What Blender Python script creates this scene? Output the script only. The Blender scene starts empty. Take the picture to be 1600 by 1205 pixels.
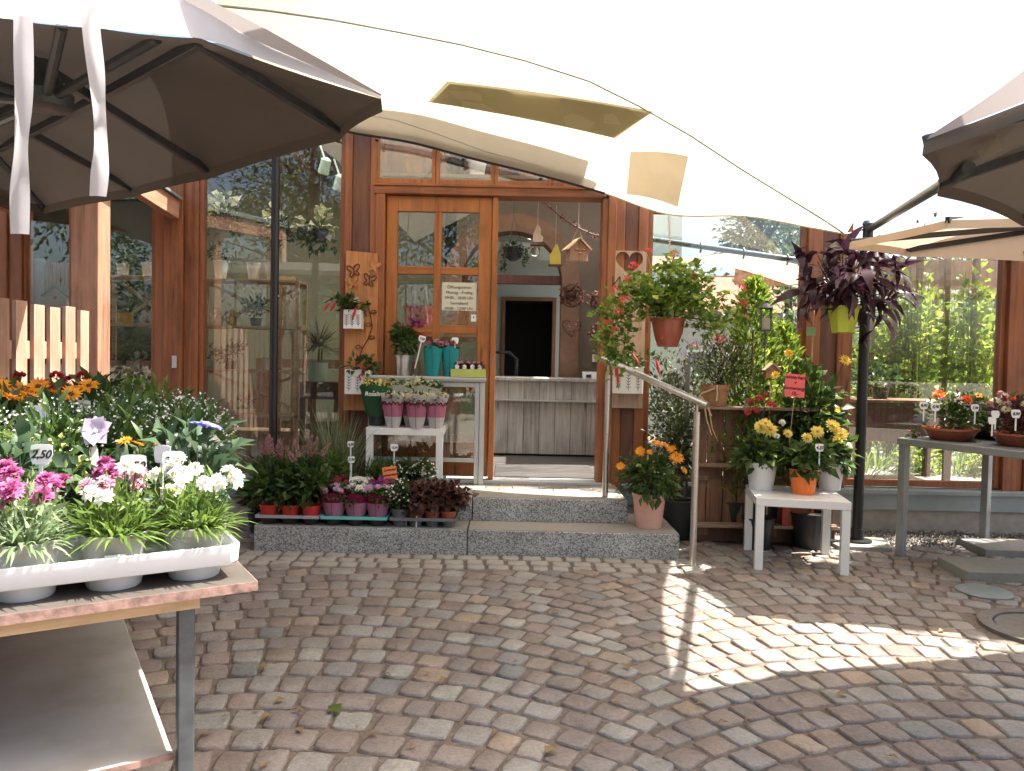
import bpy, math, random
import numpy as np
from mathutils import Vector, Matrix
random.seed(7)
rng = np.random.default_rng(7)
SC = bpy.context.scene
COL = SC.collection

# ------------------------------------------------------------------ camera
CAM_H, FPX, PITCH, ROLL = 1.27, 1202.0, math.radians(1.9), math.radians(1.2)
_f = Vector((0, math.cos(PITCH), -math.sin(PITCH)))
_u0 = Vector((0, math.sin(PITCH), math.cos(PITCH)))
_r0 = Vector((1, 0, 0))
CR = _r0 * math.cos(ROLL) + _u0 * math.sin(ROLL)
CU = -_r0 * math.sin(ROLL) + _u0 * math.cos(ROLL)
CP = Vector((0, 0, CAM_H))
cam_d = bpy.data.cameras.new('camera')
cam_d.sensor_fit = 'HORIZONTAL'; cam_d.sensor_width = 36.0
cam_d.lens = 36.0 * FPX / 1600.0
cam_d.clip_start = 0.05; cam_d.clip_end = 600
cam = bpy.data.objects.new('camera', cam_d)
COL.objects.link(cam)
m = Matrix((CR, CU, -_f)).transposed().to_4x4()
m.translation = CP
cam.matrix_world = m
SC.camera = cam

# ------------------------------------------------------------------ sky, sun, exposure
SUN_EL, SUN_AZ = math.radians(62), math.radians(82)      # azimuth from +Y towards +X
W = bpy.data.worlds.new('World'); SC.world = W; W.use_nodes = True
nt = W.node_tree; bg = nt.nodes['Background']
sky = nt.nodes.new('ShaderNodeTexSky'); sky.sky_type = 'NISHITA'; sky.sun_disc = False
sky.sun_elevation = SUN_EL; sky.sun_rotation = SUN_AZ
sky.air_density = 1.0; sky.dust_density = 6.0; sky.ozone_density = 1.0
nt.links.new(sky.outputs[0], bg.inputs[0]); bg.inputs[1].default_value = 0.13
sd = bpy.data.lights.new('sun', 'SUN'); sd.energy = 5.0; sd.angle = math.radians(0.53); sd.color = (1.0, 0.95, 0.86)
so = bpy.data.objects.new('sun', sd); COL.objects.link(so)
SUN = Vector((math.sin(SUN_AZ) * math.cos(SUN_EL), math.cos(SUN_AZ) * math.cos(SUN_EL), math.sin(SUN_EL)))
so.rotation_euler = SUN.to_track_quat('Z', 'Y').to_euler(); so.location = SUN * 30
vs = SC.view_settings
vs.view_transform = 'Standard'; vs.look = 'None'; vs.gamma = 1.0; vs.use_curve_mapping = False
vs.exposure = 1.78
cy = SC.cycles
cy.use_denoising = True
cy.max_bounces = 8; cy.diffuse_bounces = 4; cy.glossy_bounces = 3; cy.transmission_bounces = 6
cy.transparent_max_bounces = 24
cy.caustics_reflective = False; cy.caustics_refractive = False
cy.sample_clamp_indirect = 6.0

# ------------------------------------------------------------------ helpers
def P(px, py, Y):
    """world point seen at photo pixel (px, py) at depth Y"""
    d = _f + CR * ((px - 800) / FPX) - CU * ((py - 602.5) / FPX)
    return CP + d * (Y / d.y)
def G(px, py, z=0.0):
    """point on the level z under photo pixel (px, py)"""
    d = _f + CR * ((px - 800) / FPX) - CU * ((py - 602.5) / FPX)
    return CP + d * ((z - CAM_H) / d.z)

def setp(o, label=None, cat=None, group=None, kind=None):
    if label: o['label'] = label
    if cat: o['category'] = cat
    if group: o['group'] = group
    if kind: o['kind'] = kind
    return o
def thing(name, label, cat, loc=(0, 0, 0), rotz=0.0, group=None):
    o = bpy.data.objects.new(name, None); COL.objects.link(o)
    o.empty_display_size = 0.1
    o.location = loc; o.rotation_euler = (0, 0, rotz)
    return setp(o, label, cat, group)
def link(name, mesh, parent=None, loc=(0, 0, 0), rot=(0, 0, 0), sc=1.0):
    o = bpy.data.objects.new(name, mesh); COL.objects.link(o)
    o.location = loc; o.rotation_euler = rot
    o.scale = (sc, sc, sc) if not hasattr(sc, '__len__') else sc
    if parent: o.parent = parent
    return o
def copy_tree(o, parent=None):
    c = o.copy(); COL.objects.link(c)
    if parent: c.parent = parent
    for ch in list(o.children): copy_tree(ch, c)
    return c

class MB:
    def __init__(s): s.v = []; s.f = []; s.m = []; s.k = 0
    def mat(s, k): s.k = k; return s
    def add(s, vs, fs):
        o = len(s.v); s.v += [tuple(v) for v in vs]
        s.f += [tuple(i + o for i in f) for f in fs]; s.m += [s.k] * len(fs); return s
    def box(s, x0, x1, y0, y1, z0, z1):
        return s.add([(x0,y0,z0),(x1,y0,z0),(x1,y1,z0),(x0,y1,z0),(x0,y0,z1),(x1,y0,z1),(x1,y1,z1),(x0,y1,z1)],
                     [(0,3,2,1),(4,5,6,7),(0,1,5,4),(1,2,6,5),(2,3,7,6),(3,0,4,7)])
    def bar(s, p, q, w, h=None, up=(0, 0, 1)):
        p = Vector(p); q = Vector(q); h = h or w
        d = (q - p).normalized(); up = Vector(up)
        if abs(d.dot(up)) > .98: up = Vector((0, 1, 0))
        a = d.cross(up).normalized() * (w / 2); b = a.cross(d).normalized() * (h / 2)
        vs = [p - a - b, p + a - b, p + a + b, p - a + b, q - a - b, q + a - b, q + a + b, q - a + b]
        return s.add(vs, [(0,1,2,3),(4,7,6,5),(0,4,5,1),(1,5,6,2),(2,6,7,3),(3,7,4,0)])
    def tube(s, pts, r, n=8, cap=True):
        pts = [Vector(p) for p in pts]; N = len(pts)
        rs = r if hasattr(r, '__len__') else [r] * N
        ref = Vector((.13, .21, .97)); vs = []; fs = []
        for i, p in enumerate(pts):
            d = (pts[min(i + 1, N - 1)] - pts[max(i - 1, 0)]).normalized()
            if abs(d.dot(ref)) > .95: ref = Vector((.95, .2, .1))
            a = d.cross(ref).normalized(); b = d.cross(a); ref = b.cross(d) if False else ref
            for k in range(n):
                t = 2 * math.pi * k / n
                vs.append(p + (a * math.cos(t) + b * math.sin(t)) * rs[i])
        for i in range(N - 1):
            for k in range(n):
                k2 = (k + 1) % n
                fs.append((i*n+k, i*n+k2, (i+1)*n+k2, (i+1)*n+k))
        if cap: fs += [tuple(range(n))[::-1], tuple((N - 1) * n + k for k in range(n))]
        return s.add(vs, fs)
    def lathe(s, prof, n=24, c=(0, 0, 0), wob=0.0):
        vs = []; fs = []; M = len(prof)
        for (r, z) in prof:
            for k in range(n):
                t = 2 * math.pi * k / n
                rr = r * (1 + wob * math.sin(5 * t + 40 * z))
                vs.append((c[0] + rr * math.cos(t), c[1] + rr * math.sin(t), c[2] + z))
        for i in range(M - 1):
            for k in range(n):
                k2 = (k + 1) % n
                fs.append((i*n+k, i*n+k2, (i+1)*n+k2, (i+1)*n+k))
        if prof[0][0] > 0.0005: fs.append(tuple(range(n))[::-1])
        if prof[-1][0] > 0.0005: fs.append(tuple((M - 1) * n + k for k in range(n)))
        return s.add(vs, fs)
    def prism(s, poly, vec):
        n = len(poly); vec = Vector(vec); a = [Vector(p) for p in poly]
        return s.add(a + [p + vec for p in a], [tuple(range(n))[::-1], tuple(range(n, 2*n))] +
                     [(i, (i+1) % n, n + (i+1) % n, n + i) for i in range(n)])
    def mesh(s, name, mats, smooth=False):
        me = bpy.data.meshes.new(name); me.from_pydata(s.v, [], s.f)
        mats = mats if isinstance(mats, (list, tuple)) else [mats]
        for mt in mats: me.materials.append(mt)
        me.polygons.foreach_set('material_index', s.m)
        if smooth:
            me.polygons.foreach_set('use_smooth', [True] * len(s.f))
            me.set_sharp_from_angle(angle=math.radians(38))
        me.update(); return me
    def build(s, name, mats, parent=None, smooth=False, bevel=0.0, loc=(0, 0, 0), rot=(0, 0, 0)):
        o = link(name, s.mesh(name, mats, smooth), parent, loc, rot)
        if bevel:
            b = o.modifiers.new('bevel', 'BEVEL'); b.width = bevel; b.segments = 2; b.limit_method = 'ANGLE'
            b.angle_limit = math.radians(40)
        return o

def nrm(a): return a / (np.linalg.norm(a, axis=-1, keepdims=True) + 1e-9)
def sph(n): return nrm(rng.normal(size=(n, 3)))

class LB:
    """leaf buffer: many small leaf-shaped faces in one mesh"""
    def __init__(s): s.V = []; s.T = []; s.M = []; s.n = 0
    def raw(s, V, T, m):
        s.V.append(V); s.T.append(T + s.n); s.M.append(np.full(len(T), m)); s.n += len(V)
    def leaves(s, b, d, n, L, W, curl=.18, fold=.2, m=0):
        N = len(b); L = np.broadcast_to(L, (N,))[:, None]; W = np.broadcast_to(W, (N,))[:, None]
        d = nrm(d); sd = nrm(np.cross(d, n)); n = nrm(np.cross(sd, d))
        mid = b + d * L * .45 + n * L * .04
        tip = b + d * L - n * L * curl
        l = mid + sd * W * .5 + n * W * fold; r = mid - sd * W * .5 + n * W * fold
        V = np.stack([b, l, mid, r, tip], 1).reshape(-1, 3)
        t = np.array([[0, 2, 1], [0, 3, 2], [1, 2, 4], [2, 3, 4]])
        T = (np.arange(N)[:, None, None] * 5 + t[None]).reshape(-1, 3)
        s.raw(V, T, m)
    def blades(s, b, d, L, W, droop, seg=4, m=0):
        N = len(b); d = nrm(d)
        L = np.broadcast_to(L, (N,)); W = np.broadcast_to(W, (N,)); droop = np.broadcast_to(droop, (N,))
        z = np.array([0, 0, 1.0]); sd = nrm(np.cross(d, z + 1e-3))
        rows = []
        for i in range(seg + 1):
            t = i / seg
            p = b + d * (L * t)[:, None] - z * (droop * L * t * t)[:, None]
            w = W * (0.55 + 1.6 * t * (1 - t)) * (1 - t ** 3) * .5
            rows += [p - sd * w[:, None], p + sd * w[:, None]]
        V = np.stack(rows, 1).reshape(-1, 3); K = 2 * (seg + 1)
        t = []
        for i in range(seg):
            a = 2 * i; t += [[a, a + 1, a + 3], [a, a + 3, a + 2]]
        T = (np.arange(N)[:, None, None] * K + np.array(t)[None]).reshape(-1, 3)
        s.raw(V, T, m)
    def sticks(s, p, q, r, m=0):
        N = len(p); d = nrm(q - p); a = nrm(np.cross(d, np.array([.31, .17, .9]))); b = np.cross(d, a)
        r = np.broadcast_to(r, (N,))[:, None]; V = []
        for k in range(3):
            t = 2 * math.pi * k / 3; o = (a * math.cos(t) + b * math.sin(t))
            V += [p + o * r, q + o * r * .7]
        V = np.stack(V, 1).reshape(-1, 3)
        t = np.array([[0, 2, 3], [0, 3, 1], [2, 4, 5], [2, 5, 3], [4, 0, 1], [4, 1, 5]])
        T = (np.arange(N)[:, None, None] * 6 + t[None]).reshape(-1, 3)
        s.raw(V, T, m)
    def bush(s, c, r, n, L, W, m=0, clumps=14, out=.9, up=.35, spread=.30, rnd=.6, curl=.18, fold=.2, flat=.8):
        c = np.array(c, float); r = np.array(r, float)
        cc = sph(clumps) * (rng.random((clumps, 1)) ** .45) * .78
        k = rng.integers(0, clumps, n)
        q = cc[k] + rng.normal(size=(n, 3)) * spread * .75
        ln = np.linalg.norm(q, axis=1, keepdims=True); q = np.where(ln > 1.12, q / ln * 1.12, q)
        p = c + q * r
        d = nrm(nrm(q) * out + np.array([0, 0, up]) + sph(n) * rnd)
        nn = nrm(sph(n) * .6 + np.array([0, 0, flat]) + nrm(q) * .3)
        s.leaves(p, d, nn, L * rng.uniform(.6, 1.2, n), W * rng.uniform(.7, 1.2, n), curl, fold, m)
        return p
    def mesh(s, name, mats):
        V = np.concatenate(s.V).astype(np.float32); T = np.concatenate(s.T).astype(np.int32); M = np.concatenate(s.M).astype(np.int32)
        me = bpy.data.meshes.new(name)
        me.vertices.add(len(V)); me.vertices.foreach_set('co', V.ravel())
        me.loops.add(len(T) * 3); me.loops.foreach_set('vertex_index', T.ravel())
        me.polygons.add(len(T)); me.polygons.foreach_set('loop_start', np.arange(0, len(T) * 3, 3, dtype=np.int32))
        mats = mats if isinstance(mats, (list, tuple)) else [mats]
        for mt in mats: me.materials.append(mt)
        me.polygons.foreach_set('material_index', M)
        me.update(calc_edges=True); me.validate(); return me
    def build(s, name, mats, parent=None, kind=None, loc=(0, 0, 0)):
        o = link(name, s.mesh(name, mats), parent, loc)
        if kind: o['kind'] = kind
        return o

# ------------------------------------------------------------------ materials
def newmat(name):
    mt = bpy.data.materials.new(name); mt.use_nodes = True
    nt = mt.node_tree; return mt, nt, nt.nodes, nt.links, nt.nodes['Principled BSDF']
def ramp(nodes, stops, interp='LINEAR'):
    r = nodes.new('ShaderNodeValToRGB'); r.color_ramp.interpolation = interp
    e = r.color_ramp.elements
    while len(e) < len(stops): e.new(0.5)
    for i, (p, c) in enumerate(stops):
        e[i].position = p; e[i].color = (*c, 1)
    return r
def coords(nodes, links, scale=(1, 1, 1), kind='Object'):
    tc = nodes.new('ShaderNodeTexCoord'); mp = nodes.new('ShaderNodeMapping')
    mp.inputs['Scale'].default_value = scale
    links.new(tc.outputs[kind], mp.inputs['Vector']); return mp
def noise(nodes, links, vec, scale, detail=4, rough=.6):
    n = nodes.new('ShaderNodeTexNoise'); n.inputs['Scale'].default_value = scale
    n.inputs['Detail'].default_value = detail; n.inputs['Roughness'].default_value = rough
    links.new(vec.outputs[0], n.inputs['Vector']); return n
def bump(nodes, links, src, bsdf, strength=.3, dist=.01):
    b = nodes.new('ShaderNodeBump'); b.inputs['Strength'].default_value = strength; b.inputs['Distance'].default_value = dist
    links.new(src, b.inputs['Height']); links.new(b.outputs[0], bsdf.inputs['Normal'])

def m_wood(name, dark, light, axis='Z', rough=.45, scale=1.0, bmp=.25):
    mt, nt, N, Lk, B = newmat(name)
    sc = {'X': (1.2, 22, 22), 'Y': (22, 1.2, 22), 'Z': (22, 22, 1.2)}[axis]
    mp = coords(N, Lk, tuple(v * scale for v in sc))
    n1 = noise(N, Lk, mp, 1.6, 6, .62)
    mp2 = coords(N, Lk, (1.3, 1.3, .6)); n2 = noise(N, Lk, mp2, 2.2, 3)
    ob = N.new('ShaderNodeObjectInfo')
    add = N.new('ShaderNodeMath'); add.operation = 'MULTIPLY_ADD'; add.inputs[1].default_value = .35
    Lk.new(n2.outputs['Fac'], add.inputs[0]); Lk.new(n1.outputs['Fac'], add.inputs[2])
    add2 = N.new('ShaderNodeMath'); add2.operation = 'MULTIPLY_ADD'; add2.inputs[1].default_value = .16
    Lk.new(ob.outputs['Random'], add2.inputs[0]); Lk.new(add.outputs[0], add2.inputs[2])
    mid = tuple((a + b) / 2 for a, b in zip(dark, light))
    r = ramp(N, [(.45, tuple(c * .75 for c in dark)), (.58, dark), (.72, mid), (.95, light)])
    Lk.new(add2.outputs[0], r.inputs[0])
    ks = {'X': (1.1, 7, 7), 'Y': (7, 1.1, 7), 'Z': (7, 7, 1.1)}[axis]
    vk = N.new('ShaderNodeTexVoronoi'); vk.inputs['Scale'].default_value = 1.6; Lk.new(coords(N, Lk, ks).outputs[0], vk.inputs['Vector'])
    kr = ramp(N, [(.04, (.35, .30, .28)), (.09, (.72, .68, .66)), (.16, (1, 1, 1))]); Lk.new(vk.outputs['Distance'], kr.inputs[0])
    n3 = noise(N, Lk, coords(N, Lk, (2, 2, 1.0)), 1.7, 5, .65); wr = ramp(N, [(.32, (.66, .64, .63)), (.5, (1, 1, 1)), (.72, (1.12, 1.1, 1.08))]); Lk.new(n3.outputs['Fac'], wr.inputs[0])
    k1 = N.new('ShaderNodeVectorMath'); k1.operation = 'MULTIPLY'; Lk.new(r.outputs[0], k1.inputs[0]); Lk.new(kr.outputs[0], k1.inputs[1])
    k2 = N.new('ShaderNodeVectorMath'); k2.operation = 'MULTIPLY'; Lk.new(k1.outputs[0], k2.inputs[0]); Lk.new(wr.outputs[0], k2.inputs[1]); Lk.new(k2.outputs[0], B.inputs['Base Color'])
    rg = N.new('ShaderNodeMapRange'); rg.inputs['To Min'].default_value = rough - .12; rg.inputs['To Max'].default_value = rough + .2; Lk.new(n3.outputs['Fac'], rg.inputs['Value']); Lk.new(rg.outputs[0], B.inputs['Roughness'])
    bump(N, Lk, n1.outputs['Fac'], B, bmp, .004)
    return mt
def m_plain(name, col, rough=.5, metal=0.0, var=.12, nscale=9.0, bmp=.0, spec=.5, dirt=None):
    mt, nt, N, Lk, B = newmat(name)
    mp = coords(N, Lk); n = noise(N, Lk, mp, nscale, 5)
    r = ramp(N, [(.3, dirt or tuple(c * (1 - var) for c in col)), (.55, col), (.8, tuple(min(1, c * (1 + var)) for c in col))])
    Lk.new(n.outputs['Fac'], r.inputs[0]); Lk.new(r.outputs[0], B.inputs['Base Color'])
    rr = N.new('ShaderNodeMapRange'); rr.inputs['To Min'].default_value = max(.02, rough - .1); rr.inputs['To Max'].default_value = min(1, rough + .12)
    Lk.new(n.outputs['Fac'], rr.inputs['Value']); Lk.new(rr.outputs[0], B.inputs['Roughness'])
    B.inputs['Metallic'].default_value = metal; B.inputs['Specular IOR Level'].default_value = spec
    if bmp: bump(N, Lk, n.outputs['Fac'], B, bmp, .005)
    return mt
def m_leaf(name, c1, c2, trans=.35, rough=.45, c3=None):
    mt, nt, N, Lk, B = newmat(name)
    g = N.new('ShaderNodeNewGeometry')
    stops = [(0, c1), (1, c2)] if c3 is None else [(0, c1), (.7, c2), (1, c3)]
    r = ramp(N, stops)
    Lk.new(g.outputs['Random Per Island'], r.inputs[0])
    Lk.new(r.outputs[0], B.inputs['Base Color']); B.inputs['Roughness'].default_value = rough
    B.inputs['Specular IOR Level'].default_value = .35
    t = N.new('ShaderNodeBsdfTranslucent'); mx = N.new('ShaderNodeMixShader'); mx.inputs[0].default_value = trans
    hs = N.new('ShaderNodeHueSaturation'); hs.inputs['Value'].default_value = 1.5; hs.inputs['Hue'].default_value = .485
    Lk.new(r.outputs[0], hs.inputs['Color']); Lk.new(hs.outputs[0], t.inputs['Color'])
    Lk.new(B.outputs[0], mx.inputs[1]); Lk.new(t.outputs[0], mx.inputs[2])
    Lk.new(mx.outputs[0], N['Material Output'].inputs['Surface'])
    return mt
def m_cloth(name, col, trans, tcol=None, rough=.85, nscale=6.0, stains=.1):
    mt, nt, N, Lk, B = newmat(name)
    mp = coords(N, Lk); n = noise(N, Lk, mp, nscale, 6); n2 = noise(N, Lk, mp, 1.2, 4)
    r = ramp(N, [(.3, tuple(c * (1 - stains) for c in col)), (.6, col)])
    Lk.new(n2.outputs['Fac'], r.inputs[0])
    B.inputs['Roughness'].default_value = rough; B.inputs['Specular IOR Level'].default_value = .1
    Lk.new(r.outputs[0], B.inputs['Base Color']); bump(N, Lk, n.outputs['Fac'], B, .3, .016)
    t = N.new('ShaderNodeBsdfTranslucent'); mx = N.new('ShaderNodeMixShader'); mx.inputs[0].default_value = trans
    if tcol:
        r2 = ramp(N, [(.3, tuple(c * (1 - stains) for c in tcol)), (.6, tcol)]); Lk.new(n2.outputs['Fac'], r2.inputs[0])
        Lk.new(r2.outputs[0], t.inputs['Color'])
    else: Lk.new(r.outputs[0], t.inputs['Color'])
    Lk.new(B.outputs[0], mx.inputs[1]); Lk.new(t.outputs[0], mx.inputs[2])
    Lk.new(mx.outputs[0], N['Material Output'].inputs['Surface']); return mt
def m_glass(name, tint=(.95, .975, .96), refl=1.45, base=.02):
    mt, nt, N, Lk, B = newmat(name); N.remove(B)
    tr = N.new('ShaderNodeBsdfTransparent'); tr.inputs[0].default_value = (*tint, 1)
    gl = N.new('ShaderNodeBsdfGlossy'); gl.inputs['Roughness'].default_value = .004; gl.inputs[0].default_value = (.95, .98, 1, 1)
    mp = coords(N, Lk); n = noise(N, Lk, mp, .9, 2); bp = N.new('ShaderNodeBump'); bp.inputs['Strength'].default_value = .012
    Lk.new(n.outputs['Fac'], bp.inputs['Height']); Lk.new(bp.outputs[0], gl.inputs['Normal'])
    fr = N.new('ShaderNodeFresnel'); fr.inputs[0].default_value = 1.5
    ma = N.new('ShaderNodeMath'); ma.operation = 'MULTIPLY_ADD'; ma.inputs[1].default_value = refl; ma.inputs[2].default_value = base; ma.use_clamp = True
    Lk.new(fr.outputs[0], ma.inputs[0])
    df = N.new('ShaderNodeBsdfDiffuse'); df.inputs[0].default_value = (.6, .58, .54, 1)
    n2 = noise(N, Lk, coords(N, Lk, (1.5, 1.5, .5)), 3.0, 6, .7); mr = N.new('ShaderNodeMapRange'); mr.inputs['From Min'].default_value = .45; mr.inputs['From Max'].default_value = .75
    mr.inputs['To Min'].default_value = .004; mr.inputs['To Max'].default_value = .035; Lk.new(n2.outputs['Fac'], mr.inputs['Value'])
    md = N.new('ShaderNodeMixShader'); Lk.new(mr.outputs[0], md.inputs[0]); Lk.new(tr.outputs[0], md.inputs[1]); Lk.new(df.outputs[0], md.inputs[2])
    mx = N.new('ShaderNodeMixShader'); Lk.new(ma.outputs[0], mx.inputs[0]); Lk.new(md.outputs[0], mx.inputs[1]); Lk.new(gl.outputs[0], mx.inputs[2])
    Lk.new(mx.outputs[0], N['Material Output'].inputs['Surface']); return mt
def m_stones(name, island):
    mt, nt, N, Lk, B = newmat(name)
    if island: src = N.new('ShaderNodeNewGeometry').outputs['Random Per Island']
    else: src = N.new('ShaderNodeObjectInfo').outputs['Random']
    r = ramp(N, [(0, (.175, .142, .124)), (.16, (.222, .176, .150)), (.30, (.198, .172, .156)), (.44, (.26, .246, .224)), (.58, (.205, .162, .140)),
                 (.70, (.245, .232, .212)), (.8, (.285, .215, .158)), (.88, (.185, .150, .134)), (.94, (.30, .285, .252)), (1, (.155, .155, .152))])
    Lk.new(src, r.inputs[0])
    mp = coords(N, Lk, kind='Generated') if False else None
    g = N.new('ShaderNodeNewGeometry')
    n = N.new('ShaderNodeTexNoise'); n.inputs['Scale'].default_value = 70; n.inputs['Detail'].default_value = 5; n.inputs['Roughness'].default_value = .7
    Lk.new(g.outputs['Position'], n.inputs['Vector'])
    n2 = N.new('ShaderNodeTexNoise'); n2.inputs['Scale'].default_value = 5.5; n2.inputs['Detail'].default_value = 4
    Lk.new(g.outputs['Position'], n2.inputs['Vector'])
    mr = N.new('ShaderNodeMapRange'); mr.inputs['From Min'].default_value = .3; mr.inputs['From Max'].default_value = .7
    mr.inputs['To Min'].default_value = .72; mr.inputs['To Max'].default_value = 1.25
    Lk.new(n.outputs['Fac'], mr.inputs['Value'])
    mr2 = N.new('ShaderNodeMapRange'); mr2.inputs['From Min'].default_value = .35; mr2.inputs['From Max'].default_value = .65
    mr2.inputs['To Min'].default_value = .82; mr2.inputs['To Max'].default_value = 1.12
    Lk.new(n2.outputs['Fac'], mr2.inputs['Value'])
    mm = N.new('ShaderNodeMath'); mm.operation = 'MULTIPLY'; Lk.new(mr.outputs[0], mm.inputs[0]); Lk.new(mr2.outputs[0], mm.inputs[1])
    mx = N.new('ShaderNodeVectorMath'); mx.operation = 'SCALE'
    Lk.new(r.outputs[0], mx.inputs[0]); Lk.new(mm.outputs[0], mx.inputs['Scale'])
    sc2 = N.new('ShaderNodeVectorMath'); sc2.operation = 'SCALE'; sc2.inputs['Scale'].default_value = 1.10; Lk.new(mx.outputs[0], sc2.inputs[0]); Lk.new(sc2.outputs[0], B.inputs['Base Color']); B.inputs['Roughness'].default_value = .62
    bump(N, Lk, n.outputs['Fac'], B, .55, .006); return mt
def m_granite(name, tone=1.0):
    mt, nt, N, Lk, B = newmat(name); g = N.new('ShaderNodeNewGeometry')
    v = N.new('ShaderNodeTexVoronoi'); v.inputs['Scale'].default_value = 150
    Lk.new(g.outputs['Position'], v.inputs['Vector'])
    r = ramp(N, [(0, (.10, .105, .102)), (.25, (.22, .225, .218)), (.45, (.33, .335, .322)), (.7, (.46, .46, .44)), (1, (.58, .57, .54))])
    sep = N.new('ShaderNodeSeparateColor'); Lk.new(v.outputs['Color'], sep.inputs[0]); Lk.new(sep.outputs[0], r.inputs[0])
    n = N.new('ShaderNodeTexNoise'); n.inputs['Scale'].default_value = 3; Lk.new(g.outputs['Position'], n.inputs['Vector'])
    mr = N.new('ShaderNodeMapRange'); mr.inputs['From Min'].default_value = .3; mr.inputs['From Max'].default_value = .7; mr.inputs['To Min'].default_value = .75 * tone; mr.inputs['To Max'].default_value = 1.1 * tone
    Lk.new(n.outputs['Fac'], mr.inputs['Value'])
    mx = N.new('ShaderNodeVectorMath'); mx.operation = 'SCALE'; Lk.new(r.outputs[0], mx.inputs[0]); Lk.new(mr.outputs[0], mx.inputs['Scale'])
    Lk.new(mx.outputs[0], B.inputs['Base Color']); B.inputs['Roughness'].default_value = .6
    bump(N, Lk, v.outputs['Distance'], B, .25, .003); return mt

M = {}
M['wood'] = m_wood('varnished_wood', (.19, .060, .020), (.335, .118, .042), 'Z', .42)
M['woodx'] = m_wood('varnished_wood_across', (.20, .064, .022), (.345, .124, .044), 'X', .42)
M['wood_dark'] = m_wood('weathered_dark_wood', (.085, .035, .022), (.17, .07, .04), 'Z', .55)
M['door'] = m_wood('door_wood', (.27, .084, .019), (.42, .152, .038), 'Z', .38)
M['doorx'] = m_wood('door_wood_across', (.27, .084, .019), (.42, .152, .038), 'X', .38)
M['beam_pink'] = m_wood('planed_pine', (.42, .24, .165), (.60, .38, .28), 'Z', .6)
M['beam_y'] = m_wood('planed_pine_beam', (.30, .13, .075), (.48, .25, .16), 'Y', .55)
M['post_pine'] = m_wood('reddish_post_pine', (.28, .135, .085), (.46, .25, .165), 'Z', .55)
M['pale_wood'] = m_wood('pale_plank', (.36, .225, .15), (.56, .40, .29), 'Z', .6)
M['orange_wood'] = m_wood('oiled_plank', (.36, .135, .04), (.58, .26, .095), 'Z', .5)
M['shelf'] = m_wood('shelf_pine', (.46, .30, .16), (.66, .47, .29), 'X', .5)
M['old_wood'] = m_wood('brown_stained_planks', (.14, .065, .036), (.29, .145, .08), 'Z', .6)
M['old_woodx'] = m_wood('grey_brown_ledge', (.22, .14, .09), (.38, .27, .19), 'X', .7)
M['grey_wood'] = m_wood('whitewashed_planks', (.36, .355, .335), (.64, .64, .61), 'Z', .6, 1.3, .5)
M['dark_floor'] = m_wood('dark_floorboards', (.04, .036, .033), (.08, .072, .067), 'X', .68)
M['white'] = m_plain('white_lacquer', (.80, .80, .77), .3, var=.03)
M['steel'] = m_plain('brushed_steel', (.58, .55, .51), .3, 1.0, .1, 40)
M['galv'] = m_plain('galvanised_steel', (.27, .285, .285), .5, .55, .16, 14)
M['zinc'] = m_plain('zinc_bucket', (.55, .56, .56), .3, .9, .2, 18)
M['alu'] = m_plain('painted_aluminium', (.52, .53, .52), .4, .3, .06)
M['black_metal'] = m_plain('black_powder_coat', (.018, .018, .02), .4, .2)
M['grey_metal'] = m_plain('worn_grey_steel', (.10, .11, .12), .45, .6, .25, 22)
M['flash'] = m_plain('zinc_flashing', (.27, .31, .31), .5, .3, .15, 5)
M['concrete'] = m_plain('concrete', (.34, .31, .265), .85, 0, .2, 12, .3)
M['slab'] = m_plain('concrete_paving_slab', (.26, .25, .225), .85, 0, .14, 16, .3)
M['marble'] = m_plain('stained_stone_top', (.44, .425, .40), .5, 0, .16, 3.6, dirt=(.33, .295, .245))
M['ply'] = m_plain('film_faced_plywood', (.085, .072, .062), .55, 0, .2, 7)
M['ply_edge'] = m_plain('plywood_edge', (.30, .185, .155), .75, 0, .45, 34, .3, dirt=(.12, .07, .055))
M['glass'] = m_glass('window_glass')
M['glass_weak'] = m_glass('clear_glass', (.97, .98, .98), .9, .0)
M['sail'] = m_cloth('shade_sail_cloth', (.72, .67, .56), .56, (.54, .487, .375), stains=.16)
M['sail_patch'] = m_cloth('olive_repair_cloth', (.46, .43, .30), .5, (.44, .40, .265), stains=.2)
M['patch_rim'] = m_cloth('pale_olive_cloth', (.52, .49, .36), .5, (.50, .465, .335), stains=.1)
M['sail_patch_pale'] = m_cloth('pale_repair_cloth', (.62, .55, .45), .5, (.56, .49, .395), stains=.3)
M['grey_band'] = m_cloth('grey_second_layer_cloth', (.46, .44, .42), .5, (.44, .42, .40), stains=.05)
M['taupe'] = m_cloth('taupe_parasol_cloth', (.14, .122, .108), .07, (.085, .073, .064), stains=.12)
M['flap'] = m_cloth('sunlit_flap_cloth', (.72, .70, .72), .55, (.78, .76, .78), stains=.05)  # paler than the taupe canopy: sunlit brightness put into the colour
M['ecru'] = m_cloth('ecru_parasol_cloth', (.68, .58, .46), .45, (.62, .47, .34), stains=.1)
M['terracotta'] = m_plain('terracotta_plastic', (.36, .10, .05), .25, 0, .1)
M['clay'] = m_plain('clay_pot', (.38, .19, .09), .75, 0, .2, 14, .2)
M['red_pot'] = m_plain('red_plastic_pot', (.58, .045, .03), .35, 0, .06)
M['grey_pot'] = m_plain('grey_plastic_pot', (.30, .295, .27), .4, 0, .06)
M['dark_pot'] = m_plain('dark_plastic_pot', (.025, .028, .032), .4, 0, .1)
M['slate_pot'] = m_plain('slate_plastic_pot', (.15, .17, .18), .4, 0, .1)
M['white_pl'] = m_plain('white_plastic', (.74, .76, .80), .35, 0, .03)
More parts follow.
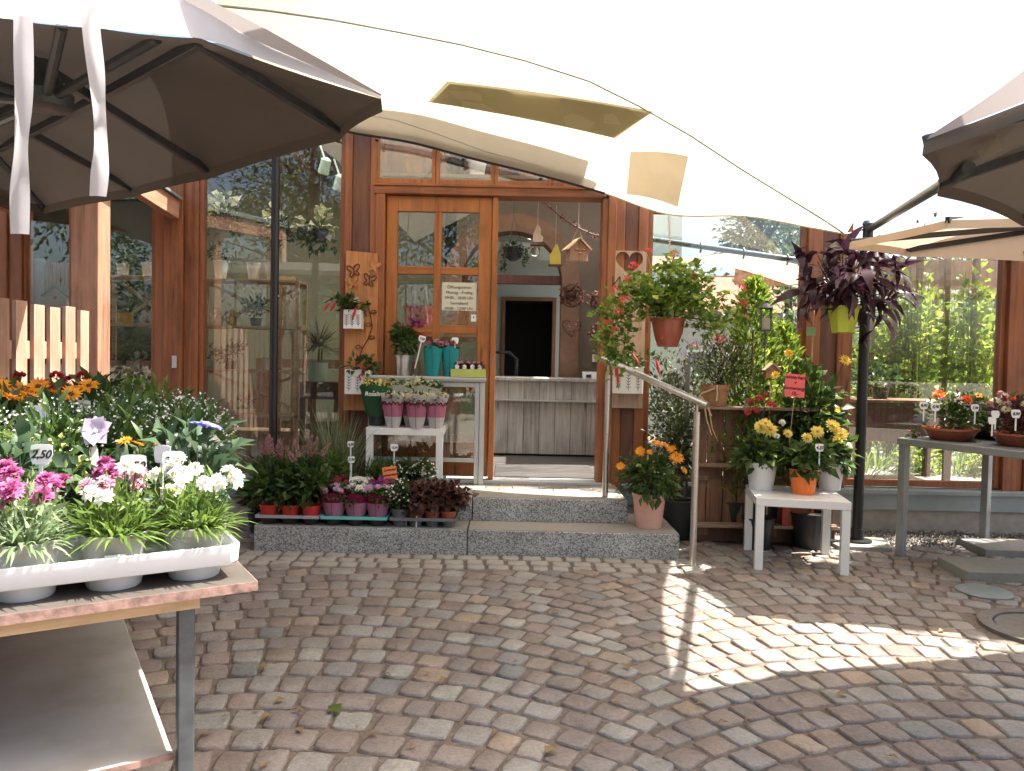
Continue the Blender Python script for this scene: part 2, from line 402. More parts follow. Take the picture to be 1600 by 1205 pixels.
M['turq'] = m_plain('turquoise_plastic', (.16, .56, .50), .4, 0, .06)
M['grey_tray'] = m_plain('grey_plastic_tray', (.40, .40, .40), .45, 0, .06)
M['pink_pot'] = m_plain('pale_pink_enamel', (.78, .45, .36), .35, 0, .03)
M['white_enamel'] = m_plain('white_enamel', (.78, .79, .80), .3, 0, .03)
M['orange_pot'] = m_plain('orange_enamel', (.85, .19, .03), .3, 0, .03)
M['lime'] = m_plain('lime_plastic', (.47, .56, .05), .4, 0, .06)
M['lime_card'] = m_plain('lime_card', (.44, .52, .12), .7, 0, .1)
M['soil'] = m_plain('potting_soil', (.03, .022, .016), .95, 0, .4, 60, .6)
M['paper'] = m_plain('white_card', (.80, .80, .77), .6, 0, .03)
M['paper_old'] = m_plain('yellowed_paper', (.62, .60, .50), .6, 0, .05)
M['ink'] = m_plain('black_ink', (.02, .02, .022), .7, 0, .1)
M['orange_card'] = m_plain('orange_card', (.9, .25, .07), .65, 0, .04)
M['pink_card'] = m_plain('pinkish_red_card', (.80, .13, .13), .65, 0, .04)
M['green_card'] = m_plain('green_card', (.25, .55, .28), .65, 0, .04)
M['granite'] = m_granite('speckled_granite')
M['granite_top'] = m_plain('worn_granite_top', (.30, .275, .24), .75, 0, .15, 30, .2)
M['stone_obj'] = m_stones('cobbles_single', False)
M['stone_isl'] = m_stones('cobbles_field', True)
M['pale_setts'] = m_plain('pale_granite_setts', (.34, .31, .27), .75, 0, .22, 26, .4)
M['dirt'] = m_plain('joint_dirt', (.165, .130, .104), .95, 0, .45, 45, .8)
M['gravel'] = m_plain('grey_gravel', (.16, .145, .125), .9, 0, .5, 60, .9)
M['plaster'] = m_plain('tan_plaster', (.19, .155, .11), .85, 0, .12, 3)
M['sandstone'] = m_plain('sandstone_arch', (.27, .16, .095), .85, 0, .28, 5, .3)
M['teal_wall'] = m_plain('pale_teal_wall', (.50, .58, .56), .8, 0, .05, 2)
M['olive_wall'] = m_plain('olive_wall', (.34, .325, .21), .85, 0, .1, 2)
M['void'] = m_plain('unlit_depth_black', (.02, .019, .018), .8)  # near-black colour stands for the unlit depth beyond the inner door frame
M['wirerust'] = m_plain('dark_red_wire', (.09, .018, .014), .5)
M['red_felt'] = m_plain('red_ribbon', (.50, .025, .03), .6)
M['dryleaf'] = m_plain('dry_leaf', (.22, .145, .075), .8, 0, .3, 30)
# ================================================================== GROUND AND PAVING
mb = MB(); mb.box(-60, 60, -60, 60, -.30, -.008)
ground = mb.build('courtyard_ground', M['dirt']); setp(ground, 'dark gritty bedding soil under the courtyard cobbles', None, None, 'structure')
STEP_Y = 4.97
def stone_proto(seed):
    rr = random.Random(seed); K = 12
    base = []
    for k in range(K):
        t = 2 * math.pi * (k + .5) / K
        c, s_ = math.cos(t), math.sin(t)
        e = 9.0
        rad = (abs(c) ** e + abs(s_) ** e) ** (-1 / e)
        j = 1 + rr.uniform(-.07, .02)
        base.append((c * rad * .5 * j, s_ * rad * .5 * j))
    h = [rr.uniform(-.0025, .0025) for _ in range(K)]
    V = []; F = []
    for ring, (s_, z) in enumerate(((1.0, -.05), (1.0, -.007), (.965, -.001), (.86, .0015))):
        for k, (x, y) in enumerate(base): V.append((x * s_, y * s_, z + (h[k] if ring else 0)))
    V.append((0, 0, .004 + rr.uniform(-.002, .002)))
    for r_ in range(3):
        for k in range(K):
            k2 = (k + 1) % K
            F.append((r_*K+k, r_*K+k2, (r_+1)*K+k2, (r_+1)*K+k))
    for k in range(K): F.append((3*K+k, 3*K+(k+1) % K, 4*K))
    return np.array(V), F
PROTO = [stone_proto(i) for i in range(12)]
PROTO_ME = []
for V, F in PROTO:
    b = MB(); b.add([tuple(v) for v in V], F); PROTO_ME.append(b.mesh('cobblestone', M['stone_obj'], True))
stones = []      # x, y, rot, sx, sy
CW, RAD, ROW = 2.45, 1.90, .146
XC0 = -.70
for ci in range(-3, 4):
    xc = XC0 + ci * CW
    half = CW / 2; th = math.asin(half / RAD)
    for k in range(-14, 46):
        yc = 1.2 + k * ROW + (0.04 if ci % 2 else 0)
        ncols = int(2 * th * RAD / .122); ph = random.uniform(0, .5)
        ws = [random.uniform(.8, 1.25) for _ in range(ncols)]; tot = sum(ws); a = -th
        for w in ws:
            da = 2 * th * w / tot; t = a + da / 2; a += da
            x = xc + RAD * math.sin(t); y = yc + RAD * math.cos(t) - RAD
            lim = STEP_Y - .37 if -1.72 < x < 1.12 else 5.62
            if x > 1.12 and x < 2.35: lim = 5.45
            if y > lim or y < -.6 or abs(x) > 4.6: continue
            if abs(x) / max(y, .3) > .86 : continue
            if (x - 2.66) ** 2 + (y - 3.74) ** 2 < .33 ** 2: continue
            wid = da * RAD - .006; dep = ROW * max(.64, math.cos(t)) - .006
            stones.append((x + random.uniform(-.004, .004), y + random.uniform(-.004, .004), -t + random.uniform(-.06, .06), wid * random.uniform(.93, 1.0), dep * random.uniform(.93, 1.0)))
paving = thing('cobble_paving', 'brown and grey cobblestones laid in overlapping arcs across the courtyard', None)
paving['kind'] = 'structure'
def vis(s):
    x, y = s[0], s[1]
    if y < 1.9 or abs(x) / y > .68: return -1
    if x < -.62 - (y - 1.77) * .62 and y < 3.2: return -1
    return s[3] * s[4] / y ** 3
order = sorted(stones, key=vis, reverse=True)
for i, (x, y, r, sx, sy) in enumerate(order[:296]):
    o = link('cobblestone', PROTO_ME[i % 12], paving, (x, y, random.uniform(-.004, .003)), (random.uniform(-.022, .022), random.uniform(-.022, .022), r), (sx, sy, 1))
def joined_stones(lst, name, mat, parent, hz=1.0):
    Vs = []; Fs = []; off = 0
    for i, (x, y, r, sx, sy) in enumerate(lst):
        V, F = PROTO[random.randrange(12)]
        c, s_ = math.cos(r), math.sin(r)
        W_ = np.stack([V[:, 0] * sx * c - V[:, 1] * sy * s_ + x, V[:, 0] * sx * s_ + V[:, 1] * sy * c + y, V[:, 2] * hz + random.uniform(-.004, .003)
                       + V[:, 0] * sx * random.uniform(-.022, .022)], 1)
        Vs.append(W_); Fs += [tuple(a + off for a in f) for f in F]; off += len(V)
    me = bpy.data.meshes.new(name); me.from_pydata(np.concatenate(Vs).tolist(), [], Fs); me.materials.append(mat)
    me.polygons.foreach_set('use_smooth', [True] * len(Fs)); me.update()
    o = link(name, me, parent); o['kind'] = 'stuff'; return o
joined_stones(order[296:], 'cobblestone_field', M['stone_isl'], paving)
# pale setts in front of the step
setts = thing('granite_sett_border', 'pale granite setts in straight rows along the bottom step', None); setts['kind'] = 'structure'
b = MB(); V, F = PROTO[3]; b.add([tuple(v) for v in V], F); sett_me = [b.mesh('granite_sett', M['pale_setts'], True)]
b = MB(); V, F = PROTO[7]; b.add([tuple(v) for v in V], F); sett_me.append(b.mesh('granite_sett', M['pale_setts'], True))
for r_ in range(3):
    x = -1.70
    while x < 1.10:
        w = random.uniform(.115, .15)
        link('granite_sett', sett_me[random.randrange(2)], setts, (x + w / 2, STEP_Y - .07 - r_ * .115, random.uniform(-.003, .003)), (0, 0, random.uniform(-.04, .04)), (w - .016, .104, 1))
        x += w

# loose bits on the paving: dry leaves
lf = LB(); n = 1
lf.leaves(np.array([[0, 0, 0.0]]), np.array([[1, .1, .12]]), np.array([[0, .1, 1]]), .055, .032, .12, .22)
dry_me = lf.mesh('fallen_leaf', M['dryleaf'])
lf = LB(); lf.leaves(np.array([[0, 0, 0.0]]), np.array([[1, .1, .05]]), np.array([[0, .1, 1]]), .075, .06, .05, .1)
M['fallen_green'] = m_leaf('fallen_green_leaf', (.10, .15, .03), (.10, .15, .03))
green_me = lf.mesh('fallen_leaf', M['fallen_green'])
for (px, py) in [(455, 980), (418, 1042), (402, 1163), (420, 1190), (1000, 1012), (920, 1040), (1385, 1180), (1325, 1085), (640, 905), (775, 960), (800, 1035), (1240, 890),
                 (1545, 965), (1530, 1005), (1465, 905), (1190, 925), (575, 965), (330, 1145), (1520, 880), (1120, 1130), (860, 955), (700, 1060), (1410, 900), (355, 905)] + [(random.uniform(340, 1560), random.uniform(900, 1195)) for _ in range(34)]:
    g = G(px, py, .012); o = link('fallen_leaf', dry_me, None, g, (0, 0, random.uniform(0, 6.28)), random.uniform(.35, .95))
    setp(o, 'small dry brown leaf lying on the cobblestones', 'leaf', 'dry leaves scattered over the cobbles')
g = G(532, 1113, .012); o = link('fallen_leaf', green_me, None, g, (0, 0, 2.3)); setp(o, 'flat green leaf lying on the cobbles', 'leaf')
# twig and leaf litter in the joints
lf = LB(); N = 3200
xs = rng.uniform(-2.2, 3.6, N); ys = rng.uniform(2.0, 5.5, N); k = ys < np.where((xs > -1.75) & (xs < 1.15), 4.9, 5.5)
p = np.stack([xs, ys, np.full(N, -.012)], 1)[k]; d = sph(len(p)); d[:, 2] *= .2
lf.leaves(p, d, np.tile([0, 0, 1.0], (len(p), 1)), rng.uniform(.008, .022, len(p)), rng.uniform(.003, .008, len(p)), .1, .1)
M['litter'] = m_leaf('joint_litter', (.16, .11, .07), (.34, .27, .17), .1, .8)
o = lf.build('leaf_litter', M['litter'], None, 'stuff'); o['label'] = 'fine dry litter caught between the cobbles'

# manhole, loose round stone, paving slabs, gravel strip
M['manhole'] = m_plain('dark_manhole_concrete', (.15, .14, .125), .85, 0, .25, 20, .3)
mh = thing('manhole_cover', 'round stone-ringed manhole cover at the courtyard edge', 'manhole cover', (2.66, 3.74, 0))
b = MB(); b.lathe([(.235, -.03), (.235, .012), (.30, .012), (.30, -.03)], 40); b.build('ring', M['manhole'], mh, True)
b = MB(); b.lathe([(.225, -.03), (.225, .006), (.0, .008)], 40); b.lathe([(.10, .006), (.10, .013), (.0, .014)], 24); b.build('lid', M['manhole'], mh, True)
g = G(1538, 927)
b = MB(); b.lathe([(.14, -.02), (.145, .012), (.13, .02), (0, .021)], 28, wob=.02); o = b.build('round_stone', M['flash'], None, True, loc=(g.x, g.y, 0)); setp(o, 'flat round grey stone set among the cobbles', 'stone')
for i, (a, c_, lab) in enumerate((((1512, 893), .0, 'thick grey concrete slab lying in front of a second slab beside the cobbles'), ((1540, 856), .0, 'thin concrete slab lying behind another slab next to the gravel'))):
    g = G(*a, .06); b = MB(); b.box(0, .62, 0, .36, -.09, 0); o = b.build('paving_slab', M['slab'], None, False, .006, (g.x, g.y, .06 - .012 * i), (0, 0, -.04)); setp(o, lab, 'paving slab', 'loose concrete slabs')
g = G(1310, 853, .03); b = MB(); b.prism([(0, 0, -.1), (.36, -.03, -.1), (.44, .28, -.1), (-.02, .34, -.1)], (0, 0, .1)); o = b.build('footing_slab', M['slab'], None, False, .005, (g.x, g.y, .03))
setp(o, 'flat concrete footing slab under the black sail mast', 'paving slab')
footing = g
gv = LB(); N = 9000
p = np.stack([rng.uniform(2.3, 5.2, N), rng.uniform(5.42, 5.93, N), rng.uniform(-.02, .012, N)], 1)
gv.leaves(p, sph(N), sph(N), rng.uniform(.01, .026, N), rng.uniform(.01, .02, N), .2, .5)
M['pebble'] = m_leaf('pebbles', (.12, .105, .09), (.36, .34, .31), 0, .8)
o = gv.build('gravel_strip', M['pebble'], None, 'stuff'); o['label'] = 'grey gravel strip along the glazed wall'

# ================================================================== STEPS
xl = G(402, 855).x; xr = G(1065, 878).x
steps = thing('entrance_steps', 'two speckled granite steps leading up to the shop door', 'steps', (0, 0, 0))
xm = P(730, 840, STEP_Y).x; S2Y = 5.26; xr2 = P(980, 805, S2Y).x; xl2 = -1.18; xm2 = P(738, 790, S2Y).x
SH, LH = .158, .318
b = MB(); b.box(xl, xm - .003, STEP_Y, S2Y + .05, -.03, SH); b.build('step_block', M['granite'], steps, False, .006)
b = MB(); b.box(xm + .003, xr, STEP_Y, 5.62, -.03, SH); b.build('step_block', M['granite'], steps, False, .006)
b = MB(); b.box(xl + .004, xm - .006, STEP_Y + .008, S2Y - .002, SH, SH + .004); b.box(xm + .006, xr - .006, STEP_Y + .008, S2Y - .002, SH, SH + .004); b.box(xr2 + .004, xr - .006, S2Y - .002, 5.61, SH, SH + .004); b.build('worn_tread', M['granite_top'], steps)
b = MB(); b.box(xl2, xm2 - .003, S2Y, S2Y + .30, SH + .001, LH); b.build('step_block', M['granite'], steps, False, .006)
b = MB(); b.box(xm2 + .003, xr2, S2Y, S2Y + .30, SH + .001, LH); b.build('step_block', M['granite'], steps, False, .006)
b = MB(); b.box(xl2 + .005, xm2 - .006, S2Y + .008, S2Y + .295, LH, LH + .004); b.box(xm2 + .006, xr2 - .006, S2Y + .008, S2Y + .295, LH, LH + .004); b.build('worn_tread', M['granite_top'], steps)
b = MB(); b.box(xl2, xr2, S2Y + .302, 5.95, -.03, LH - .03); b.build('landing_core', M['concrete'], steps)
M['paver'] = m_stones('landing_pavers', False)
b = MB(); b.box(-.5, .5, -.5, .5, -.025, 0); pv = b.mesh('landing_paver', M['paver'])
yy = S2Y + .305; r_ = 0
while yy < 5.93:
    x = xl2 + (.0 if r_ % 2 else -.1)
    while x < xr2 - .02:
        x0 = max(x, xl2); x1 = min(x + .2, xr2)
        if x1 - x0 > .03: link('landing_paver', pv, steps, ((x0 + x1) / 2, yy + .049, LH + random.uniform(-.001, .003)), (0, 0, 0), (x1 - x0 - .006, .094, 1))
        x += .2
    yy += .1; r_ += 1

def surface(rows_, sub=6, name='x'):
    """Catmull-Rom surface through a grid of points (rows x cols)"""
    A = np.array([[tuple(p) for p in r] for r in rows_], float)
    def cr(A, sub):
        n = len(A); out = []
        for i in range(n - 1):
            p0 = A[max(i-1, 0)]; p1 = A[i]; p2 = A[i+1]; p3 = A[min(i+2, n-1)]
            for s in range(sub):
                t = s / sub
                out.append(.5 * ((2*p1) + (-p0+p2)*t + (2*p0-5*p1+4*p2-p3)*t*t + (-p0+3*p1-3*p2+p3)*t**3))
        out.append(A[-1]); return np.array(out)
    B_ = cr(A, sub); B_ = cr(B_.transpose(1, 0, 2), sub).transpose(1, 0, 2)
    return B_
def grid_mb(B_, mb=None):
    mb = mb or MB(); n, k = B_.shape[:2]
    mb.add([tuple(p) for p in B_.reshape(-1, 3)], [(i*k+j, i*k+j+1, (i+1)*k+j+1, (i+1)*k+j) for i in range(n-1) for j in range(k-1)]); return mb
# ================================================================== THE SHOP
shop = thing('flower_shop', 'timber-framed flower shop with tall glazed walls and an open sliding door', 'building', (0, 6, 0))
SY = 6.0
def fx(px, py=520): return P(px, py, SY).x
def fz(py, px=800): return P(px, py, SY).z
def bldg(b, name, mat, bevel=0.0): return b.build(name, M[mat], shop, False, bevel, (0, -6, 0))
FL = .33
TOP = 3.32
def post(x0, x1, z0, z1, y0=5.93, y1=6.10, mat='wood', name='post'):
    b = MB(); b.box(x0, x1, y0, y1, z0, z1); return bldg(b, name, mat, .006)
SILL = .40
# solid posts with planted trim boards
post(fx(-75), fx(20), 0.2, TOP); post(fx(20), fx(40), .2, TOP, 5.95)
post(fx(246), fx(262), .2, TOP, 5.95); post(fx(262), fx(291), .2, TOP, 5.92); post(fx(291), fx(313), .2, TOP, 5.95)
post(fx(538), fx(550), .2, TOP, 5.93); post(fx(550), fx(578), .2, TOP, 5.945, mat='wood_dark'); post(fx(578), fx(588), .2, TOP, 5.93)
post(fx(945, 480), fx(958, 480), FL, TOP - .02, 5.90); post(fx(958, 480), fx(972, 480), .2, TOP, 5.93); post(fx(972, 480), fx(993, 480), .2, TOP - .4, 5.945, mat='wood_dark'); post(fx(993, 480), fx(1008, 480), .2, 2.6, 5.93)
post(fx(1254), fx(1276), .2, 2.46, 5.93); post(fx(1276), fx(1303), .2, 2.46, 5.95, mat='wood_dark'); post(fx(1303), fx(1322), .2, 2.46, 5.93)
post(fx(1567), fx(1588), .2, 2.22, 5.93); post(fx(1588), fx(1600), .2, 2.22, 5.95); post(fx(1600), fx(1640), .2, 2.22, 5.93)
post(4.9, 5.1, .2, 2.22)
# door latch plate on the hinge post
b = MB(); b.box(fx(277), fx(284), 5.905, 5.92, fz(575, 280), fz(556, 280)); o = bldg(b, 'latch_plate', 'alu', .002)
# plinth, flashing and sills, either side of the steps
for (x0, x1) in ((-4.3, xl2 - .02), (xr2 + .03, 5.2)):
    b = MB(); b.box(x0, x1, 5.93, 6.2, -.05, .17); bldg(b, 'plinth', 'concrete')
    b = MB(); b.box(x0, x1, 5.905, 6.19, .172, .335); b.box(x0, x1, 5.87, 5.905, .30, .335); bldg(b, 'flashing', 'flash', .004)
def window(x0, x1, z0, z1, fw=.055, y=5.97, sill=True, bars=()):
    """a fixed window: frame with its pane(s) as a child"""
    b = MB()
    b.box(x0, x0 + fw, y, y + .07, z0, z1); b.box(x1 - fw, x1, y, y + .07, z0, z1)
    b.box(x0 + fw, x1 - fw, y + .003, y + .067, z0, z0 + fw * 1.25); b.box(x0 + fw, x1 - fw, y + .003, y + .067, z1 - fw, z1)
    f = bldg(b, 'window', 'wood', .004)
    b = MB(); b.box(x0 + fw - .004, x1 - fw + .004, y + .03, y + .036, z0 + fw, z1 - fw + .004); p = b.build('pane', M['glass'], f)
    return f
window(fx(40), fx(115), .345, 3.1, .02); window(fx(115), fx(247), .345, 3.1, .04)
window(fx(313), fx(538), .345, 3.2, .035)
window(fx(1008), fx(1254), .345, 2.46, .035); window(fx(1322), fx(1567), .345, 2.22, .04); window(fx(1640), 4.9, .345, 2.22, .04)
# top plate, lintel and transom over the door
dz0, dz1 = fz(309, 770), fz(293, 770)
b = MB(); b.box(fx(588, 300), fx(945, 300), 5.90, 6.09, dz0 - .005, dz1); bldg(b, 'lintel', 'woodx', .005)
b = MB(); b.box(fx(588, 300), fx(945, 300), 5.885, 5.90, (dz0 + dz1) / 2 + .015, dz1 - .004); bldg(b, 'lintel_trim', 'woodx', .004)
b = MB(); b.box(fx(-80), fx(945), 5.92, 6.12, TOP - .02, TOP + .14); bldg(b, 'top_plate', 'woodx', .006)
b = MB(); b.box(fx(1008), fx(1322), 5.94, 6.08, 2.46, 2.53); bldg(b, 'top_plate', 'woodx', .006)
b = MB(); b.box(fx(1322), 5.1, 5.94, 6.08, 2.221, 2.25); bldg(b, 'top_plate', 'woodx', .006)
tx = [588, 682, 773, 862, 945]
for a, c in zip(tx[:-1], tx[1:]):
    x0, x1 = fx(a, 270), fx(c, 270)
    b = MB(); z0, z1 = dz1 + .002, TOP - .022
    b.box(x0 + .002, x0 + .03, 5.94, 6.0, z0, z1); b.box(x1 - .03, x1 - .002, 5.94, 6.0, z0, z1); b.box(x0 + .03, x1 - .03, 5.943, 5.997, z0, z0 + .04); b.box(x0 + .03, x1 - .03, 5.943, 5.997, z1 - .03, z1)
    f = bldg(b, 'transom_window', 'door', .003)
    b = MB(); b.box(x0 + .027, x1 - .027, 5.965, 5.971, z0 + .035, z1 - .027); b.build('pane', M['glass'], f)
# fixed frame at left of the door, door leaf
b = MB(); b.box(fx(588), fx(602), 5.90, 6.05, FL, dz0 - .006); bldg(b, 'door_frame', 'wood', .005)
b = MB(); b.box(fx(936, 500), fx(945, 500), 5.92, 6.09, FL, dz0 - .006); bldg(b, 'door_frame', 'wood', .005)
lx0, lx1 = fx(603), fx(775)
zt = dz0 - .008
rows = [(333, 418), (430, 508), (521, 600), (614, 690)]; cols = [(620, 686), (689, 746)]
# glazing bars from the measured pane edges
b = MB(); y0, y1 = 5.955, 6.005
xs_ = [lx0, fx(621), fx(677), fx(688), fx(746), fx(764), lx1]
b.box(lx0, fx(620), y0, y1, FL + .03, zt); b.box(fx(746), fx(766), y0, y1, FL + .03, zt); b.box(fx(766) + .003, lx1, y0 - .02, y1 + .015, FL + .01, zt)
b.box(fx(620), fx(746), y0 + .002, y1 - .002, fz(333, 690), zt)
b.box(fx(620), fx(746), y0 + .002, y1 - .002, FL + .03, fz(690, 690))
leaf = b.build('sliding_door', M['door'], shop, False, .004, (0, -6, 0))
b = MB(); b.box(fx(677), fx(688), y0 + .006, y1 - .006, fz(690, 690), fz(333, 690)); b.build('glazing_bar', M['door'], leaf, False, .003)
for (pa, pb) in ((418, 430), (508, 521), (600, 614)):
    b = MB(); b.box(fx(620), fx(677), y0 + .009, y1 - .009, fz(pb, 690), fz(pa, 690)); b.build('glazing_bar', M['doorx'], leaf, False, .003)
    b = MB(); b.box(fx(688), fx(746), y0 + .009, y1 - .009, fz(pb, 690), fz(pa, 690)); b.build('glazing_bar', M['doorx'], leaf, False, .003)
for (ra, rb) in rows:
    for (ca, cb) in ((619, 678), (687, 747)):
        b = MB(); b.box(fx(ca), fx(cb), 5.978, 5.983, fz(rb, 690) - .002, fz(ra, 690) + .002); b.build('pane', M['glass'], leaf)
b = MB(); b.box(fx(588), fx(958), 5.88, 6.10, FL - .035, FL + .006); b.box(fx(700), fx(945), 5.87, 5.89, FL - .02, FL + .012); bldg(b, 'threshold', 'alu', .003)
# floor, roof, inner walls of the solid-roofed half
b = MB(); b.box(-4.2, 1.25, 6.1, 10.6, .2, FL); bldg(b, 'floor', 'dark_floor')
for i in range(9):
    b = MB(); b.box(fx(776), fx(943), 6.12 + i * .085, 6.19 + i * .085, FL + .001, FL + .012); bldg(b, 'floorboard', 'dark_floor', .003)
for x0_, x1_, y0, y1 in ((-4.3, 1.05, 5.80, 6.11), (-4.3, 1.45, 7.39, 10.7)):
    b = MB(); b.box(x0_, x1_, y0, y1, TOP + .145, TOP + .26); bldg(b, 'roof', 'flash')
    b = MB(); b.box(x0_, x1_, y0 + .01, y1 - .01, TOP + .12, TOP + .143); bldg(b, 'ceiling', 'old_wood')
M['opal'] = m_cloth('added_opal_roof_sheet', (.85, .85, .83), .94, (.92, .92, .90), .4)  # translucent roof strip added to brighten the room below
for i in range(5):
    gg = np.array([[(-4.3 + i * 1.07 + 1.066 * k / 28, y, TOP + .17 + .012 * math.sin(k * 1.57)) for k in range(29)] for y in (6.10, 6.8, 7.40)]); b = grid_mb(gg); bldg(b, 'added_opal_roof_sheet', 'opal')
for x in (-3.3, -2.3, -1.3, -.35, .6):
    b = MB(); b.box(x, x + .11, 6.13, 10.5, TOP - .08, TOP + .118); bldg(b, 'ceiling_beam', 'wood')
b = MB(); b.box(-4.3, -.42, 9.2, 9.35, FL, TOP + .1); bldg(b, 'inner_wall', 'olive_wall')
b = MB(); b.box(-4.35, -4.2, 6.1, 9.2, .2, .8); b.box(-4.35, -4.2, 6.1, 9.2, 3.1, TOP + .1); b.box(-4.35, -4.2, 7.5, 7.65, .8, 3.1); bldg(b, 'inner_wall', 'old_wood')
b = MB(); b.box(-4.28, -4.275, 6.1, 9.2, .8, 3.1); b.build('added_side_pane', M['glass'], shop, loc=(0, -6, 0))  # glazing in the unseen side wall, added to let daylight in
# arched stone wall behind the doorway
AY = 8.2
ac = P(800, 440, AY); acx, acz = ac.x, ac.z; RI = .53; RO = .72
b = MB(); ang = [math.pi * i / 20 for i in range(21)]
def arc(r): return [(acx + r * math.cos(a), acz + r * math.sin(a)) for a in ang]
# plaster wall as strips round the arch
pts = arc(RO)
for (xa, za), (xb, zb) in zip(pts[:-1], pts[1:]):
    b.add([(xa, AY, za), (xb, AY, zb), (xb, AY, TOP + .1), (xa, AY, TOP + .1), (xa, AY + .3, za), (xb, AY + .3, zb), (xb, AY + .3, TOP + .1), (xa, AY + .3, TOP + .1)],
          [(0, 1, 2, 3), (4, 7, 6, 5), (0, 4, 5, 1)])
b.box(acx + RO, 1.28, AY, AY + .3, FL, TOP + .1); b.box(-.62, acx - RO, AY, AY + .3, FL, TOP + .1)
bldg(b, 'arch_wall', 'plaster')
b = MB(); po, pi_ = arc(RO - .003), arc(RI)
for i in range(20):
    (xa, za), (xb, zb) = po[i], po[i+1]; (xc_, zc), (xd, zd) = pi_[i], pi_[i+1]
    b.add([(xa, AY-.04, za), (xb, AY-.04, zb), (xd, AY-.04, zd), (xc_, AY-.04, zc), (xa, AY+.25, za), (xb, AY+.25, zb), (xd, AY+.25, zd), (xc_, AY+.25, zc)],
          [(0, 3, 2, 1), (4, 5, 6, 7), (3, 7, 6, 2), (0, 1, 5, 4)])
for s in (1, -1):
    x0, x1 = sorted((acx + s * RI, acx + s * (RO - .003))); b.box(x0, x1, AY - .04, AY + .25, FL + .14, acz)
    b.box(x0 - .03, x1 + .03, AY - .06, AY + .2, FL, FL + .135)
bldg(b, 'stone_arch', 'sandstone')
b = MB(); b.box(acx - RI + .003, acx + RI - .003, AY + .06, AY + .14, P(820, 443, AY).z, P(820, 429, AY).z); bldg(b, 'arch_transom', 'wood_dark', .004)
b = MB(); pf = arc(RI - .004); b.prism([(x, AY + .10, z) for x, z in pf], (0, .006, 0)); o = b.build('lunette_pane', M['glass_weak'], shop, loc=(0, -6, 0))
# room beyond the arch
b = MB(); BY = 10.2
d0, d1, dt = P(789, 500, BY).x, P(863, 500, BY).x, P(820, 470, BY).z
b.box(-1.6, d0 - .05, BY, BY + .1, FL, 3.6); b.box(d1 + .05, 2.2, BY, BY + .1, FL, 3.6); b.box(d0 - .05, d1 + .05, BY, BY + .1, dt + .05, 3.6)
b.box(1.3, 1.42, AY + .31, BY, FL, .9); b.box(1.3, 1.42, AY + .31, BY, 2.9, 3.6); b.box(-1.7, -1.6, AY + .31, BY, FL, 3.6)  # wide gap in the unseen right wall, made to light the back room
bldg(b, 'back_room_wall', 'teal_wall')
b = MB(); b.box(d0 - .048, d0, BY - .02, BY + .09, FL, dt); b.box(d1, d1 + .048, BY - .02, BY + .09, FL, dt); b.box(d0 - .048, d1 + .048, BY - .021, BY + .089, dt + .001, dt + .048); bldg(b, 'inner_door_frame', 'sandstone', .004)
b = MB(); b.box(d0, d1, BY + .6, BY + .65, FL, dt); bldg(b, 'dark_depth_panel', 'void')  # near-black panel in place of shade behind the frame
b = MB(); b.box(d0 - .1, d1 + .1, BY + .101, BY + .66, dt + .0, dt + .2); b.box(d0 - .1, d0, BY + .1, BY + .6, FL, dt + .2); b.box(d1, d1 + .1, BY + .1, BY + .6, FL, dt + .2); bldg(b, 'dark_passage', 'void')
M['lampglow'] = newmat('lamp_glow')[0]; M['lampglow'].node_tree.nodes['Principled BSDF'].inputs['Emission Color'].default_value = (1, .95, .88, 1); M['lampglow'].node_tree.nodes['Principled BSDF'].inputs['Emission Strength'].default_value = 3.5
for (px, py) in ((829, 370), (835, 396)):
    p = P(px, py, 9.3); b = MB(); b.lathe([(.055, 0), (.055, .03), (.03, .09), (.012, .1), (.012, .25)], 16); o = thing('ceiling_spotlight', 'lit white spotlight seen through the arch window, ' + ('upper of the two' if py < 380 else 'lower of the two'), 'lamp', p, 0, 'spotlights in the back room')
    h = b.build('housing', M['white'], o, True); h.rotation_euler = (.7, 0, 0)
    b = MB(); b.lathe([(.048, -.006), (0, -.008)], 16); e = b.build('bulb', M['lampglow'], o, True); e.rotation_euler = (.7, 0, 0)
# right half: low inner wall along the garden side of the winter garden
b = MB(); b.box(1.25, 5.2, 6.1, 9.2, .15, FL - .02); bldg(b, 'floor', 'slab')

b = MB(); b.box(1.15, 1.245, 6.98, 8.6, FL, 2.6); bldg(b, 'inner_wall', 'old_wood')  # short unseen wall added to hold back light from the right half
# ================================================================== SAIL, ROPES, MASTS
back = [Vector((-1.86, 5.80, 3.10)), P(535, 204, 5.80), P(640, 222, 5.80), P(740, 248, 5.80), P(845, 274, 5.80), P(945, 302, 5.80), P(1045, 335, 5.60), P(1165, 338, 5.5), P(1262, 355, 5.45), P(1322, 366, 5.40)]
mid1 = [Vector((-1.62, 5.2, 3.02)), Vector((-1.12, 5.2, 3.14)), Vector((-.66, 5.2, 3.15)), Vector((-.2, 5.2, 3.06)), Vector((.25, 5.2, 2.95)), Vector((.7, 5.2, 2.82)), Vector((1.15, 5.12, 2.66)), Vector((1.6, 5.05, 2.58)), Vector((2.0, 5.0, 2.5)), Vector((2.3, 4.95, 2.44))]
mid2 = [Vector((-1.42, 4.15, 2.86)), Vector((-1.02, 4.2, 3.06)), Vector((-.6, 4.2, 3.18)), Vector((-.2, 4.2, 3.27)), Vector((.2, 4.2, 3.2)), Vector((.62, 4.2, 3.12)), Vector((1.05, 4.15, 3.0)), Vector((1.5, 4.1, 2.92)), Vector((1.9, 4.1, 2.85)), Vector((2.27, 4.1, 2.8))]
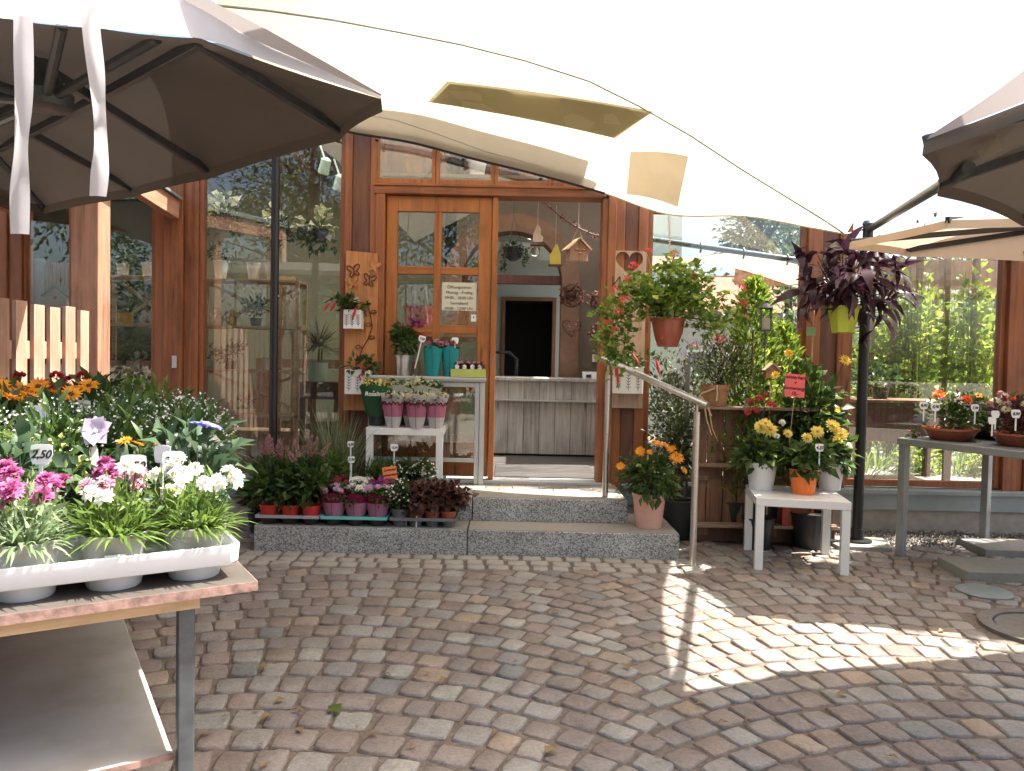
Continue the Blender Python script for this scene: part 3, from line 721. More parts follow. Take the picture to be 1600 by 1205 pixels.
front = [Vector((-1.18, 2.85, 2.64)), Vector((-.78, 2.6, 2.9)), Vector((-.35, 2.45, 3.16)), Vector((.05, 2.4, 3.34)), Vector((.4, 2.4, 3.45)), Vector((.75, 2.4, 3.4)), Vector((1.1, 2.4, 3.35)), Vector((1.5, 2.4, 3.28)), Vector((1.85, 2.4, 3.2)), Vector((2.2, 2.45, 3.1))]
SS = surface([back, mid1, mid2, front], 6)
sail = thing('shade_sail', 'large cream shade sail hooked along the shop front above the entrance', 'shade sail', back[5])
so_ = back[5]
b = grid_mb(SS - np.array(so_)); sc_ = b.build('cloth', M['sail'], sail, True)
# hem along the shop edge, with a second grey layer at its left, seams, patches
b = MB(); b.tube([Vector(p) - so_ for p in SS[0][:31]], .011, 6); b.build('edge_pole', M['black_metal'], sail, True)
b = MB(); b.tube([Vector(p) - so_ for p in SS[0][30:]], .006, 6); b.build('edge_rope', M['sail'], sail, True)
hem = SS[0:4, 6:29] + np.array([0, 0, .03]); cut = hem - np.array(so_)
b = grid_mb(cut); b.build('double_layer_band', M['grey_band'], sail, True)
for j in (9, 17, 24, 31):
    p = Vector(SS[0][min(j, 30)]) - so_; b = MB(); b.tube([p + Vector((0, .0, .012)), p + Vector((.012, .02, .03)), p + Vector((.02, .05, .02))], .007, 6)
    b.lathe([(.0, -.012), (.018, 0), (.0, .012)], 10, c=(p.x, p.y + .02, p.z - .022)); b.build('hook', M['black_metal'], sail, True)
def on_sail(px, py):
    """point of the cloth nearest the sight line through a pixel"""
    d = (_f + CR * ((px - 800) / FPX) - CU * ((py - 602.5) / FPX)).normalized()
    q = SS.reshape(-1, 3) - np.array(CP); t = q @ np.array(d); dist = np.linalg.norm(q - t[:, None] * np.array(d), axis=1)
    k = np.argsort(dist)[:4]; w = 1 / (dist[k] + .01); Y = (q[k, 1] * w).sum() / w.sum()
    return P(px, py, Y)
dn = Vector((0, 0, -.012))
seam = [on_sail(x, y) + dn for x, y in ((330, 3), (420, 13), (520, 28), (620, 47), (720, 67), (820, 92), (920, 124), (1000, 164), (1080, 210), (1160, 263), (1230, 306), (1290, 343), (1318, 362))]
b = MB(); b.tube([p - so_ for p in seam], .0055, 5); b.build('seam', M['galv'], sail, True)
seam = [on_sail(x, y) + dn for x, y in ((565, 176), (620, 186), (680, 206), (760, 235), (850, 258))]
b = MB(); b.tube([p - so_ for p in seam], .0025, 5); b.build('seam', M['grey_band'], sail, True)
def sail_patch(corners, mat, nu=8, nv=3, dz=-.018, nm='repair_patch'):
    g_ = []
    for j in range(nv + 1):
        row = []
        for i in range(nu + 1):
            u, v = i / nu, j / nv
            x = (corners[0][0]*(1-u) + corners[1][0]*u)*(1-v) + (corners[3][0]*(1-u) + corners[2][0]*u)*v
            y = (corners[0][1]*(1-u) + corners[1][1]*u)*(1-v) + (corners[3][1]*(1-u) + corners[2][1]*u)*v - 14 * u * (1-u) * (1 if nu > 4 else 0)
            row.append(tuple(on_sail(x, y) + Vector((0, 0, dz)) - so_))
        g_.append(row)
    b = grid_mb(np.array(g_)); return b.build(nm, M[mat], sail, True)
sail_patch([(699, 124), (1022, 171), (961, 214), (668, 157)], 'patch_rim', dz=-.012, nm='patch_border')
sail_patch([(703, 127), (1016, 172), (958, 211), (674, 156)], 'sail_patch')
sail_patch([(985, 233), (1076, 240), (1059, 320), (979, 300)], 'sail_patch_pale')
# black mast at the right, white roof-shape of its fittings
mast = thing('sail_mast', 'black round mast holding the sail corner behind the purple plant', 'mast', (footing.x + .20, footing.y + .16, .03))
mh_ = P(1352, 352, mast.location.y).z - .03
b = MB(); b.lathe([(.035, 0), (.035, mh_)], 20); b.build('pole', M['black_metal'], mast, True)
b = MB(); b.lathe([(.10, 0), (.10, .012), (.045, .016), (.042, .09), (.036, .09)], 24); b.build('base_plate', M['black_metal'], mast, True)
tp = Vector((0, 0, mh_ - .02)); q = back[-1] - mast.location
b = MB(); b.tube([tp, q], .006, 6); b.build('tension_cord', M['black_metal'], mast, True)
b = MB(); b.lathe([(.036, 0), (.04, .01), (.03, .03), (0, .034)], 16, c=(0, 0, mh_)); b.build('cap', M['grey_metal'], mast, True)
# black post by the left window
g = P(427, 640, 5.45)
pl = thing('parasol_post', 'slim black post standing before the left shop window', 'post', (g.x, 5.45, 0))
b = MB(); b.lathe([(.029, 0), (.029, 2.72), (0, 2.73)], 20); b.build('pole', M['black_metal'], pl, True)
b = MB(); b.lathe([(.12, 0), (.12, .012), (.04, .02), (.036, .1), (.03, .1)], 24); b.build('base_plate', M['black_metal'], pl, True)
b = MB(); b.tube([(.03, -.002, P(433, 463, 5.45).z), (.036, -.02, P(433, 463, 5.45).z)], .006, 8); b.build('pin', M['steel'], pl, True)

# ------------------------------------------------------------------ parasols
M['mauve'] = m_cloth('hem_and_lit_taupe_cloth', (.40, .37, .37), .3, (.34, .31, .31))  # grey hem cloth; on the flap, lit taupe put into a lighter colour
def parasol(name, label, rim, apex, mat, ribs, hub, rib_pairs, skip=()):
    t = thing(name, label, 'parasol', hub)
    h = Vector(hub); R = [Vector(p) for p in rim]; n = len(R); A = Vector(apex)
    mb = MB(); K = 6; S = 5
    ring = []
    for i in range(n):
        a, c = R[i], R[(i+1) % n]
        for s in range(S):
            u = s / S; p = a.lerp(c, u); p = p + (A - p) * (.035 * 4 * u * (1-u) * .5) ; ring.append(p)
    N = len(ring); vs = [A - h]; fs = []
    for k in range(1, K + 1):
        for p in ring:
            u = k / K; q = A.lerp(p, u); q.z += .05 * math.sin(math.pi * u) * (1 if A.z > p.z else 0); vs.append(q - h)
    for i in range(N):
        j = (i+1) % N; fs.append((0, 1+i, 1+j))
        for k in range(K-1): fs.append((1+k*N+i, 1+(k+1)*N+i, 1+(k+1)*N+j, 1+k*N+j))
    mb.add(vs, fs); mb.build('canopy', M[mat], t, True)
    # hanging valance, a finger wide, along the rim
    mb = MB(); vs = []; fs = []
    for p in ring: vs += [p - h, p - h + Vector((0, 0, -.045)) + (p - A).normalized() * .005]
    for i in range(N):
        j = (i+1) % N
        if i // S not in skip: fs.append((2*i, 2*i+1, 2*j+1, 2*j))
    mb.add(vs, fs); mb.build('valance', M[mat], t, True)
    for (p, q) in rib_pairs:
        mb = MB(); mb.bar(Vector(p) - h, Vector(q) - h, .022, .034); mb.build('rib', M[ribs], t, False, .002)
    return t
zr = CAM_H + .93
def hz(px, py, H):   # point at height CAM_H+H under the pixel
    return G(px, py, CAM_H + H)
rimL = [hz(68, 322, .84), hz(204, 295, .87), hz(324, 265, .90), hz(530, 202, .93), hz(596, 155, .93), hz(312, 60, .92), hz(155, 44, .92), hz(0, 28, .92), Vector((-2.4, 2.1, 2.2)), Vector((-3.1, 2.9, 2.16)), Vector((-3.1, 3.8, 2.12))]
apL = Vector((-1.95, 3.15, 2.30)); hubL = Vector((-1.64, 2.70, 2.13))
def sag(p, up=.0):
    p = Vector(p); return p
ribsL = []
ribsL = [(hz(308, 66, .95), rimL[3]), (hz(40, 88, 1.0), rimL[2]), (hz(48, 208, .99), rimL[1]), (hz(-10, 235, .97), rimL[0]), (hz(94, 184, .985), hz(312, 66, .94)), (hz(94, 184, .985), hz(-60, 262, .97)), (apL, rimL[8]), (apL, rimL[9]), (apL, rimL[10])]
parL = parasol('cantilever_parasol', 'big taupe cantilever parasol over the flower table with straps hanging down', rimL, apL, 'taupe', 'grey_metal', hubL, ribsL, (4, 5, 6))
b = MB(); b.lathe([(.05, -.03), (.085, -.02), (.09, .03), (.06, .06), (.04, .10), (.035, .14)], 20); b.build('hub', M['grey_metal'], parL, True)
for q in (hz(97, 41, .94), hz(246, 61, .95), hz(-70, 150, 1.0), hz(-20, 130, 1.0), hz(-90, 230, .98)):
    b = MB(); b.tube([Vector((0, 0, .0)), q - hubL], .016, 8); b.build('strut', M['grey_metal'], parL, True)
# flap turned out along the near edge, sunlit look put into its pale colour, two tie straps
near = [rimL[4], rimL[4].lerp(rimL[5], .35), rimL[4].lerp(rimL[5], .7), rimL[5], rimL[6], rimL[7]]
outp = [hz(595, 150, .935), hz(500, 108, .96), hz(400, 64, .98), hz(282, -2, 1.0), hz(150, -40, 1.0), hz(-40, -60, 1.0)]
g_ = np.array([[tuple(a.lerp(c, v) - hubL) for a, c in zip(near, outp)] for v in (0, .33, .66, 1)])
b = grid_mb(surface(g_.tolist(), 4)); b.build('flap', M['flap'], parL, True)
g_ = np.array([[tuple(a.lerp(c, v) - hubL) for a, c in zip([hz(595, 150, .935), hz(500, 108, .96), hz(400, 64, .98), hz(282, -2, 1.0)], [hz(597, 148, .937), hz(510, 98, .97), hz(415, 45, .99), hz(318, -4, 1.01)])] for v in (0, 1.0)])
b = grid_mb(g_); b.build('hem', M['mauve'], parL, True)
def strap(pts, w, name='strap'):
    b = MB(); L_ = []
    n = len(pts)
    for i, (px, py, Y, tw) in enumerate(pts):
        p = P(px, py, Y); L_.append((p + Vector((-w/2*math.cos(tw), -w/2*math.sin(tw), 0)) - hubL, p + Vector((0, -.006, 0)) - hubL, p + Vector((w/2*math.cos(tw), w/2*math.sin(tw), 0)) - hubL))
    b = grid_mb(surface([list(map(tuple, r)) for r in L_], 5)); o = b.build(name, M['flap'], parL, True); return o
strap([(36, 26, 2.02, .1), (37, 90, 2.02, .25), (37, 160, 2.02, .0), (33, 230, 2.02, -.3), (31, 300, 2.02, .25), (31, 366, 2.02, .1)], .047)
strap([(140, -4, 2.05, .1), (143, 50, 2.06, .5), (150, 110, 2.06, .2), (155, 170, 2.06, -.3), (158, 230, 2.06, 1.2), (156, 270, 2.06, .4), (153, 307, 2.06, .1)], .043)
# taupe parasol at the right
H = .73
rimR = [hz(1444, 220, H), hz(1467, 288, H), hz(1600, 336, .66), Vector((3.4, 3.6, 1.95)), Vector((4.6, 3.0, 2.0)), Vector((3.6, 1.2, 2.0)), Vector((2.4, .9, 2.0)), hz(1700, 120, H)]
apR = Vector((2.9, 2.5, 2.45)); hubR = Vector((2.9, 2.5, 2.2))
ribsR = [(apR + Vector((0, 0, -.03)), rimR[i]) for i in (0, 1, 2, 3, 4, 5, 6)]
parR = parasol('cantilever_parasol', 'taupe parasol corner reaching in above the metal table, care label showing', rimR, apR, 'taupe', 'grey_metal', hubR, ribsR)
near = [rimR[0], rimR[0].lerp(rimR[7], .5), rimR[7]]
outp = [hz(1446, 216, H + .01), hz(1560, 140, H + .05), hz(1700, 30, H + .1)]
g_ = np.array([[tuple(a.lerp(c, v) - hubR) for a, c in zip(near, outp)] for v in (0, .5, 1)])
b = grid_mb(surface(g_.tolist(), 4)); b.build('flap', M['mauve'], parR, True)  # taupe flap coloured lighter to look lit
b = MB(); ps = [P(1528, 232, 2.72), P(1560, 214, 2.70), P(1566, 236, 2.66), P(1532, 250, 2.68)]
b.prism([p - hubR for p in ps], (0, .002, .001)); b.build('care_label', M['paper_old'], parR)
b = MB(); b.lathe([(.05, -.03), (.09, -.02), (.09, .05), (.04, .1), (.035, .24)], 20); b.build('hub', M['grey_metal'], parR, True)
b = MB(); b.tube([(3.6, .6, 0), (3.6, .6, 2.3), (3.3, 1.4, 2.46), (2.9, 2.5, 2.5)], .04, 12); o = b.build('mast', M['grey_metal'], parR, True); o.location = -hubR
b = MB(); b.box(3.1, 4.1, .1, 1.1, 0, .07); o = b.build('base', M['slab'], parR); o.location = -hubR
b = MB(); b.tube([(-3.2, 1.5, 0), (-3.2, 1.5, 2.6), (-2.8, 2.2, 2.9), (-2.05, 3.25, 2.6)], .04, 12); o = b.build('mast', M['grey_metal'], parL, True); o.location = -hubL
b = MB(); b.box(-3.8, -2.7, 1.0, 2.0, 0, .07); o = b.build('base', M['slab'], parL); o.location = -hubL
# ecru parasol at the far right
H = .77
rimE = [hz(1328, 378, H), hz(1420, 390, H), hz(1600, 397, H), Vector((4.9, 5.75, 2.04)), Vector((5.2, 4.0, 2.04)), Vector((3.55, 3.72, 2.04)), hz(1600, 341, H), hz(1480, 344, H)]
apE = Vector((3.85, 5.15, 2.30)); hubE = Vector((3.85, 5.15, 2.1))
parE = parasol('market_parasol', 'ecru parasol beside the mast with leaf shade dappling its cloth', rimE, apE, 'ecru', 'black_metal', hubE, [(apE + Vector((0, 0, -.03)), r_) for r_ in rimE])
b = MB(); b.lathe([(.02, -2.1), (.02, .2)], 16); b.build('mast', M['black_metal'], parE, True)
b = MB(); b.lathe([(.25, -2.1), (.25, -2.05), (.04, -2.03), (.03, -1.9)], 24); b.build('base', M['slab'], parE, True)
# steel arm tube between mast and the taupe parasol
b = MB(); b.tube([mast.location + Vector((0, -.04, mh_ - .03)), (1.79, 3.26, 2.045), (1.66, 2.85, 2.01)], .024, 10); o = b.build('guy_tube', M['grey_metal'], None, True); setp(o, 'slanting grey tube between the mast top and the taupe parasol', 'tube')

# ================================================================== FENCE AND LEFT CANOPY
FXX = -2.70
fence = thing('picket_fence', 'pinkish vertical board fence left of the shop front', 'fence', (FXX, 4.9, 0))
b = MB(); b.box(-.011, .011, -.0485, .0485, 0, 1); pk = b.mesh('picket', M['beam_pink'])
y = -.06; i = 0
while y > -3.0:
    o = link('picket', pk, fence, (random.uniform(-.003, .003), y, .10), (0, 0, random.uniform(-.03, .03)), (1, 1, 1.43 + random.uniform(-.012, .012)))
    y -= .155; i += 1
for z in (.45, 1.22):
    b = MB(); b.box(-.055, -.013, -3.05, 0, z, z + .1); b.build('rail', M['beam_pink'], fence, False, .003)
for y in (-1.5, -3.05):
    b = MB(); b.box(-.15, -.057, y - .045, y + .045, 0, 1.45); b.build('post', M['beam_pink'], fence, False, .004)
can = thing('timber_canopy', 'small timber lean-to with lit post and zinc-edged beam left of the windows', 'canopy', (FXX, 4.98, 0))
p0, p1 = P(113, 480, 4.98), P(156, 480, 4.98)
b = MB(); b.box(p0.x - FXX, p1.x - FXX - .0, -.02, .13, 0, 2.5); b.build('post', M['post_pine'], can, False, .006)
bz0 = P(170, 305, 5.05).z
b = MB(); b.bar((.02, -1.9, 2.66), (.10, .93, 2.36), .07, .14); b.build('rafter', M['beam_y'], can, False, .004)
b = MB(); b.bar((.02, -1.9, 2.745), (.10, .92, 2.445), .12, .02); b.build('zinc_edge', M['flash'], can, False, .002)
b = MB(); b.bar((-1.2, -1.9, 2.66), (-1.1, .93, 2.36), .07, .14); b.build('rafter', M['beam_y'], can, False, .004)
b = MB(); b.add([(-1.3, -1.9, 2.46), (.08, -1.9, 2.765), (.12, .9, 2.462), (-1.2, .9, 2.45), (-1.3, -1.9, 2.77), (.08, -1.9, 2.785), (.12, .9, 2.482), (-1.2, .9, 2.47)], [(0,3,2,1),(4,5,6,7),(0,1,5,4),(1,2,6,5),(2,3,7,6),(3,0,4,7)]); b.build('roof_sheet', M['flash'], can)
b = MB(); b.box(-.10, .08, -1.85, -1.70, 0, 2.65); b.build('post', M['beam_pink'], can, False, .006)
# ================================================================== FURNITURE
def lack(label, loc, rot, w=.55, h=.45):
    t = thing('side_table', label, 'side table', loc, rot, 'white square side tables')
    a = w / 2; b = MB(); b.box(-a, a, -a, a, h - .05, h); b.build('tabletop', M['white'], t, False, .002)
    for sx in (-1, 1):
        for sy in (-1, 1):
            b = MB(); x = sx * (a - .026); y = sy * (a - .026); b.box(x - .0245, x + .0245, y - .0245, y + .0245, 0, h - .0505); b.build('leg', M['white'], t, False, .002)
    return t
fl_, fr_, bl_, br_ = G(1180, 891), G(1319, 900), G(1167, 857), G(1293, 866)
rc = (fl_ + fr_ + bl_ + br_) / 4
rrot = math.atan2(fr_.y - fl_.y, fr_.x - fl_.x)
lackR = lack('white square table on the cobbles carrying three pots of yellow dahlias', rc, rrot, .555)
LR = lackR.location
ql = G(684, 768, LH)
lackL = lack('white square table on the landing carrying pink-sleeved plants', (ql.x - .25, ql.y + .26, LH), math.radians(1.5))
LL = lackL.location
# aluminium-framed display stand against the door
dsx0, dsx1, DY = P(576, 600, 5.80).x, P(754, 600, 5.80).x, 5.80
dzt = P(660, 588, DY).z
ds = thing('display_stand', 'grey aluminium framed stand in front of the sliding door', 'display stand', ((dsx0 + dsx1) / 2, DY, LH))
hw = (dsx1 - dsx0) / 2; hh = dzt - LH
b = MB(); b.box(-hw - .005, hw + .02, -.02, .09, hh - .035, hh); b.box(-hw - .012, hw + .03, -.03, -.02, hh - .022, hh - .003); b.build('top', M['alu'], ds, False, .003)
b = MB()
b.box(-hw, -hw + .04, 0, .04, 0, hh - .04); b.box(hw - .055, hw - .02, 0, .04, 0, hh - .04); b.box(-hw + .04, hw - .055, .003, .037, hh - .075, hh - .041); b.box(-hw + .04, hw - .055, .003, .037, .17, .20)
b.build('frame', M['alu'], ds, False, .003)
for x in (hw - .018, ):
    b = MB(); b.box(x, x + .036, -.01, .028, 0, hh - .04); b.build('leg', M['alu'], ds, False, .003)
b = MB(); b.box(-hw + .037, hw - .052, .018, .022, .197, hh - .072); b.build('pane', M['glass'], ds)
# handrail
hr = thing('handrail', 'brushed steel handrail sloping down beside the entrance steps', 'handrail', (0, 0, 0))
g1 = P(952, 783, 5.36); g1.z = LH; g2 = G(1078, 885)
top1 = P(956, 575, g1.y).z; rz1 = P(952, 566, g1.y); rz2 = P(1086, 630, g2.y)
ra = P(942, 560, g1.y + .04); rb = P(1106, 634, g2.y - .06)
hr.location = (g2.x, g2.y, 0); o0 = hr.location.copy()
def tube(parent, pts, r, name, mat, n=16): b = MB(); b.tube([Vector(p) - o0 for p in pts], r, n); return b.build(name, M[mat], parent, True)
tube(hr, [ra, rb], .0215, 'rail', 'steel')
def on_rail(x, y):
    t = (y - ra.y) / (rb.y - ra.y); return ra.lerp(rb, t)
for (g_, zb, dz) in ((g1, LH, .10), (g2, 0.0, .07)):
    q = on_rail(0, g_.y); x, y = q.x, g_.y
    tube(hr, [(x, y, zb), (x, y, q.z - dz)], .0215, 'post', 'steel')
    tube(hr, [(x, y, q.z - dz), (x, y, q.z - .01)], .008, 'pin', 'steel', 10)
# grey drainpipe behind the lower post
g = P(1072, 700, 5.72); b = MB(); b.tube([(g.x, 5.72, .0), (g.x, 5.72, P(1072, 560, 5.72).z)], .022, 12); o = b.build('downpipe', M['galv'], None, True); setp(o, 'thin grey pipe standing behind the lower handrail post', 'pipe')
# brown board screen with ledges
SX0, SX1, SCY = P(1086, 750, 5.50).x, P(1306, 750, 5.50).x, 5.50
scz = P(1150, 638, SCY).z
sc = thing('board_screen', 'brown wooden board screen with ledges behind the white dahlia table', 'board screen', (SX0, SCY, 0))
x = 0; wid = SX1 - SX0; i = 0
while x < wid - .02:
    w = min(random.choice((.085, .10, .12, .095)), wid - x)
    b = MB(); b.box(x, x + w - .006, random.uniform(-.004, .004), .022, .02 + random.uniform(0, .02), scz - .012); b.build('board', M['old_wood'], sc, False, .003)
    x += w
for pz, d in ((634, .15), (724, .09), (816, .11)):
    z = P(1150, pz, SCY).z
    b = MB(); b.box(-.02, wid + .01, -d, -.006, z - .022, z); b.build('ledge', M['old_woodx'], sc, False, .004)
    for bx in (.02, wid * .5):
        b = MB(); b.box(bx, bx + .08, -.030, -.006, z - .09, z - .024); b.build('bracket', M['old_wood'], sc)
b = MB(); b.box(-.01, wid, -.02, .03, 0, .10); b.build('bottom_board', M['wood_dark'], sc, False, .004)
# galvanised table at the right
L0 = G(1402, 684, .80); A_ = Vector((.447, -.894, 0)); B_ = Vector((.894, .447, 0))
ta = math.atan2(A_.y, A_.x)
gt = thing('metal_table', 'galvanised steel table carrying bowls of mixed flowers', 'table', (L0.x, L0.y, 0), ta)
# local x runs along A, local -y... B is +90deg left of A => local +y
La, Lb = 1.7, .98
b = MB(); b.box(0, La, 0, Lb, .772, .80 - .002); b.box(0, La, -.004, .03, .755, .80); b.box(-.004, .03, .03, Lb, .755, .80); b.box(.03, La, Lb - .03, Lb, .755, .80); b.build('tabletop', M['galv'], gt, False, .004)
for (x, y) in ((.035, .03), (.035, Lb - .04), (La - .05, .03), (La - .05, Lb - .04)):
    b = MB(); b.box(x - .025, x + .025, y - .025, y + .025, 0, .754); b.build('leg', M['galv'], gt, False, .004)
def GT(a, bb, z=.80): v = L0 + A_ * a + B_ * bb; return Vector((v.x, v.y, z))

# ------------------------------------------------------------------ plywood flower table at the left front
K = G(402, 908, .75); U_ = Vector((-.845, -.535, 0)); V_ = Vector((-.535, .845, 0))
def T(a, bb, z=.75): v = K + U_ * a + V_ * bb; return Vector((v.x, v.y, z))
tt = thing('plywood_table', 'dark film-faced plywood table on steel legs in the left foreground', 'table', (K.x, K.y, 0), math.atan2(-U_.y, -U_.x))
# local: +x points towards the corner K (i.e. -U), +y = V
DX, DYb = 2.2, 1.9
b = MB(); b.box(-DX, 0, 0, DYb, .7525 - .0025 - .020, .75); b.build('tabletop', M['ply'], tt, False, .001)
b = MB(); b.box(-DX, .0015, -.0015, -.0002, .7285, .7495); b.box(.0002, .0015, -.0002, DYb, .7285, .7495); b.build('edge_band', M['ply_edge'], tt)
b = MB(); b.box(-DX, -.12, .02, .05, .700, .7285); b.build('batten', M['shelf'], tt, False, .002)
for (x, y) in ((-.145, .05), (-1.9, .05), (-.145, DYb - .05), (-1.9, DYb - .05)):
    b = MB(); b.box(x - .0175, x + .0175, y - .0175, y + .0175, 0, .7285); b.build('leg', M['grey_metal'], tt, False, .003)
b = MB(); b.box(-1.88, -.166, .07, DYb - .3, .348, .36); b.build('lower_shelf', M['marble'], tt, False, .004)
b = MB(); b.box(-1.88, -.165, .066, .0695, .346, .361); b.build('shelf_edge', M['ply_edge'], tt)

# white six-pot carry tray
tr = thing('carry_tray', 'white plastic six-pot carry tray at the plywood table edge', 'tray', T(.03, .035), math.atan2(-U_.y, -U_.x))
cups = [(-(.085 + .168 * i), .085 + .165 * j) for i in range(3) for j in range(2)]
TL, TW = .52, .335
b = MB(); o_ = [(-TL, .02), (-TL + .02, 0), (-.02, 0), (0, .02), (0, TW - .02), (-.02, TW), (-TL + .02, TW), (-TL, TW - .02)]
def loop(s_, z): return [((x + TL/2) * s_ - TL/2, (y - TW/2) * s_ + TW/2, z) for x, y in o_]
rings = [loop(.985, .036), loop(1.0, .040), loop(1.012, .082), loop(.975, .082), loop(.965, .054), loop(.9, .052)]
vs = sum(rings, []); n = 8
fs = [(r*n+k, r*n+(k+1) % n, (r+1)*n+(k+1) % n, (r+1)*n+k) for r in range(5) for k in range(n)] + [tuple(5*n+k for k in range(n))]
b.add(vs, fs); b.build('tray_rim', M['white_pl'], tr, True, .003)
for (x, y) in cups:
    b = MB(); b.lathe([(.052, 0), (.055, .003), (.066, .053)], 28, c=(x, y, 0)); b.build('cup', M['white_pl'], tr, True)

# ================================================================== INDOOR THINGS SEEN THROUGH THE GLASS
def shelf_unit(label, px0, px1, Y, pys, braces, depth=.28):
    x0, x1 = P(px0, 520, Y).x, P(px1, 520, Y).x
    t = thing('shelf_unit', label, 'shelf unit', (x0, Y, FL), 0, 'pine shelf units behind the left windows')
    w = x1 - x0; zs = []
    ztop = P((px0 + px1) / 2, pys[0], Y).z - FL
    for py in pys:
        z = P((px0 + px1) / 2, py, Y).z - FL; zs.append(z)
        b = MB(); b.box(0, w, 0, depth, z - .022, z); b.build('shelf_board', M['shelf'], t, False, .002)
    for x in (.0, w - .03):
        for y in (0, depth - .03):
            b = MB(); b.box(x, x + .03, y, y + .03, 0, ztop - .0225); b.build('upright', M['shelf'], t)
    for (i, j) in braces:
        for (xa, xb) in ((.03, w - .03), (w - .03, .03)):
            b = MB(); b.bar((xa, depth - .006 + (.01 if xa > .1 else 0), zs[j]), (xb, depth - .006 + (.01 if xa > .1 else 0), zs[i] - .02), .026, .008, up=(0, 1, 0)); b.build('cross_brace', M['shelf'], t)
    return t, zs
shY = 6.42
su1, zs1 = shelf_unit('pine shelf unit behind the narrow window beside the lit post', 150, 262, shY, (430, 505, 577, 650), ((0, 1), (2, 3)))
su2, zs2 = shelf_unit('wide pine shelf unit behind the window with the black post', 300, 466, shY, (436, 509, 578, 648), ((0, 1), (2, 3)))
M['g_white'] = m_plain('pale_grey_ceramic', (.80, .82, .79), .35, 0, .04)
M['g_green'] = m_plain('mint_ceramic', (.52, .68, .57), .35, 0, .04)
M['g_yellow'] = m_plain('ochre_ceramic', (.66, .42, .05), .35, 0, .1)
M['g_cream'] = m_plain('cream_ceramic', (.74, .66, .55), .4, 0, .06)
M['g_pink'] = m_plain('dusty_pink_ceramic', (.66, .36, .33), .5, 0, .12)
M['lf_in'] = m_leaf('indoor_leaves', (.03, .06, .02), (.07, .11, .04), .2, .35)
def shelf_pos(px, py, zs, row): p = P(px, py, shY + .12); return Vector((p.x, shY + .12, FL + zs[row] + .001))
def pot_inside(px, row, zs, rt, rb, h, mat, label, leaves=0, group=None, lrad=.1, name='ceramic_pot', cat='pot'):
    v = shelf_pos(px, 430 + 72 * row, zs, row); t = thing(name, label, cat, v, 0, group)
    b = MB(); b.lathe([(rb, 0), (rb * 1.02, .004), (rt, h), (rt * 1.06, h), (rt * 1.06, h - .012), (rt * .93, h - .003), (rt * .85, h - .03), (0, h - .03)], 24); b.build('pot', M[mat], t, True)
    if leaves:
        lb = LB(); lb.bush((0, 0, h + lrad * .55), (lrad, lrad * .7, lrad * .8), leaves, .05, .022, clumps=8, spread=.3); lb.build('foliage', M['lf_in'], t)
    return t
pot_inside(192, 0, zs1, .052, .04, .105, 'g_white', 'pale grey pot with a leafy plant on the narrow top shelf', 160, None, .12)
pot_inside(230, 0, zs1, .045, .036, .12, 'g_white', 'tall empty pale pot next to the potted plant on the narrow top shelf')
pot_inside(252, 0, zs1, .05, .036, .155, 'g_cream', 'tapered cream pot half hidden by the hinge post on the top shelf')
pot_inside(196, 1, zs1, .058, .055, .09, 'g_yellow', 'ochre yellow glazed pot on the second shelf')
for i, px in enumerate((181, 208, 228)):
    pot_inside(px, 2, zs1, .05, .05, .07, 'g_pink', ('dusty pink ribbed pot at the lit-post end of the third shelf', 'dusty pink ribbed pot in the middle of the third shelf', 'dusty pink ribbed pot nearest the cream pot on the third shelf')[i], 40, 'dusty pink ribbed pots', .06)
pot_inside(248, 2, zs1, .04, .04, .075, 'g_cream', 'small cream pot ending the row of pink pots')
pot_inside(206, 3, zs1, .062, .058, .13, 'g_pink', 'large blush planter on the lowest shelf by the narrow window')
pot_inside(345, 0, zs2, .062, .04, .16, 'g_white', 'white tapered pot with dark leaves on the wide top shelf', 120, None, .13)
pot_inside(396, 0, zs2, .058, .038, .15, 'g_white', 'plain white tapered pot in the middle of the wide top shelf')
pot_inside(424, 0, zs2, .058, .038, .15, 'g_cream', 'pale tapered pot half behind the black post on the top shelf')
pot_inside(327, 2, zs2, .05, .042, .085, 'g_green', 'mint green pot with one round leaf on the third shelf', 30, None, .08)
pot_inside(418, 2, zs2, .045, .042, .10, 'g_cream', 'cream beaker beside the reflected fence on the third shelf')
pot_inside(326, 3, zs2, .09, .085, .10, 'g_cream', 'squat cream planter on the lowest wide shelf')
pot_inside(382, 3, zs2, .085, .06, .04, 'g_white', 'shallow white bowl of succulents on the lowest wide shelf', 70, None, .07, 'ceramic_bowl', 'bowl')
def figurine(px, row, zs, label, s=1.0, mat='g_white'):
    v = shelf_pos(px, 500, zs, row); t = thing('figurine', label, 'figurine', v)
    b = MB(); b.lathe([(.0, 0), (.03 * s, .0), (.036 * s, .03 * s), (.026 * s, .06 * s), (.012 * s, .075 * s), (.019 * s, .09 * s), (.017 * s, .108 * s), (0, .118 * s)], 14); b.build('body', M[mat], t, True)
    b = MB(); b.tube([(.03 * s, 0, .05 * s), (.06 * s, 0, .09 * s), (.05 * s, 0, .11 * s)], [.008 * s, .013 * s, .003 * s], 6); b.tube([(-.02 * s, 0, .045 * s), (-.05 * s, 0, .075 * s)], [.009 * s, .003 * s], 6); b.build('wing', M[mat], t, True)
figurine(224, 1, zs1, 'small white bird figurine right of the ochre pot')
figurine(240, 1, zs1, 'taller white bird figurine against the hinge post', 1.25)
figurine(215, 2, zs1, 'slim white figure standing behind the pink pots', 1.3)
figurine(340, 1, zs2, 'grey figurine on the second wide shelf below the white pot', 1.3, 'g_cream')
figurine(362, 1, zs2, 'brownish figurine under the crossed braces', 1.2, 'g_yellow')
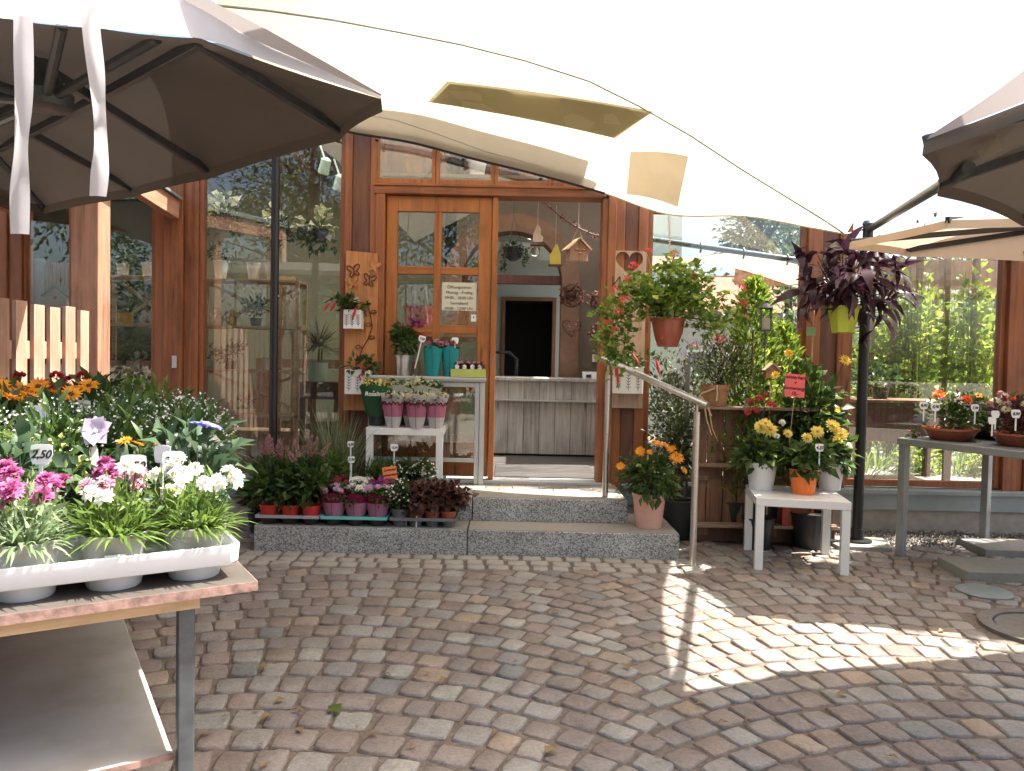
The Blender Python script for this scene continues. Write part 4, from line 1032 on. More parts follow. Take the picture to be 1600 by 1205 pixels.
# mass of dark stuff on shelves: baskets with leaves
for px, row, zs, lab in ((185, 0, zs1, None), (400, 1, zs2, 'dark leafy pot plant at the right of the second wide shelf'), (205, 1, zs1, None), (360, 2, zs2, 'dark pot with red-tinged plant on the third wide shelf')):
    if lab: pot_inside(px, row, zs, .05, .04, .07, 'dark_pot', lab, 180, None, .13)
# white birdhouse behind the fence
v = P(88, 482, 6.45); bh = thing('birdhouse', 'white birdhouse with dark roof behind the fence window', 'birdhouse', (v.x, 6.45, v.z))
b = MB(); b.prism([(-.10, 0, 0), (.09, 0, 0), (.09, 0, .10), (-.005, 0, .175), (-.10, 0, .10)], (0, .12, 0)); b.build('body', M['g_white'], bh)
b = MB(); b.bar((-.115, .055, .098), (-.004, .055, .185), .012, .16, up=(0, 1, 0)); b.bar((.107, .055, .098), (-.004, .055, .186), .012, .16, up=(0, 1, 0)); b.build('roof', M['dark_pot'], bh)
b = MB(); b.lathe([(.016, 0), (0, .001)], 14); o = b.build('entry_hole', M['ink'], bh); o.rotation_euler = (math.pi/2, 0, 0); o.location = (-.012, -.002, .09)
b = MB(); b.box(-.25, .25, -.1, .25, -.02, 0); b.box(-.02, .02, 0, .04, FL - v.z, -.021); b.build('stand', M['dark_floor'], bh)
v = P(88, 420, 6.9); o = thing('slatted_panel', 'brown slatted panel with a pale blue edge behind the birdhouse', 'panel', (v.x - .2, 6.9, FL))
b = MB(); b.box(0, .09, 0, .03, 0, P(60, 404, 6.9).z - FL); b.build('edge_strip', M['flash'], o)
for i in range(12):
    b = MB(); b.box(.10 + i * .035, .126 + i * .035, 0, .03, 0, P(60, 410, 6.9).z - FL); b.build('slat', M['old_wood'], o)
# plant stand with dracaena in a mint pot
v = P(503, 597, 6.40)
st = thing('plant_stand', 'dark wooden stand under the spiky plant by the door window', 'stand', (v.x, 6.45, FL))
hh = v.z - FL
b = MB(); b.box(-.16, .16, -.14, .14, hh - .14, hh); b.build('drawer_box', M['wood_dark'], st, False, .003)
for sx in (-.14, .14):
    for sy in (-.12, .12):
        b = MB(); b.box(sx - .018, sx + .018, sy - .018, sy + .018, 0, hh - .141); b.build('leg', M['old_wood'], st)
dp = thing('spiky_plant', 'spiky dark red-green plant in a mint pot behind glass', 'plant', (v.x - .04, 6.43, v.z + .002))
b = MB(); b.lathe([(.068, 0), (.075, .01), (.08, .155), (.084, .16), (.076, .16), (.07, .13), (0, .13)], 28); b.build('pot', M['g_green'], dp, True)
M['drac'] = m_leaf('dracaena_leaves', (.09, .03, .03), (.10, .12, .05), .25, .4)
lb = LB(); d = sph(150); d[:, 2] = np.abs(d[:, 2]) * 1.1 - .15; lb.blades(np.tile([0, 0, .30], (150, 1)) + sph(150) * .02, d, rng.uniform(.22, .36, 150), .014, .25, 4)
lb.sticks(np.array([[0, 0, .12], [.02, 0, .12]]), np.array([[0, .01, .32], [.03, 0, .28]]), .012); lb.build('foliage', M['drac'], dp)
# tall picture easel/frame and hanging vine things
v = P(455, 540, 6.9); o = thing('lattice_screen', 'narrow wooden frame with crossed slats between shelf and spiky plant', 'lattice', (v.x, 6.75, FL))
h = P(455, 432, 6.75).z - FL
b = MB(); b.box(-.07, -.045, 0, .03, 0, h); b.box(.045, .07, 0, .03, 0, h); b.box(-.045, .045, .002, .028, h - .03, h - .002); b.build('frame', M['shelf'], o)
b = MB(); b.bar((-.045, .012, h - .04), (.045, .012, h - .55), .02, .008, up=(0, 1, 0)); b.bar((.045, .022, h - .04), (-.045, .022, h - .55), .02, .008, up=(0, 1, 0)); b.build('cross_slat', M['shelf'], o)
# orchids behind the upper part of the big window, two pale spotlights
M['orchid'] = m_leaf('pale_orchid', (.42, .46, .22), (.62, .60, .42), .3)
for i, (px, py) in enumerate(((352, 330), (440, 348), (500, 352))):
    v = P(px, py, 7.4); t = thing('hanging_plant', ('pale green flowering plant high behind the big window', 'pale green plant hanging behind the black post', 'pale hanging plant above the spiky plant')[i], 'hanging plant', v, 0, 'pale plants hanging in the left room')
    lb = LB(); lb.bush((0, 0, 0), (.2, .12, .14), 60, .09, .07, clumps=7, spread=.25); lb.build('blossoms', M['orchid'], t)
    lb = LB(); lb.bush((0, 0, -.1), (.22, .15, .16), 160, .09, .035, clumps=9); lb.build('foliage', M['lf_in'], t)
    b = MB(); b.tube([(0, 0, -.1), (0, 0, TOP + .1 - v.z)], .004, 5); b.lathe([(.06, -.16), (.09, -.05), (0, -.05)], 14); b.build('hanger', M['dark_pot'], t, True)
for i, (px, py) in enumerate(((507, 262), (530, 288))):
    v = P(px, py, 6.9); t = thing('spot_lamp', ('pale track spotlight behind the glass near the roof', 'pale track spotlight lowest beside the door post')[i], 'lamp', v, 0, 'track spotlights in the left room')
    b = MB(); b.lathe([(.02, .09), (.045, .07), (.05, -.05), (.04, -.06), (.0, -.02)], 18); o = b.build('shade', M['g_green'], t, True); o.rotation_euler = (.3, .3, 0)
    b = MB(); b.tube([(0, 0, .08), (-.05, 0, .22)], .008, 6); b.build('arm', M['g_white'], t, True)
# basket of wrapping, furniture in the depth of the left room
t = thing('sideboard', 'dark sideboard deep in the left room', 'sideboard', (-2.0, 8.7, FL))
b = MB(); b.box(-.9, .9, 0, .45, .12, .9); b.build('body', M['old_wood'], t)
for x in (-.45, .0, .45):
    b = MB(); b.box(x - .42 + .21, x + .42 - .22, -.02, 0, .2, .8); b.build('door', M['olive_wall'], t)
t = thing('low_bench', 'low pale slatted bench beneath the wide shelf unit', 'bench', (P(375, 690, 6.75).x, 6.75, FL))
b = MB(); b.box(-.5, .5, 0, .3, .24, .27); b.build('seat', M['shelf'], t)
for i in range(6):
    b = MB(); b.box(-.45 + i * .165, -.41 + i * .165, .02, .05, 0, .238); b.build('leg', M['shelf'], t)
# red tub behind the door panes and paper bags
v = P(655, 500, 6.5); t = thing('red_bucket', 'large red bucket behind the lower left door panes', 'bucket', (v.x, 6.55, v.z - .14)); b = MB(); b.lathe([(.10, 0), (.135, .26), (.14, .26), (.128, .24), (0, .22)], 24); b.build('body', M['red_pot'], t, True)
b = MB(); b.box(-.3, .5, -.15, .3, -.03, 0); b.build('table_board', M['old_wood'], t)
for px in (715, 735):
    v = P(px, 505, 6.7); t = thing('paper_bag', 'brown folded paper bag standing ' + ('beside the red bucket' if px < 720 else 'nearest the door edge'), 'bag', (v.x, 6.75, v.z - .12), 0, 'paper bags behind the door'); b = MB(); b.prism([(-.07, 0, 0), (.07, 0, 0), (.05, .03, .26), (-.05, .03, .26)], (0, .08, 0)); b.build('body', M['clay'], t)
# loft shelf with copper pots behind the transom lights
v = P(668, 271, 6.55); t = thing('loft_shelf', 'wooden shelf board high behind the transom windows', 'shelf', (v.x, 6.55, v.z)); b = MB(); b.box(-.45, 1.35, 0, .3, -.03, 0); b.build('shelf_board', M['old_woodx'], t); b = MB(); b.box(-.45, 1.35, .301, .33, -.02, .55); b.build('backboard', M['wood_dark'], t)  # dark backboard added so the lit interior shows darker through the transoms
for i, px in enumerate((648, 712, 745, 822)):
    q = P(px, 268, 6.66); t = thing('loft_pot', ('copper coloured pot behind the first transom pane', 'dark bushy plant behind the second transom pane', 'pale pot beside the dark bushy plant in the second transom pane', 'leafy pot behind the third transom pane')[i], 'pot', (q.x, 6.68, v.z + .002)); b = MB(); b.lathe([(.06, 0), (.085, .15), (.09, .15), (.08, .13), (0, .12)], 20); b.build('pot', M[('clay', 'dark_pot', 'g_white', 'clay')[i]], t, True)
    if i % 2: lb = LB(); lb.bush((0, 0, .23), (.16, .09, .12), 160, .07, .03); lb.build('foliage', M['lf_in'], t)
# counter in the doorway
CY = 7.55
cx0, cx1 = P(770, 600, CY).x, P(943, 600, CY).x; cz = P(855, 591, CY).z - FL
ct = thing('shop_counter', 'whitewashed plank counter inside the open doorway', 'counter', (cx0, CY, FL))
w = cx1 - cx0 + .3; n = 9
zl = P(855, 626, CY).z - FL
for i in range(n):
    x0 = i * w / n; b = MB(); b.box(x0 + .002, x0 + w / n - .002, random.uniform(0, .004), .03, .02, zl - .012); b.build('plank', M['grey_wood'], ct, False, .002)
    b = MB(); b.box(x0 + .002, x0 + w / n - .002, -.03, .0, zl + .008, cz - .032); b.build('plank', M['grey_wood'], ct, False, .002)
b = MB(); b.box(0, w, -.05, .04, zl - .01, zl + .007); b.build('rail', M['alu'], ct, False, .003)
b = MB(); b.box(-.02, w + .02, -.06, .5, cz - .03, cz); b.build('counter_top', M['grey_wood'], ct, False, .003)
b = MB(); b.box(0, w, .032, .48, 0, cz - .031); b.build('carcass', M['dark_floor'], ct)
v = P(925, 579, CY); t = thing('card_reader', 'small white card terminal on the counter end', 'card reader', (v.x, CY + .05, FL + cz + .001)); b = MB(); b.prism([(-.08, 0, 0), (.08, 0, 0), (.08, .02, .05), (-.08, .02, .05)], (0, .12, .02)); b.build('body', M['g_white'], t, False, .004)
b = MB(); b.prism([(-.05, -.003, .012), (.0, -.003, .012), (.0, .013, .042), (-.05, .013, .042)], (0, .002, -.001)); b.build('screen', M['ink'], t)
v = P(936, 560, 7.9); t = thing('wall_sign', 'small white notice on the wall above the card terminal', 'sign', (v.x, 8.19, v.z)); b = MB(); b.box(-.04, .04, -.006, 0, -.04, .04); b.build('board', M['paper'], t)
v = P(780, 560, 7.9); t = thing('office_chair', 'black chair back half hidden behind the sliding door edge', 'chair', (v.x, 7.95, FL)); b = MB(); b.box(-.2, .2, -.2, .2, .42, .48); b.build('seat', M['dark_pot'], t, False, .02); b = MB(); b.tube([(-.18, .2, .45), (-.18, .24, .95), (-.1, .25, 1.02), (.1, .25, 1.02), (.18, .24, .95), (.18, .2, .45)], .018, 8); b.build('backrest', M['dark_pot'], t, True); b = MB(); b.tube([(0, 0, 0), (0, 0, .42)], .03, 8); b.lathe([(.25, 0), (.22, .03), (0, .05)], 5); b.build('base', M['dark_pot'], t, True)
# hanging basket, birdhouse, ornaments, wreaths and twig garland in the doorway
v = P(802, 392, 7.6); t = thing('hanging_basket', 'dark trailing plant in a bowl hanging in the arch', 'hanging plant', v)
b = MB(); b.lathe([(.03, -.1), (.08, -.07), (.105, .02), (.09, .02), (0, 0)], 20); b.build('bowl', M['dark_pot'], t, True)
lb = LB(); lb.bush((0, 0, .02), (.13, .11, .07), 260, .035, .022, clumps=14)
for sx in (-.1, .12): lb.bush((sx, 0, -.12), (.025, .03, .11), 70, .03, .02, clumps=8)
lb.build('foliage', M['lf_in'], t)
b = MB(); [b.tube([(.1 * math.cos(a), .1 * math.sin(a), .02), (0, 0, .33), (0, 0, .62)], .003, 4) for a in (0, 2.1, 4.2)]; b.build('cord', M['dark_pot'], t)
v = P(903, 395, 6.42)
t = thing('wooden_birdhouse', 'small wooden birdhouse hanging lit in the open doorway', 'birdhouse', v, .3)
b = MB(); b.prism([(-.085, -.04, -.07), (.075, -.04, -.07), (.075, -.04, .03), (-.005, -.04, .10), (-.085, -.04, .03)], (0, .09, 0)); b.build('body', M['pale_wood'], t)
b = MB(); b.bar((-.115, .005, .015), (-.003, .005, .115), .012, .13, up=(0, 1, 0)); b.bar((.10, .005, .022), (-.005, .005, .117), .012, .13, up=(0, 1, 0)); b.build('roof', M['shelf'], t)
b = MB(); [b.lathe([(.012, -.003), (.017, 0), (.012, .003)], 12, c=(-.03 + .03 * i, -.045, .02 - .03 * (i % 2))) for i in range(3)]; b.build('twig_ring', M['clay'], t)
b = MB(); b.tube([(-.07, 0, .06), (0, 0, .21), (.06, 0, .06)], .003, 5); b.tube([(0, 0, .21), (0, 0, .42)], .0025, 5); b.build('cord', M['shelf'], t)
M['g_orn'] = m_plain('yellow_ornament', (.55, .42, .05), .5, 0, .1)
for i, (px, py, mat, lab) in enumerate(((840, 366, 'pale_wood', 'carved wooden bird ornament hanging in the arch'), (868, 398, 'g_orn', 'yellow house-shaped ornament hanging right inside the arch'))):
    v = P(px, py, 7.9); t = thing('hanging_ornament', lab, 'ornament', v, 0, 'ornaments hanging in the arch')
    b = MB()
    if i == 0: b.prism([(-.05, 0, -.08), (.05, 0, -.08), (.06, 0, -.03), (.03, 0, 0), (.035, 0, .05), (0, 0, .11), (-.025, 0, .05), (-.045, 0, .0)], (0, .03, 0))
    else: b.prism([(-.05, 0, -.10), (.055, 0, -.10), (.055, 0, .0), (.02, 0, .10), (-.0, 0, .11), (-.03, 0, .04), (-.06, 0, .0)], (0, .03, 0))
    b.build('figure', M[mat], t)
    b = MB(); b.box(-.07, .07, -.03, .06, -.115, -.10); b.build('perch', M['wood_dark'], t)
    b = MB(); b.tube([(0, .015, .1), (0, .015, .5)], .002, 4); b.build('cord', M['shelf'], t)
M['dried'] = m_leaf('dried_flowers', (.10, .045, .03), (.26, .14, .10), .15, .8)
def wreath(px, py, Y, r, label, heart=False, n=160, fill=.25):
    v = P(px, py, Y); t = thing('wreath', label, 'wreath', v, 0, 'dried wreaths around the doorway')
    a = np.linspace(0, 2 * math.pi, 33)[:-1]
    if heart: xs = 16 * np.sin(a) ** 3 / 17 * r; zs_ = (13 * np.cos(a) - 5 * np.cos(2*a) - 2 * np.cos(3*a) - np.cos(4*a)) / 17 * r
    else: xs, zs_ = r * np.cos(a), r * np.sin(a)
    b = MB(); pts = [(x, 0, z) for x, z in zip(xs, zs_)]; b.tube(pts + [pts[0]], .006, 5); b.build('hoop', M['wirerust'], t)
    lb = LB(); k = rng.integers(0, 32, n); p = np.stack([xs[k], np.zeros(n), zs_[k]], 1) * (rng.random((n, 1)) ** fill) + rng.normal(size=(n, 3)) * .014
    if heart: p = p[p[:, 2] < .2 * r + .4 * r * rng.random(len(p))]
    lb.leaves(p, sph(len(p)), sph(len(p)), .035, .02); lb.build('dried_flowers', M['dried'], t)
wreath(893, 462, 7.9, .115, 'round wreath filled with dried blossoms on the arch', n=420, fill=.9)
wreath(893, 512, 7.9, .10, 'heart-shaped twig wreath under the round dried wreath', True, 70, .06)
wreath(937, 470, 6.15, .07, 'small dried wreath high on the right door jamb', n=160, fill=.3)
wreath(936, 522, 6.15, .065, 'small dried wreath low on the right door jamb', n=160, fill=.3)
v0, v1 = P(850, 316, 6.5), P(942, 372, 6.3)
t = thing('twig_garland', 'twig garland strung across the top of the doorway', 'garland', v0)
pts = [v0.lerp(v1, u) - v0 + Vector((0, 0, -.04 * math.sin(math.pi * u))) for u in [i / 10 for i in range(11)]]
b = MB(); b.tube(pts, .006, 5); b.build('twig', M['wirerust'], t)
lb = LB(); k = rng.integers(0, 11, 150); p = np.array([tuple(x) for x in pts])[k] + rng.normal(size=(150, 3)) * .014; lb.leaves(p, sph(150), sph(150), .028, .012); lb.build('dried_leaves', M['dried'], t)

# ================================================================== SIGNS AND WALL PIECES
def text(parent, s, size, mat, loc, rot=(math.pi / 2, 0, 0), align='CENTER', shear=0.0, bold=0.0, name='lettering', sx=1.0):
    c = bpy.data.curves.new(name, 'FONT'); c.body = s; c.size = size; c.align_x = align; c.align_y = 'CENTER'; c.shear = shear; c.extrude = .0006; c.offset = bold
    c.materials.append(M[mat]); tmp = bpy.data.objects.new('tmp', c); me = bpy.data.meshes.new_from_object(tmp)
    bpy.data.objects.remove(tmp); bpy.data.curves.remove(c); me.name = name
    o = link(name, me, parent, loc, rot); o.scale = (sx, 1, 1); return o
v0, v1 = P(691, 441, 5.97), P(744, 486, 5.97)
t = thing('opening_hours_sign', 'white opening hours notice taped inside the sliding door', 'sign', ((v0.x + v1.x) / 2, 5.992, (v0.z + v1.z) / 2)); hw, hh = (v1.x - v0.x) / 2, (v0.z - v1.z) / 2
t.location.y = 5.975
b = MB(); b.box(-hw, hw, -.0012, 0, -hh, hh); b.build('sheet', M['paper_old'], t)
for i, s in enumerate(('Öffnungszeiten', 'Montag - Freitag', '09:00 - 18:00 Uhr', 'Sonnabend', '09:00 - 12:00 Uhr')):
    text(t, s, .031, 'ink', (0, -.0025, hh * .66 - i * .041))
v = P(740, 497, 5.97); t = thing('door_sticker', 'tiny white sticker below the opening hours notice', 'sticker', (v.x, 5.975, v.z)); b = MB(); b.box(-.02, .02, -.001, 0, -.027, .027); b.build('label', M['paper'], t); b = MB(); b.box(-.004, .004, -.0018, -.001, .0, .012); b.build('mark', M['ink'], t)
# butterfly board
BYY = 5.90
v0, v1 = P(541, 392, BYY), P(590, 642, BYY)
bb_ = thing('butterfly_board', 'orange plank with butterflies and planters beside the sliding door', 'wall board', ((v0.x + v1.x) / 2, BYY, v1.z)); h = v0.z - v1.z; hw = (v1.x - v0.x) / 2
b = MB(); b.prism([(-hw, 0, 0), (hw * .92, 0, 0), (hw, 0, h * .25), (hw * .9, 0, h * .5), (hw * .95, 0, h * .8), (hw * .88, 0, h * .985), (-hw * .98, 0, h), (-hw, 0, h * .5)], (0, -.022, 0)); b.build('plank', M['orange_wood'], bb_, False, .004)
def wing_outline(s):
    pts = []
    for i in range(28):
        a = 2 * math.pi * i / 28
        r = (1 + .55 * math.cos(4 * a + math.pi)) * s * .6 * (1.15 if math.sin(a) > 0 else .85)
        pts.append((r * math.cos(a), r * math.sin(a)))
    return pts
ob_ = bb_.location
for px, py, kind, s, r_ in ((553, 424, 'wire', .062, .2), (584, 418, 'wood', .062, -.3), (551, 443, 'wood', .062, .3), (577, 439, 'wire', .062, -.2)):
    v = P(px, py, BYY - .03) - ob_
    pts = [(v.x + x * math.cos(r_) - y * math.sin(r_), -.028, v.z + x * math.sin(r_) + y * math.cos(r_)) for x, y in wing_outline(s)]
    b = MB()
    if kind == 'wire': b.tube(pts + [pts[0]], .004, 5); b.tube([(v.x, -.028, v.z - .03), (v.x, -.03, v.z + .035), (v.x + .012, -.03, v.z + .05)], .004, 5); b.build('wire_butterfly', M['wirerust'], bb_)
    else: b.prism(pts, (0, -.008, 0)); b.build('wooden_butterfly', M['orange_wood'], bb_)
vine = [P(x, y, BYY - .03) - ob_ for x, y in ((573, 472), (578, 490), (582, 510), (575, 530), (566, 545), (561, 560), (556, 572))]
b = MB(); b.tube(vine, .0035, 5)
for i in range(1, 6):
    for s in (1,):
        c_ = vine[i] + Vector((.03 * (1 if i % 2 else -1), 0, .012)); b.tube([vine[i]] + [c_ + Vector((.022 * math.cos(a), 0, .014 * math.sin(a))) for a in [k * .785 for k in range(9)]] , .003, 4)
b.build('wire_vine', M['wirerust'], bb_)
M['lf_dk'] = m_leaf('dark_green_leaves', (.03, .06, .016), (.08, .14, .04), .3, .4)
M['lf_mid'] = m_leaf('mid_green_leaves', (.035, .075, .018), (.09, .16, .04), .4, .45)
M['chili'] = m_plain('red_felt_chili', (.55, .03, .04), .6)
def stems(lb, a, b_, r=.002, m=0):
    lb.sticks(np.atleast_2d(np.array(a, float)), np.atleast_2d(np.array(b_, float)), r, m)
def pocket(px0, px1, py0, py1, Y, label, leafn, ribbons=(), chili=(), mark=True, flowers=None):
    v0, v1 = P(px0, py0, Y), P(px1, py1, Y); t = thing('wall_planter', label, 'wall planter', ((v0.x + v1.x) / 2, Y, v1.z), 0, 'white patterned wall planters')
    w = v1.x - v0.x; h = v0.z - v1.z
    b = MB(); b.prism([(-w/2, 0, 0), (w/2, 0, 0), (w/2, -.10, 0), (-w/2, -.10, 0)], (0, 0, h)); b.build('box', M['paper'], t, False, .004)
    b = MB()
    for i in range(3):
        x = (-.33 + .33 * i) * w; b.box(x - .0015, x + .0015, -.1012, -.1002, h * .12, h * .75)
        for k in range(5):
            z = h * (.2 + .11 * k); b.prism([(x, -.1003, z), (x + .018, -.1003, z + .014), (x + .018, -.1003, z + .018), (x, -.1003, z + .005)], (0, -.0009, 0)); b.prism([(x, -.1003, z), (x - .018, -.1003, z + .014), (x - .018, -.1003, z + .018), (x, -.1003, z + .005)][::-1], (0, -.0009, 0))
    b.build('leaf_print', M['grey_metal'], t)
    lb = LB(); lb.bush((0, -.05, h + .03), (w * .75, .07, .07), leafn, .06, .03, clumps=9, spread=.35); [stems(lb, (0, -.06, h), (dx, -.118, h + dz + .012), .0022) for dx, dz, L_, r_ in chili]; [lb.bush((dx * .8, -.09, h + dz + .02), (.05, .03, .03), 16, .05, .022, clumps=4) for dx, dz, L_, r_ in chili]; lb.build('foliage', M['lf_dk'], t)
    for (dx, dz, L_, r_) in chili:
        b = MB(); b.tube([(dx, -.12, h + dz), (dx + L_ * math.sin(r_) * .5, -.125, h + dz - L_ * .5 * math.cos(r_)), (dx + L_ * math.sin(r_), -.12, h + dz - L_ * math.cos(r_))], [.007, .011, .002], 8); b.build('red_chili', M['chili'], t, True)
    return t, w, h
t, w, h = pocket(541, 568, 485, 515, BYY - .024, 'upper white planter on the orange plank with green tufts', 110, chili=((.03, .01, .09, -.25), (-.12, .05, .08, -.5), (-.17, .05, .08, -.5)))
b = MB(); [b.lathe([(0, -.004), (.013, 0), (0, .006)], 10, c=(.03 + .016 * math.cos(a), -.09, h + .07 + .016 * math.sin(a))) for a in (0, 1.26, 2.5, 3.8, 5)]; b.build('white_flower', M['paper'], t, True)
t, w, h = pocket(543, 582, 577, 616, BYY - .024, 'lower white planter on the orange plank with red bow', 110)
b = MB(); b.tube([(.05, -.105, h), (.06, -.11, h * .5), (.055, -.11, h * .15)], .006, 6); b.tube([(.05, -.11, h - .01), (.015, -.115, h - .05), (.03, -.115, h - .08)], .006, 6); b.tube([(.05, -.11, h), (.02, -.12, h + .03), (.05, -.115, h + .005), (.085, -.12, h + .03), (.05, -.11, h)], .006, 6); b.build('red_bow', M['chili'], t, True)
# heart welcome board on the right post
HYY = 5.925
v0, v1 = P(951, 392, HYY), P(1004, 638, HYY); hb = thing('welcome_board', 'pale plank with heart cut-out and carved lettering beside the doorway', 'wall board', ((v0.x + v1.x) / 2, HYY, v1.z)); h = v0.z - v1.z; hw = (v1.x - v0.x) / 2
hx, hz_ = .012, P(977, 410, HYY).z - v1.z
def heart(s, n=28): return [(hx + 16 * math.sin(a) ** 3 / 16 * s, hz_ + (13 * math.cos(a) - 5 * math.cos(2*a) - 2 * math.cos(3*a) - math.cos(4*a)) / 16 * s) for a in [2 * math.pi * i / n for i in range(n)]]
hp = heart(.105, 32)
b = MB()
# plank face with a real heart opening: fan strips between outline and heart
outl = []
for (x, z) in hp:
    dx, dz = x - hx, z - (hz_ - .0)
    k = min((hw - .004) / abs(dx) if abs(dx) > 1e-4 else 9e9, ((h - hz_) if dz > 0 else .28) / abs(dz) if abs(dz) > 1e-4 else 9e9)
    outl.append((hx + dx * min(k, 99) if abs(dx) > 1e-4 else hx, hz_ + dz * k))
n = len(hp); th = .024; D = lambda p, y: (max(-hw, min(hw * .97, p[0])), y, p[1])
for i in range(n):
    j = (i + 1) % n
    b.add([D(hp[i], -th), D(hp[j], -th), D(outl[j], -th), D(outl[i], -th), D(hp[i], 0), D(hp[j], 0), D(outl[j], 0), D(outl[i], 0)], [(0, 1, 2, 3), (7, 6, 5, 4), (0, 4, 5, 1), (3, 2, 6, 7)])
b.prism([(-hw, 0, 0), (hw * .97, 0, 0), (hw, 0, h * .3), (hw * .97, 0, hz_ - .281), (-hw, 0, hz_ - .281)], (0, -th, 0)); b.build('plank', M['pale_wood'], hb)
for i, (s, px, py, sz) in enumerate((('W', 963, 441, .115), ('i', 963, 467, .10), ('l', 966, 490, .12))):
    v = P(px, py, HYY - .03) - hb.location; text(hb, s, sz, 'wirerust', (v.x, -th - .002, v.z), shear=.35)
v = P(991, 445, HYY - .03) - hb.location; b = MB(); b.prism([(v.x + (x - hx) * .55, -th - .001, v.z - .02 + (z - hz_) * .55) for x, z in hp], (0, -.012, 0)); b.build('small_heart', M['pale_wood'], hb)
t, w, h = pocket(957, 1001, 573, 615, HYY - .028, 'white planter hanging on the heart plank, dark leaves spilling over', 150, chili=((-.18, .10, .12, -.1), (.02, .10, .10, .6), (.20, .06, .13, .25), (-.10, .03, .11, .0)))
b = MB(); b.tube([(-.09, -.115, h), (-.085, -.12, h * .55), (-.08, -.118, .06)], .008, 6); b.build('red_ribbon', M['chili'], t, True)
# ================================================================== PLANTS
LF = {
 'silver': m_leaf('silvery_dianthus_leaves', (.13, .20, .10), (.28, .36, .20), .35, .5),
 'fresh': m_leaf('fresh_green_leaves', (.07, .13, .025), (.17, .26, .06), .45, .45),
 'mid': M['lf_mid'], 'dark': M['lf_dk'],
 'blue': m_leaf('bluish_leaves', (.045, .085, .045), (.09, .15, .08), .35, .5),
 'deep': m_leaf('deep_green_shrub_leaves', (.03, .065, .016), (.08, .14, .035), .35, .42, (.14, .20, .06)),
 'brown': m_leaf('bronze_leaves', (.06, .022, .018), (.15, .07, .05), .25, .4),
 'purple': m_leaf('dark_purple_leaves', (.026, .010, .018), (.06, .026, .042), .22, .33),
 'grass': m_leaf('striped_grass_blades', (.09, .14, .06), (.30, .33, .20), .35, .5),
 'gera': m_leaf('geranium_leaves', (.07, .15, .025), (.20, .31, .06), .55, .45, (.42, .50, .16)),
 'thuja': m_leaf('thuja_sprays', (.07, .15, .02), (.20, .29, .04), .45, .5, (.32, .40, .07)),
 'vari': m_leaf('variegated_leaves', (.05, .09, .03), (.12, .17, .06), .35, .45, (.50, .50, .36)),
 'dusky': m_leaf('dusky_shrub_leaves', (.03, .035, .02), (.08, .075, .045), .25, .45, (.22, .19, .13)),
 'stem': m_leaf('green_stems', (.06, .10, .03), (.10, .15, .05), .1, .5),
 'tree': m_leaf('tree_leaves', (.025, .05, .012), (.07, .11, .025), .35, .4, (.13, .17, .05)),
 'vine': m_leaf('vine_leaves', (.10, .17, .02), (.24, .33, .05), .5, .45, (.38, .42, .08)),
 'bark': m_leaf('bark', (.05, .035, .025), (.09, .065, .045), 0, .9),
}
PT = {
 'magenta': m_leaf('magenta_petals', (.36, .06, .19), (.52, .16, .32), .3, .6), 'pink': m_leaf('pink_petals', (.62, .30, .42), (.74, .54, .60), .35, .6),
 'white': m_leaf('white_petals', (.74, .74, .68), (.86, .85, .80), .4, .6), 'cream': m_leaf('cream_petals', (.60, .58, .36), (.75, .72, .48), .4, .6),
 'yellow': m_leaf('yellow_petals', (.78, .56, .06), (.88, .70, .14), .35, .6), 'lemon': m_leaf('lemon_petals', (.80, .68, .16), (.90, .82, .34), .35, .6),
 'orange': m_leaf('orange_yellow_petals', (.80, .28, .015), (.90, .46, .03), .3, .6), 'red': m_leaf('red_petals', (.34, .018, .02), (.52, .05, .04), .3, .6),
 'scarlet': m_leaf('scarlet_petals', (.62, .05, .05), (.85, .16, .13), .4, .6), 'lilac': m_leaf('pale_lilac_petals', (.48, .40, .52), (.56, .48, .60), .25, .6),
 'violet': m_leaf('violet_petals', (.20, .17, .55), (.36, .32, .70), .4, .6), 'mauve': m_leaf('mauve_pink_petals', (.56, .33, .50), (.76, .56, .70), .4, .6),
 'wine': m_leaf('wine_red_petals', (.28, .02, .06), (.45, .06, .12), .3, .6), 'dusty': m_leaf('dusty_pink_spikes', (.36, .19, .19), (.54, .34, .32), .3, .7),
 'plum': m_leaf('plum_petals', (.22, .03, .16), (.36, .08, .26), .3, .6), 'hot': m_leaf('orange_red_petals', (.80, .12, .02), (.90, .22, .04), .3, .6),
 'eye': m_leaf('flower_centres', (.05, .03, .012), (.10, .06, .02), 0, .8), 'gold': m_leaf('golden_centres', (.55, .35, .03), (.70, .48, .06), .1, .8),
 'leafy': m_leaf('calyx_green', (.14, .22, .06), (.24, .32, .10), .3, .5),
}
def ring(lb, n, r0, L, W_, el, z0, curl, m, ph=0.0, jit=.12):
    a = np.linspace(0, 2 * np.pi, n, endpoint=False) + ph + rng.normal(size=n) * jit
    e = np.radians(el) + rng.normal(size=n) * jit * .6
    rad = np.stack([np.cos(a), np.sin(a), np.zeros(n)], 1); z = np.array([0, 0, 1.0])
    d = rad * np.cos(e)[:, None] + z * np.sin(e)[:, None]; nn = z * np.cos(e)[:, None] - rad * np.sin(e)[:, None]
    lb.leaves(rad * r0 + z * z0, d, nn, L * rng.uniform(.85, 1.1, n), W_, curl, .12, m)
